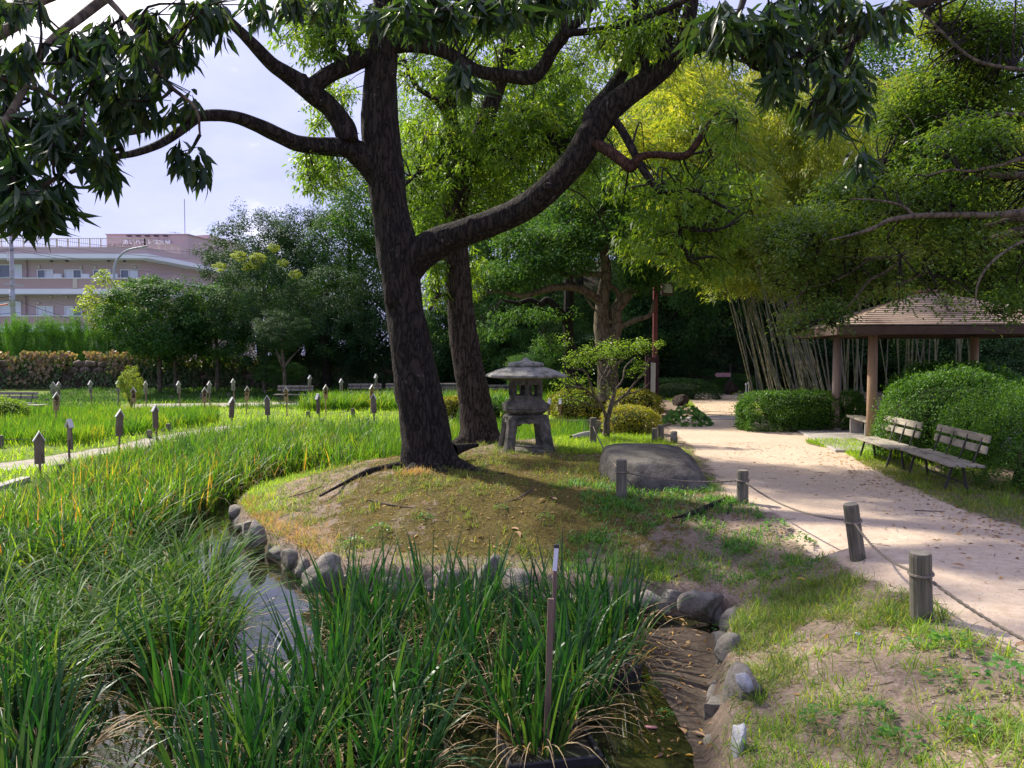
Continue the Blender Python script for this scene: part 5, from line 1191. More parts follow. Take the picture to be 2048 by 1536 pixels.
# ------------------------------------------------------------------ overhanging branches close to the camera
near = empty('overhanging_branch', (0, 0, 0), label='dark leafy branch hanging into the upper left of the view, very close', cat='branch')
near2 = empty('overhanging_branch', (0, 0, 0), label='dark leafy branch hanging into the upper right of the view, very close', cat='branch')
near3 = empty('overhanging_branch', (0, 0, 0), label='dark leaf sprays hanging along the top middle of the view', cat='branch')
lf = []
for s in range(5):
    rng = np.random.default_rng(90 + s)
    V, F = bigleaf_arrays(np.zeros((1, 3)), np.array([[0, 0, -1.0]]), np.array([[0, -1.0, .1 * s]]), np.array([.098 + .009 * s]), np.array([.023 + .002 * s]), .15 + .09 * s)
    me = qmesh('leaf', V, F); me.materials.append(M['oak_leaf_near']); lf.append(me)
def near_sprays(parent, blobs, seed, skel, nobj, size=1.0):
    rg = np.random.default_rng(seed); Cc = []; 
    for px, py, rx, ry, d, hd, n in blobs:
        for q in unit(rg.normal(size=(n, 3))) * (rg.random((n, 1)) ** .5): Cc.append(tuple(W(px + q[0] * rx, py + q[2] * ry, d + q[1] * hd)))
    Cc = np.array(Cc); items = []
    for c in Cc:
        hd_ = rg.uniform(0, 2 * np.pi)
        for _ in range(rg.integers(9, 15)):
            az = rg.uniform(0, 2 * np.pi); D = np.array([math.cos(az), math.sin(az), 0]) * rg.uniform(.25, .9) + np.array([0, 0, -rg.uniform(.3, 1.3)]); D /= np.linalg.norm(D)
            items.append((c + D * .03 * rg.random() + np.array([0, 0, rg.uniform(-.03, .04)]), D, rg.uniform(.75, 1.15) * size))
    order = sorted(range(len(items)), key=lambda i: items[i][0][1] / items[i][2])
    objs = order[:nobj]; rest = order[nobj:]
    for i in objs:
        P, D, s = items[i]; o = obj('leaf', lf[i % 5], None, parent); o.location = P
        o.rotation_euler = (Vector(D).to_track_quat('-Z', 'Y').to_matrix() @ Matrix.Rotation(rg.uniform(-1.2, 1.2), 3, 'Z')).to_euler(); o.scale = (s, s, s)
    if rest:
        P = np.array([items[i][0] for i in rest]); D = np.array([items[i][1] for i in rest]); n = len(P)
        V, F = bigleaf_arrays(P, D, unit(np.array([0, 0, 1.0]) + D * .5 + rg.normal(size=(n, 3)) * .5), .108 * size * rg.uniform(.7, 1.2, n), .026 * size, .3)
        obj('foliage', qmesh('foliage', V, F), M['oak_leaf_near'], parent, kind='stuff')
    sk = np.vstack(skel); hubs = Cc[rg.permutation(len(Cc))[:max(2, len(Cc) // 6)]]; hi_ = ((Cc[:, None] - hubs[None]) ** 2).sum(-1).argmin(1); si = ((hubs[:, None] - sk[None]) ** 2).sum(-1).argmin(1)
    tb = TB(); V, F = sticks(hubs[hi_], Cc + np.array([0, 0, .02]), .004, .002); tb.add(V, F)
    for h_, s_ in zip(hubs, sk[si]): tb.tube(np.array([s_, (h_ + s_) / 2 + rg.normal(size=3) * .04, h_]), [.009, .006, .004], 5, 4)
    tb.build('twigs', M['dark_bark'], parent, kind='stuff')
tb = TB(); skn = [limb([(-60, 95, 12, 3.4), (40, 45, 10, 3.6), (70, 5, 11, 3.8), (180, -40, 12, 4.0)], tb, 10, 5, .1, 51), limb([(-80, 320, 9, 3.0), (20, 230, 8, 3.2), (85, 100, 7, 3.6), (160, 35, 9, 3.9), (260, -40, 10, 4.2)], tb, 10, 5, .1, 52),
    limb([(-100, 430, 7, 2.8), (40, 400, 5, 3.0), (120, 350, 4, 3.1)], tb, 8, 5, .1, 53), limb([(180, -40, 8, 3.8), (270, 60, 5, 3.6), (330, 160, 4, 3.5), (390, 215, 3, 3.4), (400, 270, 2, 3.4)], tb, 8, 5, .1, 54), limb([(-100, 130, 6, 3.2), (100, 190, 5, 3.4), (180, 270, 4, 3.5), (230, 300, 3, 3.5)], tb, 8, 5, .1, 55),
    limb([(-100, 470, 4, 2.8), (-20, 460, 3, 3.0), (28, 472, 2.2, 3.1)], tb, 6, 4, .1, 56)]
tb.build('stem', M['brown_bark'], near)
near_sprays(near, [(90, 250, 150, 100, 3.3, .5, 46), (60, 370, 110, 50, 3.0, .35, 24), (30, 410, 60, 30, 2.9, .3, 7), (210, 110, 130, 80, 3.7, .5, 40), (330, 70, 80, 60, 3.7, .4, 18), (300, 200, 90, 70, 3.6, .4, 20), (30, 150, 80, 90, 3.4, .5, 16), (40, 0, 60, 40, 3.6, .5, 8), (375, 315, 45, 45, 3.4, .12, 6), (205, 330, 30, 25, 3.4, .3, 6), (420, 20, 120, 50, 3.8, .4, 16), (120, 405, 40, 20, 3.0, .2, 4), (190, 190, 120, 100, 3.6, .5, 20)], 61, skn, 290)
tb = TB(); skn = [limb([(2150, -60, 12, 4.0), (1900, -10, 10, 3.9), (1720, 40, 8, 3.8), (1600, 110, 6, 3.6), (1520, 140, 4, 3.5), (1470, 100, 3, 3.5)], tb, 8, 5, .1, 57), limb([(1720, 40, 6, 3.8), (1690, 130, 5, 3.7), (1640, 180, 4, 3.6), (1610, 230, 3, 3.5)], tb, 8, 5, .1, 58), limb([(1500, -60, 8, 3.6), (1480, 20, 6, 3.5), (1440, 80, 4, 3.4), (1420, 120, 3, 3.4)], tb, 8, 5, .1, 59)]
tb.build('stem', M['dark_bark'], near2)
near_sprays(near2, [(1500, 50, 110, 55, 3.5, .4, 32), (1620, 90, 110, 70, 3.7, .4, 30), (1700, 180, 70, 60, 3.6, .4, 14), (1660, 210, 70, 45, 3.5, .3, 10), (1420, 30, 60, 40, 3.5, .3, 12), (1740, 30, 100, 50, 3.8, .4, 16), (1640, 10, 120, 40, 3.7, .3, 16), (1730, 300, 45, 22, 3.5, .2, 3), (1560, 150, 40, 30, 3.5, .3, 6)], 62, skn, 290)
tb = TB(); skn = [limb([(500, -70, 8, 3.6), (700, -40, 7, 3.4), (860, -20, 6, 3.3), (1000, -30, 5, 3.3), (1200, -50, 5, 3.4)], tb, 8, 5, .1, 60), limb([(860, -20, 4, 3.3), (900, 60, 3, 3.2), (925, 120, 2, 3.1)], tb, 6, 4, .1, 61)]
tb.build('stem', M['dark_bark'], near3)
near_sprays(near3, [(830, 10, 110, 30, 3.3, .3, 24), (1000, 0, 120, 30, 3.4, .3, 20), (640, 0, 100, 22, 3.6, .3, 10), (925, 130, 24, 22, 3.0, .1, 3), (1120, -10, 90, 25, 3.5, .3, 9)], 63, skn, 200)

# ------------------------------------------------------------------ pale forked tree behind the lantern
e = empty('forked_tree', (0, 0, 0), label='brown smooth-barked forked tree with layered dark foliage, left of the lamp post', cat='tree')
tb = TB(); D_ = 26.0; sk = []
sk.append(limb([(1218, 800, 26, D_), (1216, 770, 22, D_), (1214, 720, 19, D_), (1212, 690, 20, D_), (1205, 655, 17, D_), (1205, 600, 13, D_), (1212, 550, 11, D_), (1208, 500, 9, D_), (1205, 430, 8, D_), (1200, 380, 5, D_)], tb, 14, 5, .16, 71))
sk.append(limb([(1220, 690, 16, D_), (1232, 655, 13, D_), (1232, 620, 12, D_), (1255, 590, 11, D_), (1280, 560, 10, D_), (1300, 520, 9, D_), (1330, 495, 6, D_), (1350, 480, 3, D_)], tb, 12, 5, .16, 72))
sk.append(limb([(1205, 610, 9, D_), (1180, 588, 9, D_ - .3), (1150, 575, 8, D_ - .6), (1110, 575, 7, D_ - .9), (1070, 585, 6, D_ - 1.2), (1040, 592, 5, D_ - 1.5), (990, 582, 3, D_ - 1.8), (950, 600, 2, D_ - 2)], tb, 10, 5, .16, 73))
sk.append(limb([(1232, 620, 6, D_), (1238, 590, 6, D_), (1222, 570, 4, D_)], tb, 8, 4, .1, 74)); sk.append(limb([(1230, 660, 5, D_), (1270, 640, 5, D_ - .2), (1300, 630, 4, D_ - .4), (1308, 600, 3, D_ - .5)], tb, 8, 4, .1, 75))
sk.append(limb([(1210, 550, 6, D_), (1170, 548, 5, D_ - .3), (1130, 552, 3, D_ - .6)], tb, 8, 4, .1, 76)); sk.append(limb([(1205, 470, 6, D_), (1185, 430, 5, D_), (1160, 405, 3, D_ - .3)], tb, 8, 4, .1, 77))
sk.append(limb([(1222, 645, 2.5, D_ - .5), (1195, 625, 2.2, D_ - .8), (1175, 600, 2, D_ - 1), (1168, 585, 1.6, D_ - 1)], tb, 6, 4, .1, 78))
tb.build('trunk', M['brown_bark'], e)
foliage(e, 'crown', 'mid_leaf', [(1010, 560, 80, 28, 24.6, 1.5, 260), (1120, 530, 80, 26, 25, 1.5, 230), (1080, 480, 110, 34, 25.5, 1.8, 300), (1210, 470, 100, 34, 26, 1.8, 300), (1300, 490, 60, 40, 26, 1.4, 160), (1160, 410, 100, 36, 26.5, 1.8, 260), (1280, 570, 40, 20, 25.6, 1, 70), (1240, 380, 90, 40, 26.5, 1.5, 180), (1300, 540, 60, 26, 25.6, 1, 110)], sk, (14, 20), .13, .45, 12, droop=.4, spread=.28, hub=14)
# dark trunk left of it
e = empty('dark_tree', (0, 0, 0), label='straight nearly black trunk behind the lantern roof with a low dark side limb', cat='tree')
tb = TB(); D_ = 29; sk = []
sk.append(limb([(1142, 790, 15, D_), (1140, 740, 12, D_), (1137, 660, 11, D_), (1138, 580, 10, D_), (1134, 500, 9, D_), (1130, 420, 8, D_), (1128, 340, 7, D_), (1120, 200, 5, D_)], tb, 12, 5, .16, 81))
sk.append(limb([(1136, 650, 9, D_), (1118, 622, 9, D_ - .1), (1095, 600, 7, D_ - .2), (1080, 608, 6, D_ - .3), (1060, 600, 5, D_ - .4), (1035, 606, 4, D_ - .6), (1005, 600, 2, D_ - .8)], tb, 10, 5, .16, 82))
sk.append(limb([(1130, 470, 6, D_), (1108, 450, 6, D_), (1088, 430, 4, D_)], tb, 8, 4, .1, 83)); sk.append(limb([(1134, 452, 4, D_), (1160, 452, 3, D_), (1180, 445, 2, D_)], tb, 8, 4, .1, 84))
tb.build('trunk', M['dark_bark'], e)
foliage(e, 'crown', 'mid_leaf', [(1060, 632, 100, 16, 28.5, 1.2, 80), (985, 665, 60, 14, 28, 1, 40), (1090, 440, 60, 40, 29, 1.5, 120), (1190, 500, 50, 30, 28, 1, 60), (1100, 690, 50, 16, 29, 1.4, 40)], sk, (12, 16), .16, .32, 13, droop=.8, spread=.2, hub=14)

# ------------------------------------------------------------------ little leafy tree by the lantern
b0 = GH(1214, 877); e = empty('small_tree', (0, 0, 0), label='little light green tree with many thin pale stems right of the lantern', cat='tree')
tb = TB(); D_ = b0.y; sk = []
sk.append(limb([(1213, 885, 7.5, D_), (1213, 860, 7, D_), (1214, 840, 6, D_), (1222, 810, 5, D_), (1228, 780, 4, D_), (1215, 760, 4.5, D_), (1228, 735, 3.5, D_), (1250, 715, 2.5, D_)], tb, 10, 5, .12, 91))
for i, pts in enumerate([[(1214, 840, 6), (1205, 815, 5), (1190, 795, 4), (1182, 770, 3.5), (1172, 745, 3), (1150, 735, 2)], [(1222, 812, 5), (1250, 790, 4), (1275, 760, 3.5), (1290, 745, 3), (1298, 715, 2)], [(1226, 785, 4), (1245, 760, 3), (1250, 735, 2.5), (1270, 715, 2)],
        [(1190, 795, 3.5), (1165, 775, 3), (1145, 775, 2), (1125, 765, 1.5)], [(1216, 760, 3.5), (1200, 740, 3), (1195, 715, 2), (1180, 700, 1.5)], [(1220, 800, 3), (1200, 770, 3), (1215, 735, 2.5), (1225, 710, 2)], [(1205, 815, 3), (1180, 810, 2), (1150, 800, 1.8), (1130, 800, 1.2)], [(1250, 790, 3), (1282, 780, 2), (1300, 765, 1.2)]]):
    sk.append(limb([(a, c, r * .62, D_ + (i % 3 - 1) * .25 * j) for j, (a, c, r) in enumerate(pts)], tb, 7, 4, .1, 92 + i))
tb.build('trunk', M['grey_bark'], e)
foliage(e, 'crown', 'shrub_leaf', [(1225, 700, 75, 20, D_, .5, 110), (1190, 720, 60, 22, D_, .5, 70), (1285, 695, 34, 14, D_, .3, 40), (1145, 725, 30, 18, D_, .4, 30), (1140, 770, 40, 24, D_, .4, 50), (1180, 770, 60, 30, D_, .4, 30), (1280, 740, 26, 24, D_, .3, 22), (1150, 800, 40, 16, D_, .4, 26), (1320, 692, 14, 6, D_, .15, 6), (1130, 680, 12, 18, D_, .2, 10)], sk, (9, 14), .055, .42, 14, droop=.25, spread=.085, hub=6)

# ------------------------------------------------------------------ layered tree reaching in from the right
e = empty('spreading_tree', (0, 0, 0), label='wide spreading small-leaved tree reaching in from the right above the shelter', cat='tree')
tb = TB(); sk = []
RB = [[(2500, 520, 60, 10.5), (2300, 480, 40, 10.6), (2130, 450, 22, 10.7), (2048, 460, 15, 10.8), (1990, 478, 13, 10.9), (1950, 490, 11, 11), (1900, 494, 9, 11.1), (1850, 496, 8, 11.2), (1800, 512, 7, 11.3), (1740, 518, 6, 11.4), (1690, 515, 5, 11.5), (1640, 505, 4, 11.6), (1600, 490, 2.5, 11.8)],
      [(2300, 440, 28, 10.6), (2130, 420, 18, 10.3), (2048, 425, 13, 10.2), (1980, 430, 10, 10.1), (1900, 430, 9, 10), (1830, 432, 8, 9.9), (1780, 440, 7, 9.8), (1750, 455, 6, 9.8), (1710, 468, 4, 9.7), (1660, 480, 2, 9.7)],
      [(2300, 380, 26, 10.6), (2130, 345, 15, 11.2), (2048, 351, 12, 11.3), (1975, 351, 9, 11.4), (1930, 358, 8, 11.5), (1880, 375, 7, 11.5), (1840, 392, 6, 11.6), (1805, 415, 5, 11.7), (1780, 425, 3, 11.8), (1760, 440, 2, 11.8)],
      [(1930, 356, 6, 11.5), (1880, 352, 5, 11.6), (1830, 362, 4, 11.7), (1795, 358, 3, 11.8), (1760, 340, 2, 12)], [(2120, 330, 12, 10.2), (2048, 318, 8, 10.2), (2000, 330, 5, 10.1), (1940, 342, 4, 10), (1900, 340, 3, 9.9), (1850, 352, 2, 9.8)],
      [(2100, 440, 14, 10.6), (2030, 438, 10, 10.8), (1990, 448, 9, 11), (1950, 460, 8, 11.1), (1935, 478, 6, 11.2)], [(1950, 490, 7, 11), (1900, 500, 6, 10.8), (1870, 515, 5, 10.7), (1850, 545, 4, 10.6), (1790, 572, 3, 10.5)], [(1870, 500, 5, 11.1), (1820, 512, 5, 11), (1770, 545, 4, 10.9), (1740, 560, 4, 10.8), (1715, 590, 3, 10.7), (1690, 615, 2.5, 10.6), (1640, 640, 2, 10.5)],
      [(2100, 470, 10, 9.8), (2048, 482, 5, 9.6), (2000, 510, 4, 9.5), (1970, 540, 3.5, 9.4), (1955, 570, 3, 9.4), (1950, 610, 1.5, 9.4)], [(1830, 432, 5, 9.9), (1800, 410, 4, 9.9), (1750, 400, 3, 9.8), (1700, 398, 2, 9.8)],
      [(2130, 250, 10, 10.8), (2048, 230, 6, 11), (1960, 235, 5, 11.2), (1880, 270, 4, 11.3), (1800, 285, 3, 11.4)], [(2130, 150, 10, 10.8), (2048, 140, 6, 11), (1950, 120, 5, 11.2), (1880, 60, 4, 11.4), (1840, 20, 3, 11.5)], [(1620, 560, 3, 11), (1600, 590, 3, 11), (1560, 620, 2, 11)], [(1740, 518, 4, 11.4), (1700, 545, 4, 11.2), (1660, 565, 3, 11.1), (1610, 575, 2, 11)]]
for i, pts in enumerate(RB): sk.append(limb([(a, b_, r_ * .68, d_) for a, b_, r_, d_ in pts], tb, 12 if i < 3 else 8, 5, .16, 101 + i))
tb.tube([(10.3, 10.6, -.2), (10.2, 10.6, 1.2), (10.0, 10.6, 2.2), (9.8, 10.6, 3.4), (9.4, 10.8, 5.0), (9.0, 11, 7)], [.38, .32, .28, .22, .16, .06], 16, 5, .15, 120)
tb.build('trunk', M['grey_bark'], e)
foliage(e, 'crown', 'holly_leaf', [(1640, 470, 90, 50, 12.2, .8, 330), (1570, 490, 70, 44, 12.2, .7, 170), (1570, 570, 50, 26, 12.0, .6, 60), (1720, 400, 90, 40, 12.6, .7, 230), (1840, 350, 110, 50, 12.6, .7, 250), (1800, 460, 110, 46, 12.6, .7, 210), (1720, 560, 100, 34, 11.8, .6, 180), (1920, 300, 120, 60, 12.6, .8, 300), (1950, 400, 100, 50, 12.6, .7, 180), (1960, 560, 90, 44, 11.2, .6, 150), (1870, 560, 60, 30, 11.4, .5, 80),
    (1930, 200, 150, 80, 12.2, .9, 520), (1970, 80, 130, 80, 12.2, .9, 480), (1820, 250, 90, 50, 12.4, .6, 220), (1660, 600, 70, 26, 11.4, .4, 100), (1590, 660, 26, 12, 10.6, .3, 26), (2040, 500, 60, 90, 11.6, .6, 110), (1880, 60, 50, 50, 12.2, .6, 90), (1700, 470, 120, 40, 10.8, .4, 110), (1850, 400, 150, 60, 10.4, .5, 230), (1950, 300, 120, 60, 10.4, .5, 200), (1900, 500, 150, 50, 10.3, .5, 140), (1600, 530, 80, 60, 11.0, .4, 110), (1740, 420, 110, 60, 12.9, .6, 200), (1900, 480, 140, 50, 12.9, .6, 200), (1660, 640, 40, 14, 10.6, .3, 40), (2020, 620, 60, 26, 10.2, .4, 60), (1900, 620, 18, 10, 9.6, .2, 8), (1800, 610, 22, 8, 9.8, .2, 8)], sk, (13, 20), .074, .46, 15, droop=.4, spread=.22, hub=12)
foliage(e, 'crown', 'holly_leaf', [(2250, 250, 140, 260, 11, 1.4, 400), (1980, -120, 220, 80, 11.6, 1.2, 260)], sk, (14, 20), .075, .5, 16, droop=.3, spread=.16, hub=12)  # leaves out of view, thinned to let more sun reach the ground

# ------------------------------------------------------------------ bamboo
bfol = []
for s in range(4):
    rg = np.random.default_rng(200 + s); ns = 210; t_ = rg.uniform(.46, 1.02, ns); az = rg.uniform(0, 6.283, ns); rad = (.15 + rg.random(ns) * 1.25) * (1.12 - .75 * t_)
    c = np.stack([(t_ + .3 * t_ ** 3) * 3.0 + rad * np.cos(az), rad * np.sin(az), t_ * 11.5 - rad * .25 - 1.1 * t_ ** 4], 1)
    per = 20; i_ = np.repeat(np.arange(ns), per); n = len(i_); out = np.stack([np.cos(az), np.sin(az), -.35 * np.ones(ns)], 1)[i_]
    P = c[i_] + out * rg.uniform(-.24, .34, (n, 1)) + rg.normal(size=(n, 3)) * .08; D = unit(out * .8 + rg.normal(size=(n, 3)) * .55 - np.array([0, 0, .35])); Nn = unit(np.array([0, 0, 1]) + rg.normal(size=(n, 3)) * .5)
    V, F = leaf_arrays(P, D, Nn, .23 * rg.uniform(.6, 1.2, n), .038, .25); me = qmesh('foliage', V, F); me.materials.append(M['bamboo_leaf']); bfol.append(me)
pbr('bamboo_culm', (.055, .07, .025), (.13, .14, .06), .5, 4, .1, 20, (8, 8, .5), (.20, .17, .10), 2)
pbr('bamboo_culm_grey', (.08, .08, .06), (.17, .16, .12), .6, 4, .1, 20, (8, 8, .5), (.11, .12, .05), 2)
def bamboo(x, y, h, ax, ay, r, s, mt, lab, grp):
    z0 = H(x, y); e = empty('bamboo', (x, y, z0), label=lab, cat='bamboo', group=grp)
    P = []; Rr = []; n = int(h / .33)
    for k in range(n + 1):
        t_ = k / n; c = Vector((ax * t_ + ax * .3 * t_ ** 3, ay * t_ + ay * .3 * t_ ** 3, h * (t_ - .10 * t_ ** 4)))
        rk = r * (1 - .75 * t_)
        if k: P.append(c - Vector((0, 0, .02))); Rr.append(rk * 1.0)
        P.append(c); Rr.append(rk * 1.22)
        P.append(c + Vector((0, 0, .02))); Rr.append(rk * .98)
    tb = TB(); tb.tube(P, Rr, 7); tb.build('culm', M[mt], e)
    o = obj('foliage', bfol[s % 4], None, e); o.location = (0, 0, 0); a = math.atan2(ay, ax); o.rotation_euler = (0, 0, a); k = h / 12.0; o.scale = (max(.6, math.hypot(ax, ay) / 3.0), 1.1, k)
rr = random.Random(4); nb = 0
for i in range(96):
    if i < 34: bx = rr.uniform(1540, 1672); d = rr.uniform(22.5, 28)
    elif i < 58: bx = rr.uniform(1660, 1960); d = rr.uniform(25, 30)
    else: bx = rr.uniform(1500, 1860); d = rr.uniform(29, 35)
    p = W(bx, 700, d); h = rr.uniform(9.0, 12.5) if i < 58 else rr.uniform(11, 16.5)
    ln = (-rr.uniform(1.8, 4.6) if bx < 1680 else rr.uniform(-2.2, .8)); 
    bamboo(p.x, d, h, ln, rr.uniform(-1.4, .2), rr.uniform(.017, .034), i, 'bamboo_culm' if rr.random() < .5 else 'bamboo_culm_grey',
           'leaning bamboo stem with yellow-green plume in the grove left of the shelter' if i < 34 else ('upright bamboo stem in the dark grove behind the shelter' if i < 58 else 'tall bamboo stem at the back of the grove'), 'bamboo grove')

# ------------------------------------------------------------------ hedges and clipped bushes
def hedge(name, c, s, n, leaf, mat, lab, seed, cat='hedge', p4=4.0, rz=0.0, zmin=-.9):
    rg = np.random.default_rng(seed); d = unit(rg.normal(size=(n, 3))); q = 1 / ((np.abs(d) ** p4).sum(1) ** (1 / p4))
    lum = 1 + .20 * (vn(d[:, 0] * 4 + seed, d[:, 1] * 4 + d[:, 2] * 3, seed) - .5) + .09 * (vn(d[:, 0] * 11, d[:, 1] * 11 + d[:, 2] * 9, seed + 1) - .5)
    P = d * q[:, None] * lum[:, None] * (1 - .14 * rg.random(n)[:, None] ** 2 + .10 * (rg.random(n)[:, None] < .03)); k = P[:, 2] > zmin; P, d = P[k], d[k]; n = len(P)
    P = P * np.array(s); out = unit(d / np.array(s) ** .3); Nn = unit(out + np.array([0, 0, .5]) + rg.normal(size=(n, 3)) * .5)
    D = unit(np.cross(Nn, rg.normal(size=(n, 3))) + out * .8 + np.array([0, 0, .25])); V, F = leaf_arrays(P, D, Nn, leaf * rg.uniform(.6, 1.4, n), leaf * .5, .1)
    e = empty(name, c, rz, label=lab, cat=cat); obj('foliage', qmesh('foliage', V, F), M[mat], e)
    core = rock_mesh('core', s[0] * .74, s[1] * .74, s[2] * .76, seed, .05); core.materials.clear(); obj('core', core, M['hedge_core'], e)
    return e
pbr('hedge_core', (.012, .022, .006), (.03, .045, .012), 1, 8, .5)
hedge('clipped_hedge', (7.55, 20.0, .45), (1.55, .62, .52), 30000, .055, 'hedge_leaf', 'low box-shaped clipped hedge between the bamboo and the shelter post', 301, p4=8, rz=R(4))
hedge('clipped_bush', (8.45, 14.55, .42), (1.42, 1.05, 1.24), 34000, .055, 'hedge_leaf', 'big rounded clipped bush behind the left bench, hiding the shelter', 302, 'bush', 2.5)
hedge('clipped_bush', (8.55, 11.5, .30), (1.55, 1.95, 1.18), 44000, .05, 'hedge_leaf', 'big rounded clipped bush behind the right bench', 303, 'bush', 2.9)
p = GH(1265, 872); hedge('azalea_bush', (p.x, p.y + .4, .30), (.68, .55, .38), 9000, .05, 'azalea_leaf', 'low yellow-green azalea bush behind the big boulder', 304, 'bush', 2.4)
p = W(1165, 800, 27); hedge('azalea_bush', (p.x, 27, .15), (1.2, .8, .60), 7000, .07, 'azalea_leaf', 'low bush with reddish tips on the far bank behind the little tree', 305, 'bush', 2.3)
p = W(1270, 790, 25); hedge('azalea_bush', (p.x, 25, .28), (.85, .7, .55), 7000, .065, 'azalea_leaf', 'yellowish bush at the foot of the notice board', 306, 'bush', 2.3)
p = W(905, 795, 27); hedge('azalea_bush', (p.x, 27, .0), (.55, .5, .45), 5000, .07, 'azalea_leaf', 'bright yellow-green bush between the two big trunks', 307, 'bush', 2.3)
p = W(960, 810, 26); hedge('bush', (p.x + .1, 26, -.1), (.8, .6, .55), 5000, .07, 'mid_leaf', 'green bush right behind the second trunk', 308, 'bush', 2.3)
p = W(5, 815, 25.5); hedge('round_bush', (p.x, 25.5, -.05), (.75, .7, .52), 8000, .06, 'shrub_leaf', 'round light green bush cut by the left edge of the picture', 309, 'bush', 2.2)
p = W(1500, 815, 27); hedge('small_bush', (p.x + .35, 25.5, .30), (.40, .45, .42), 4000, .06, 'hedge_leaf', 'small dark bush at the left end of the box hedge', 310, 'bush', 2.3)
p = W(1770, 740, 19); hedge('hydrangea_bush', (10.6, 18.2, .95), (1.6, .8, .75), 5000, .14, 'weed_leaf', 'broad-leaved hydrangea bush inside the far side of the shelter', 311, 'bush', 2.2)
p = W(1360, 790, 33); hedge('bush', (p.x, 33.5, .2), (1.8, .8, .65), 7000, .08, 'dark_leaf', 'dark low hedge left of the far path', 312, 'bush', 3)
p = W(1375, 830, 23); 
rg = np.random.default_rng(17); P = []; Dd = []; Ns = []
for i in range(170):
    a = rg.uniform(0, 6.28); r_ = rg.uniform(0, 1) ** .5; P.append((4.85 + r_ * .62 * math.cos(a), 21.3 + r_ * .6 * math.sin(a), .05 + .50 * (1 - r_ ** 2) * rg.uniform(.5, 1))); Dd.append((math.cos(a), math.sin(a) * .3, rg.uniform(-.4, .2))); Ns.append((rg.uniform(-.5, .5), rg.uniform(-1.2, -.3), 1))
V, F = leaf_arrays(np.array(P), np.array(Dd), unit(np.array(Ns)), rg.uniform(.12, .22, 170), .16, .1); obj('leopard_plant', qmesh('leopard_plant', V, F), M['hedge_leaf'], None, label='clump of big round glossy leaves at the path edge beside the pale small post', cat='plant')
p = GH(1520, 852); P = []; Dd = []; Ns = []
for i in range(40):
    a = rg.uniform(0, 6.28); r_ = rg.uniform(0, 1) ** .5; P.append((p.x + r_ * .45 * math.cos(a), p.y + r_ * .4 * math.sin(a), .05 + .2 * (1 - r_ ** 2))); Dd.append((math.cos(a), math.sin(a), 0)); Ns.append((rg.uniform(-.3, .3), rg.uniform(-.6, 0), 1))
V, F = leaf_arrays(np.array(P), np.array(Dd), unit(np.array(Ns)), rg.uniform(.12, .22, 40), .15, .1); obj('leopard_plant', qmesh('leopard_plant', V, F), M['hedge_leaf'], None, label='small group of round leaves at the left foot of the box hedge', cat='plant')
# young shrub at the wall
p = W(262, 800, 33); e = empty('young_shrub', (p.x, 33, H(p.x, 33)), label='young shrub with bright leaves on dark stems before the stone wall', cat='shrub'); tb = TB()
for i in range(7): a = i * .9; tb.tube([(0, 0, -.1), (.15 * math.cos(a), .1 * math.sin(a), .6), (.4 * math.cos(a), .3 * math.sin(a), 1.1 + .1 * i)], [.02, .015, .006], 5, 3)
tb.build('stem', M['twig'], e); o = obj('crown', UC['pale'][0], None, e); o.location = (0, 0, 1.1); o.scale = (.55, .5, .75)

# ------------------------------------------------------------------ irises
clump_cache = {}
def clump(kind, s):
    if (kind, s) in clump_cache: return clump_cache[(kind, s)]
    global rng
    rng = np.random.default_rng(400 + s + (50 if kind == 'arch' else 0)); n = 66 if kind == 'up' else 74
    a = rng.uniform(0, 6.283, n); r_ = rng.random(n) ** .5 * .20; P = np.stack([r_ * np.cos(a), r_ * np.sin(a), np.full(n, -.05)], 1)
    if kind == 'up':
        h = rng.uniform(.55, 1.12, n); ln = rng.uniform(.0, .30, n) + r_ * .6; bd = np.where(rng.random(n) < .22, rng.uniform(.8, 2.2, n), rng.uniform(0, .5, n)); wd = rng.uniform(.018, .036, n)
    else:
        h = rng.uniform(.7, 1.25, n); ln = rng.uniform(.1, .5, n); bd = rng.uniform(.5, 2.0, n); wd = rng.uniform(.018, .034, n)
    V, F = blade_arrays(P, h, a + rng.uniform(-.6, .6, n), ln, bd, wd, 7); me = qmesh('blades', V, F); me.materials.append(M['iris_leaf' if kind == 'up' else 'iris_arch_leaf'])
    n = 40; a = rng.uniform(0, 6.283, n); P = np.stack([.16 * np.cos(a), .16 * np.sin(a), np.full(n, .0)], 1)
    V, F = blade_arrays(P, rng.uniform(.35, .8, n), a, rng.uniform(.3, .8, n), rng.uniform(1.2, 2.4, n), rng.uniform(.008, .016, n), 6); m2 = qmesh('withered_blades', V, F); m2.materials.append(M['straw_blade'])
    clump_cache[(kind, s)] = (me, m2); return me, m2
ORD = ['first', 'second', 'third', 'fourth', 'fifth', 'sixth', 'seventh', 'eighth', 'ninth', 'tenth', 'eleventh', 'twelfth']
def row_labels(pts, per, text):
    order = sorted(range(len(pts)), key=lambda i: -pts[i][1]); out = {}
    for r_ in range(0, len(order), per):
        row = sorted(order[r_:r_ + per], key=lambda i: pts[i][0])
        for k_, i in enumerate(row): out[i] = text % (ORD[k_], ORD[r_ // per])
    return out
def place_clump(x, y, kind, sc_, lab, grp, i):
    e = empty('iris_clump', (x, y, WATER), label=lab, cat='iris', group=grp); a, b_ = clump(kind, i % 5)
    for nm, me in (('blades', a), ('withered_blades', b_)):
        o = obj(nm, me, None, e); o.rotation_euler = (0, 0, i * 1.7); o.scale = (sc_ * 1.1, sc_ * 1.1, sc_)
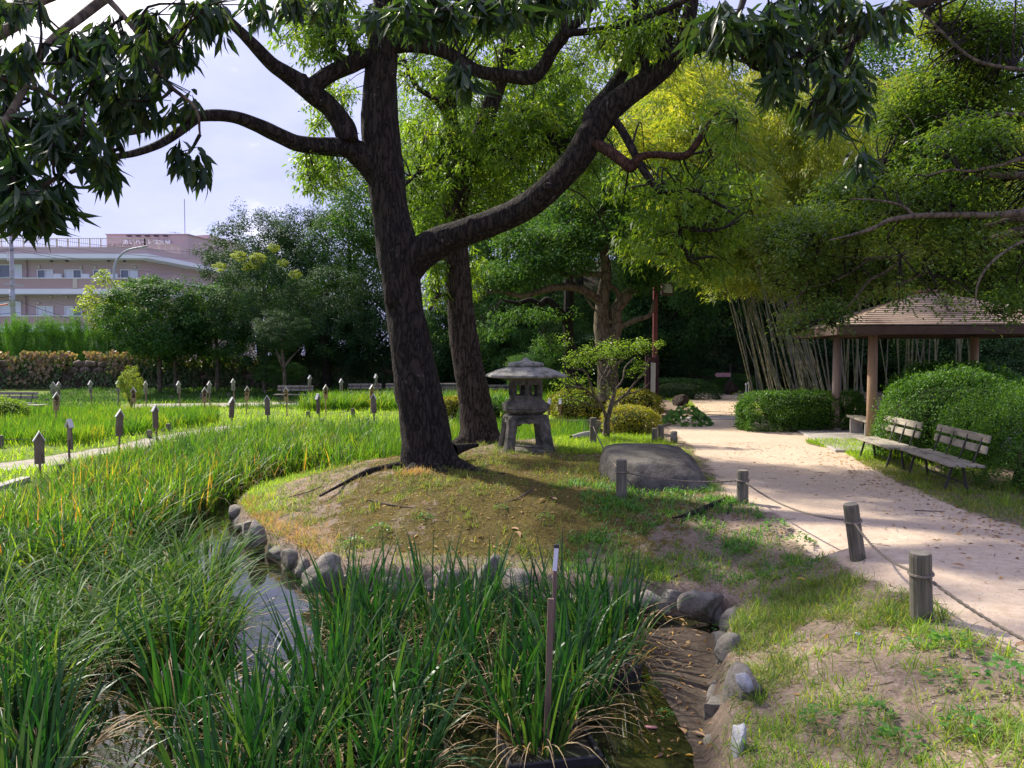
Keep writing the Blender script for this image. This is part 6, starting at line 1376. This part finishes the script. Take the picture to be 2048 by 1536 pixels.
up = [(20, 1500), (90, 1560), (10, 1650), (440, 1640), (470, 1700), (560, 1590), (650, 1490), (700, 1620), (650, 1390), (760, 1480), (850, 1410), (800, 1580), (360, 1440), (925, 1330), (1000, 1430), (1075, 1490), (1150, 1430), (1175, 1330), (1235, 1330), (1050, 1290), (860, 1270), (760, 1290), (690, 1260), (1130, 1260), (960, 1240), (1215, 1270), (1110, 1380), (730, 1350), (500, 1500), (40, 1780), (560, 1790)]
upl = row_labels(up, 7, 'upright iris clump, %s from the left in the %s row counted from the camera')
for i, (px, py) in enumerate(up):
    p = G(px, py, WATER); k = 1.0
    place_clump(p.x, p.y, 'up', k * random.uniform(.88, 1.05) * (.92 if py > 1560 else 1), upl[i], 'upright iris clumps in the pond', i)
arch_ = [(420, 1290), (350, 1320), (300, 1300), (220, 1330), (120, 1340), (30, 1340), (-60, 1360), (400, 1230), (300, 1220), (200, 1230), (90, 1240), (-20, 1250), (110, 1400), (50, 1430), (-40, 1460), (420, 1180), (340, 1160), (240, 1160), (130, 1160), (20, 1170), (-70, 1180)]
arl = row_labels(arch_, 6, 'drooping grey-green iris clump at the left, %s from the left in its bed\'s %s row')
for i, (px, py) in enumerate(arch_):
    p = G(px, py, WATER); place_clump(p.x, p.y, 'arch', random.uniform(.85, 1.0), arl[i], 'arching iris clumps at the left', i)
# black planting tray
p = G(1095, 1500, WATER); e = empty('planting_tray', (p.x, p.y, WATER), R(12), label='black plastic tray holding the iris clump behind the brown stake', cat='tray')
mb = MB()
for dx, dy, sx, sy in ((0, -.24, .62, .03), (0, .24, .62, .03), (-.31, 0, .03, .5), (.31, 0, .03, .5)): mb.box((dx, dy, .0), (sx, sy, .12))
mb.build('rim', M['black_plastic'], e, .008); mb = MB(); mb.box((0, 0, -.02), (.6, .46, .09)); mb.build('soil', M['forest_soil'], e)
p = G(1225, 1345, WATER); o = MB(); o.rings([[(.25 * math.cos(a), .25 * math.sin(a), z) for a in np.linspace(0, 6.283, 25)[:-1]] for z in (-.05, .09)]); o = o.build('planting_pot', M['black_plastic'], None, label='round black pot rim under the rightmost iris clump', cat='pot'); o.location = (p.x, p.y, WATER)

def scatter(n, x0, x1, y0, y1, f, seed):
    rg = np.random.default_rng(seed); x = rg.uniform(x0, x1, n); y = rg.uniform(y0, y1, n); k = rg.random(n) < f(x, y); return x[k], y[k]
def blades(name, mat, x, y, h, wd, lean, bend, seed, k=4, zoff=0.0, z=None, **kw):
    global rng
    rng = np.random.default_rng(seed); n = len(x); zz = Hgt(x, y) + zoff if z is None else np.full(n, z)
    V, F = blade_arrays(np.stack([x, y, zz], 1), rng.uniform(*h, n), rng.uniform(0, 6.283, n), rng.uniform(*lean, n), rng.uniform(*bend, n), rng.uniform(*wd, n), k)
    return obj(name, qmesh(name, V, F), M[mat], None, kind='stuff', **kw)
# bed left of the mound and behind: dense marsh irises
inp = lambda x, y: (sdf(POND, x, y) < -.15)
def clumpy(x, y, s, seed, t=.45, w=.12): return sstep(t - w, t + w, fbm(x, y, s, seed))
x, y = scatter(90000, -9.4, -2.0, 9.0, 24.5, lambda x, y: inp(x, y) * (.15 + .85 * clumpy(x, y, 1.6, 61, .42)) * sstep(.15, .8, -sdf(POND, x, y) - .0) * np.where(x > -5.2, .25 * (y > 16.5) + .75 * (y > 17.5), 1) * np.where(y < 10, .6, 1) * np.clip(14 / y, .5, 1), 62)
k = np.random.default_rng(3).random(len(x)) < .62
blades('iris_bed', 'marsh_leaf', x[k], y[k], (.45, 1.05), (.018, .036), (0, .4), (0, 1.6), 63, 5, z=-.8)
blades('iris_bed', 'iris_leaf', x[~k][::2], y[~k][::2], (.45, 1.0), (.018, .036), (0, .35), (0, 1.4), 64, 5, z=-.8)
k3 = (np.random.default_rng(6).random(len(x)) < .05) & (y < 17); leafmat('orange_blade', [(.38, .17, .04), (.46, .27, .06), (.36, .33, .06)], .4, .5)
blades('withered_iris', 'orange_blade', x[k3], y[k3], (.5, 1.0), (.014, .028), (.0, .3), (.0, 1.2), 66, 5, z=-.8)
k2 = np.random.default_rng(5).random(len(x)) < .13
blades('withered_iris', 'straw_blade', x[k2], y[k2], (.4, 1.05), (.012, .024), (.0, .6), (.8, 2.6), 65, 5, z=-.8)
x, y = scatter(42000, -3.5, 3.2, 17, 25.5, lambda x, y: inp(x, y) * (.2 + .8 * clumpy(x, y, 1.3, 66)) * sstep(.1, .5, -sdf(POND, x, y)), 67)
blades('iris_bed', 'marsh_leaf', x, y, (.45, .85), (.014, .026), (0, .3), (0, .8), 68, 4, z=-.8)
# marsh grass on the lawn side
lawnf = lambda x, y: zones(x, y)[2] > .5
x, y = scatter(60000, -22, -9.5, 20, 33, lambda x, y: lawnf(x, y) * clumpy(x, y, .35, 71, .50, .08) * (sdf(LPATH, x, y) > .8) * (y < 29) * (x < -.33 * y - 1.5), 72)
blades('marsh_grass', 'marsh_leaf', x, y, (.3, .65), (.016, .03), (0, .4), (0, 1.0), 73, 3)
x, y = scatter(26000, -9, 4.5, 31, 37, lambda x, y: lawnf(x, y) * clumpy(x, y, .5, 74, .40, .08) * (sdf(BPATH, x, y) > .3) * (y > 32), 75)
blades('marsh_grass', 'marsh_leaf', x, y, (.5, .95), (.02, .04), (0, .5), (.2, 1.6), 76, 4)
x, y = scatter(150000, -24, 6, 9.5, 37, lambda x, y: lawnf(x, y) * np.clip(16 / y, .25, 1) * (.35 + .65 * clumpy(x, y, 1.2, 77)) * (sdf(LPATH, x, y) > .05), 78)
blades('lawn_grass', 'lawn_leaf', x, y, (.10, .26), (.010, .022), (.1, .9), (.2, 1.4), 79, 3)
x, y = scatter(60000, -26, 6, 33, 46, lambda x, y: (zones(x, y)[1] < .3) * (.3 + .7 * clumpy(x, y, .5, 140)), 141)
blades('shade_toned_grass', 'mid_leaf', x, y, (.10, .35), (.02, .05), (.1, .9), (.2, 1.4), 142, 2)  # weeds in darker green, the colour standing in for tree shade
# mound and bank grass
def landf(x, y): z_ = zones(x, y); return (z_[5] > .08) * (z_[6] > .02) * (z_[2] < .3)
x, y = scatter(90000, -5.2, 4.2, 2.5, 18.5, lambda x, y: landf(x, y) * (clumpy(x, y, 1.5, 81, .60, .06) * .8 + .10 * clumpy(x, y, 5, 82, .6)) * np.where(y < 8, 1.0, .7), 83)
blades('bank_grass', 'bank_grass', x, y, (.03, .13), (.003, .008), (.2, 1.2), (.2, 1.6), 84, 3)
x, y = scatter(60000, 1.2, 4.6, 2.8, 7.5, lambda x, y: landf(x, y) * (clumpy(x, y, 2.0, 85, .55, .08) * .9 + .05) * sstep(4.4, 2.6, x - .0 * y), 86)
blades('bank_grass', 'bank_grass', x, y, (.04, .15), (.003, .008), (.2, 1.2), (.2, 1.6), 87, 3)
x, y = scatter(50000, -5.2, -.8, 9.6, 17.5, lambda x, y: landf(x, y) * sstep(.95, .1, sdf(POND, x, y)) * np.where(y > 11.5, 1, 0), 88)
blades('mound_edge_grass', 'lawn_leaf', x, y, (.06, .20), (.004, .010), (.2, 1.2), (.2, 1.6), 89, 3)
x, y = scatter(26000, -5.0, -2.2, 8.6, 12.8, lambda x, y: landf(x, y) * sstep(.75, .1, sdf(POND, x, y)) * clumpy(x, y, 1.6, 90, .42, .08), 91)
blades('dry_grass', 'dry_grass', x, y, (.06, .20), (.003, .007), (.3, 1.3), (.2, 1.6), 92, 3)
x, y = scatter(60000, -4.0, 2.6, 8.8, 16, lambda x, y: (zones(x, y)[4] > .35) * .9, 93)
blades('moss', 'moss_blade', x, y, (.012, .035), (.004, .010), (.2, 1.2), (.0, .8), 94, 2)
x, y = scatter(30000, 0.5, 3.4, 14.5, 19.5, lambda x, y: landf(x, y) * .8 * (x > .9), 95)
blades('bank_grass', 'lawn_leaf', x, y, (.05, .18), (.005, .010), (.2, 1.2), (.2, 1.4), 96, 3)
x, y = scatter(50000, 5.2, 9.5, 6, 14.5, lambda x, y: (sdf(PATH, x, y) > -.1) * clumpy(x, y, 1.1, 97, .46, .1), 98)
blades('verge_grass', 'bank_grass', x, y, (.04, .14), (.004, .010), (.2, 1.2), (.2, 1.4), 99, 3)
x, y = scatter(16000, 6.0, 8.0, 14.2, 17.4, lambda x, y: (sdf(PATH, x, y) > -.05) * .9, 100)
blades('verge_grass', 'lawn_leaf', x, y, (.05, .18), (.005, .012), (.2, 1.2), (.2, 1.4), 101, 3)
x, y = scatter(12000, 6.5, 9.5, 23, 33, lambda x, y: (sdf(PATH, x, y) > -.1) * .9 * clumpy(x, y, .7, 103, .4), 102)
blades('verge_grass', 'lawn_leaf', x, y, (.06, .2), (.008, .016), (.2, 1.2), (.2, 1.4), 104, 3)
# tufts: short grass growing in bunches
def tufts(name, mat, n, x0, x1, y0, y1, f, seed, h, per=16, rad=.05, wd=(.004, .009)):
    x, y = scatter(n, x0, x1, y0, y1, f, seed); rg = np.random.default_rng(seed + 1); k = rg.integers(per // 2, per * 2, len(x)); i = np.repeat(np.arange(len(x)), k); m_ = len(i)
    s_ = rg.uniform(.6, 1.6, len(x))[i]; x, y = x[i] + rg.normal(0, rad, m_) * s_, y[i] + rg.normal(0, rad, m_) * s_
    blades(name, mat, x, y, h, wd, (.1, 1.1), (.2, 1.5), seed + 2, 3)
tufts('bank_tufts', 'bank_grass', 1900, -4.6, 4.2, 8.0, 17, lambda x, y: landf(x, y) * (.25 + .75 * clumpy(x, y, .9, 120, .48, .1)), 121, (.04, .16))
tufts('bank_tufts', 'bank_tuft_grass', 1500, 1.2, 4.4, 2.8, 9.0, lambda x, y: landf(x, y) * (.3 + .7 * clumpy(x, y, 1.3, 124, .45, .1)) * sstep(.0, .5, sdf(PATH, x, y)), 125, (.04, .17))
tufts('bank_tufts', 'weed_leaf', 500, .6, 3.2, 7.8, 11.5, lambda x, y: landf(x, y) * clumpy(x, y, 1.6, 128, .46, .1), 129, (.03, .12), 20, .06, (.008, .018))
tufts('bank_tufts', 'straw_blade', 500, -4.2, 3.4, 4, 14, lambda x, y: landf(x, y) * .6, 132, (.04, .14), 8, .04, (.002, .005))
tufts('verge_tufts', 'bank_tuft_grass', 500, 5.5, 9, 6, 14.5, lambda x, y: (sdf(PATH, x, y) > .1) * 1.0, 135, (.05, .2))
tufts('edge_tufts', 'bank_grass', 700, -5.2, 2.6, 8.0, 16, lambda x, y: (zones(x, y)[5] > .0) * (zones(x, y)[5] < .30) * 1.0, 150, (.06, .20), 14, .06)
# orange dead tuft at the oak's foot
x = np.random.default_rng(8).normal(0, .12, 500); y = np.random.default_rng(9).normal(0, .09, 500); p = GH(832, 948)
o = blades('dead_fern_tuft', 'dry_grass', x + p.x, y + p.y, (.06, .16), (.004, .009), (.0, 1.0), (.2, 1.6), 105, 3); del o['kind']; o['label'] = 'small orange-brown dead tuft at the foot of the big oak'; o['category'] = 'tuft'
# ferny weeds
wl_ = []
for s in range(3):
    rg = np.random.default_rng(500 + s); n = 70; a = rg.uniform(0, 6.283, n); r_ = rg.random(n) ** .6 * .13
    P = np.stack([r_ * np.cos(a), r_ * np.sin(a), .02 + .12 * (1 - (r_ / .14) ** 2) * rg.uniform(.5, 1, n)], 1); V, F = leaf_arrays(P, unit(np.stack([np.cos(a), np.sin(a), rg.uniform(-.1, .5, n)], 1)), unit(np.array([0, 0, 1]) + rg.normal(size=(n, 3)) * .35), .045 * rg.uniform(.6, 1.3, n), .026, .1)
    me = qmesh('weed', V, F); me.materials.append(M['weed_leaf']); wl_.append(me)
for i, (px, py, s, lab) in enumerate([(1905, 1305, 1.0, 'bright leafy weed below the nearest post, beside the rope'), (2012, 1375, 1.2, 'bright leafy weed at the right edge of the bank'), (1750, 1440, .8, 'leafy weed low on the bank in the middle'), (1885, 1370, .7, 'small leafy weed on the bank left of the edge weed'), (1830, 1300, .6, 'tiny weed on the bank near the blue litter'), (1640, 1445, .7, 'small weed on the lower bank'),
        (1800, 1500, .9, 'leafy weed near the bottom edge of the bank'), (1930, 1460, .8, 'leafy weed on the bank lower right'), (1600, 1090, 1.0, 'weed patch on the mound slope under the path edge'), (1550, 1060, 1.0, 'dark weed patch at the top of the mound slope'), (1480, 1110, .7, 'weed on the slope above the edge boulder'), (1265, 975, .9, 'green weed at the left foot of the boulder'), (1290, 1000, .9, 'green weed in front of the boulder by the rope post'), (1350, 990, .8, 'green weed along the front of the boulder'),
        (1400, 985, .6, 'small weed at the right front of the boulder'), (1225, 960, .8, 'weed left of the boulder rope post'), (760, 1065, .9, 'leafy weed above the front stones of the mound'), (710, 1090, .8, 'light green weed between the front stones'), (850, 1040, .7, 'weed on the bare front slope'), (1090, 1040, .7, 'weed in the moss in front of the lantern'), (1000, 1020, .6, 'small weed in the moss'), (1180, 1090, .8, 'weed on the mossy slope below the fallen sticks'), (1450, 1225, .7, 'weed beside the edge boulder above the mud'), (1150, 905, .7, 'weed right of the lantern base'), (1330, 1440, .4, 'tiny seedling in the shallow water'), (1305, 1378, .4, 'small sprig on the mud by the last iris')]):
    p = GH(px, py); o = obj('weed', wl_[i % 3], None, None, label=lab, cat='weed'); o.location = (p.x, p.y, max(p.z, WATER) - .005); o.scale = (s * 1.15,) * 3; o.rotation_euler = (0, 0, i)
# leaf litter
def lit(mat, n, x0, x1, y0, y1, f, seed, L0, L1):
    x, y = scatter(n, x0, x1, y0, y1, f, seed); rg = np.random.default_rng(seed); n = len(x); a = rg.uniform(0, 6.283, n)
    P = np.stack([x, y, np.maximum(Hgt(x, y), WATER) + .008], 1); V, F = leaf_arrays(P, np.stack([np.cos(a), np.sin(a), rg.uniform(-.1, .3, n)], 1), unit(np.array([0, 0, 1]) + rg.normal(size=(n, 3)) * .35), rg.uniform(L0, L1, n), rg.uniform(.01, .03, n), .25)
    obj('fallen_leaves', qmesh('fallen_leaves', V, F), M[mat], None, kind='stuff')
rg = np.random.default_rng(77); n = 4200
x = rg.uniform(-4.5, 6.2, n); y = rg.uniform(3, 17, n) ; z_ = zones(x, y); k = (z_[5] > -.6) & (rg.random(n) < np.where(z_[6] > 0, .7, .20 + .5 * (np.abs(x - 5.2) < .9))) & ((z_[5] > 0) | (x > .9)); x, y = x[k], y[k]; n = len(x)
P = np.stack([x, y, np.maximum(Hgt(x, y), WATER) + .008], 1); a = rg.uniform(0, 6.283, n)
V, F = leaf_arrays(P, np.stack([np.cos(a), np.sin(a), rg.uniform(-.1, .3, n)], 1), unit(np.array([0, 0, 1]) + rg.normal(size=(n, 3)) * .35), rg.uniform(.02, .085, n), rg.uniform(.008, .03, n), .25)
leafmat('litter_leaf', [(.16, .085, .045), (.30, .17, .09), (.42, .28, .16), (.50, .30, .06), (.10, .06, .04)], .15, .7); obj('fallen_leaves', qmesh('fallen_leaves', V, F), M['litter_leaf'], None, kind='stuff')
n = 1500; x = rg.uniform(-4.5, 6.2, n); y = rg.uniform(3, 17, n); z_ = zones(x, y); k = (z_[5] > 0) & (rg.random(n) < np.where(z_[6] > 0, .8, .2)); x, y = x[k], y[k]; n = len(x); a = rg.uniform(0, 6.283, n); L_ = rg.uniform(.03, .22, n)
A = np.stack([x, y, Hgt(x, y) + .008], 1); x2, y2 = x + L_ * np.cos(a), y + L_ * np.sin(a); B = np.stack([x2, y2, Hgt(x2, y2) + .012], 1); V, F = sticks(A, B, .0035, .002); obj('twig_litter', qmesh('twig_litter', V, F), M['twig'], None, kind='stuff')
def fallen(pts, r, lab, mat='twig', name='fallen_stick', cat='stick'):
    tb = TB(); P = []
    for a, b_ in pts: q = GH(a, b_); P.append(q + Vector((0, 0, r * .8)))
    tb.tube(P, [r] * (len(P) - 1) + [r * .4], 7, 5, .25, int(pts[0][0])); tb.build(name, M[mat], None, label=lab, cat=cat)
fallen([(1455, 1000), (1420, 1015), (1385, 1030), (1345, 1040)], .030, 'thick dark broken branch lying beside the upright rope post', 'dark_bark', 'fallen_branch', 'branch')
fallen([(1400, 1020), (1372, 1032), (1362, 1048)], .018, 'short dark stick forking from the broken branch', 'dark_bark'); fallen([(1412, 1020), (1400, 1030), (1390, 1044)], .014, 'second short stick under the broken branch', 'dark_bark'); fallen([(1462, 1012), (1455, 1030)], .02, 'dark stub stick near the upright post', 'dark_bark')
fallen([(985, 930), (950, 936), (900, 940)], .012, 'long thin root-like stick lying right of the oak foot'); fallen([(1065, 980), (1030, 1000), (990, 1010)], .010, 'curved thin stick in the moss'); fallen([(560, 1000), (640, 975), (700, 930)], .008, 'thin pale stick across the grassy mound tip', 'straw_wood' if 'straw_wood' in M else 'twig')
fallen([(1320, 1165), (1360, 1150), (1395, 1135)], .008, 'thin bare root above the edge boulder'); fallen([(1240, 1140), (1290, 1162), (1320, 1170)], .008, 'thin root hanging over the long stone'); fallen([(735, 1000), (790, 1012), (860, 1020)], .010, 'dark stick across the bare soil of the mound'); fallen([(1830, 1022), (1890, 1024)], .008, 'thin stick lying on the sandy path near the benches')
# big fallen leaves and litter
def bl(px, py, s, lab, mat='dead_leaf', k=3):
    p = GH(px, py); rgx = np.random.default_rng(int(px)); n = k; a = rgx.uniform(0, 6.283, n)
    V, F = bigleaf_arrays(np.stack([rgx.normal(0, .03, n) * s, rgx.normal(0, .03, n) * s, rgx.uniform(.005, .03, n)], 1), np.stack([np.cos(a), np.sin(a), rgx.uniform(0, .5, n)], 1), unit(np.array([0, 0, 1.0]) + rgx.normal(size=(n, 3)) * .4), .13 * s, .045 * s, .35)
    o = obj('fallen_leaf', qmesh('fallen_leaf', V, F), M[mat], None, label=lab, cat='leaf'); o.location = (p.x, p.y, max(p.z, WATER)); return o
pbr('yellow_dead_leaf', (.50, .30, .03), (.60, .40, .05), .6, 9, .1)
bl(1102, 1000, 1.2, 'curled brown leaf cluster in the moss below the lantern'); bl(1035, 1062, 1.2, 'pale brown leaf cluster on the mossy slope'); bl(1380, 1465, 1.0, 'pair of pale dead leaves on the mud', k=2); bl(1420, 1240, .8, 'orange curled leaf under the edge boulder', k=1)
bl(1598, 1160, .9, 'upright yellow leaf on the bank below the tilted post', 'yellow_dead_leaf', 1); bl(1660, 1275, .6, 'small yellow leaf left of the blue litter', 'yellow_dead_leaf', 1); bl(1895, 1350, .7, 'yellow leaf above the small bank weed', 'yellow_dead_leaf', 1); bl(1935, 1137, .9, 'brown leaf on the path beyond the nearest post', k=1); bl(1660, 1460, 1.0, 'orange-brown leaf on the lower bank', k=2); bl(1345, 1285, .7, 'light brown leaf pair on the dark mud', k=2); bl(2025, 1298, .9, 'brown leaf at the path edge by the rope', k=1)
p = GH(1717, 1272); o = rock_mesh('plastic_scrap', .045, .03, .012, 7, .6, 0, 2); o = obj('plastic_scrap', o, M['blue_litter'], None, label='small crumpled light blue plastic scrap on the bank', cat='litter'); o.location = p + Vector((0, 0, .015)); o.rotation_euler = (.2, .3, .5)
p = G(1300, 1455, WATER); o = rock_mesh('pink_leaf', .07, .03, .010, 8, .5, 0, 2); o = obj('pink_leaf', o, M['pink_litter'], None, label='pink crumpled leaf floating in the shallow water', cat='litter'); o.location = (p.x, p.y, WATER + .006); o.rotation_euler = (0, 0, -.3)  # pinkish fallen leaf, shaped as a crumpled flat lump
lit('litter_leaf', 260, .9, 2.2, 4.6, 8.0, lambda x, y: sdf(POND, x, y) < 0, 160, .03, .10)
lit('litter_leaf', 2600, -4.2, 3.0, 8.6, 15, lambda x, y: landf(x, y) * .8, 161, .02, .07)
lit('litter_leaf', 2200, 4.6, 7.4, 6, 15.5, lambda x, y: np.exp(-((sdf(PATH, x, y) + .25) / .45) ** 2), 162, .03, .09)
lit('litter_leaf', 1200, 5.6, 9, 20, 33, lambda x, y: np.exp(-((sdf(PATH, x, y) + .1) / .6) ** 2), 163, .06, .12)
# gravel grains on the bank
rg = np.random.default_rng(78); n = 5000; x = rg.uniform(1.3, 6, n); y = rg.uniform(3, 12, n); k = (sdf(POND, x, y) > .1); x, y = x[k], y[k]; n = len(x); s = rg.uniform(.003, .010, n)
oc = np.array([[1, 0, 0], [0, 1, 0], [-1, 0, 0], [0, -1, 0], [0, 0, .8]]); V = np.stack([x, y, Hgt(x, y)], 1)[:, None] + oc[None] * s[:, None, None]; F = np.array([[0, 1, 4], [1, 2, 4], [2, 3, 4], [3, 0, 4]])
obj('gravel', qmesh('gravel', V.reshape(-1, 3), (F[None] + (np.arange(n) * 5)[:, None, None]).reshape(-1, 3)), M['concrete'], None, kind='stuff')

# ------------------------------------------------------------------ lettering to meshes
bpy.context.view_layer.update(); dg = bpy.context.evaluated_depsgraph_get()
for f in TEXTS:
    me = bpy.data.meshes.new_from_object(f.evaluated_get(dg)); o = bpy.data.objects.new('lettering', me); C.objects.link(o); o.parent = f.parent; o.matrix_local = f.matrix_local.copy()
    if f is LETTERS:
        xs = [v.co.x for v in me.vertices]; k = (W(340, 480, PHD).x - W(246, 480, PHD).x) / (max(xs) - min(xs)); o.scale = (k, k * .82, 1)
for f in TEXTS: bpy.data.objects.remove(f)
print('TRIS', sum(len(me.loops) - 2 * len(me.polygons) for me in {o.data for o in sc.objects if o.type == 'MESH'}))
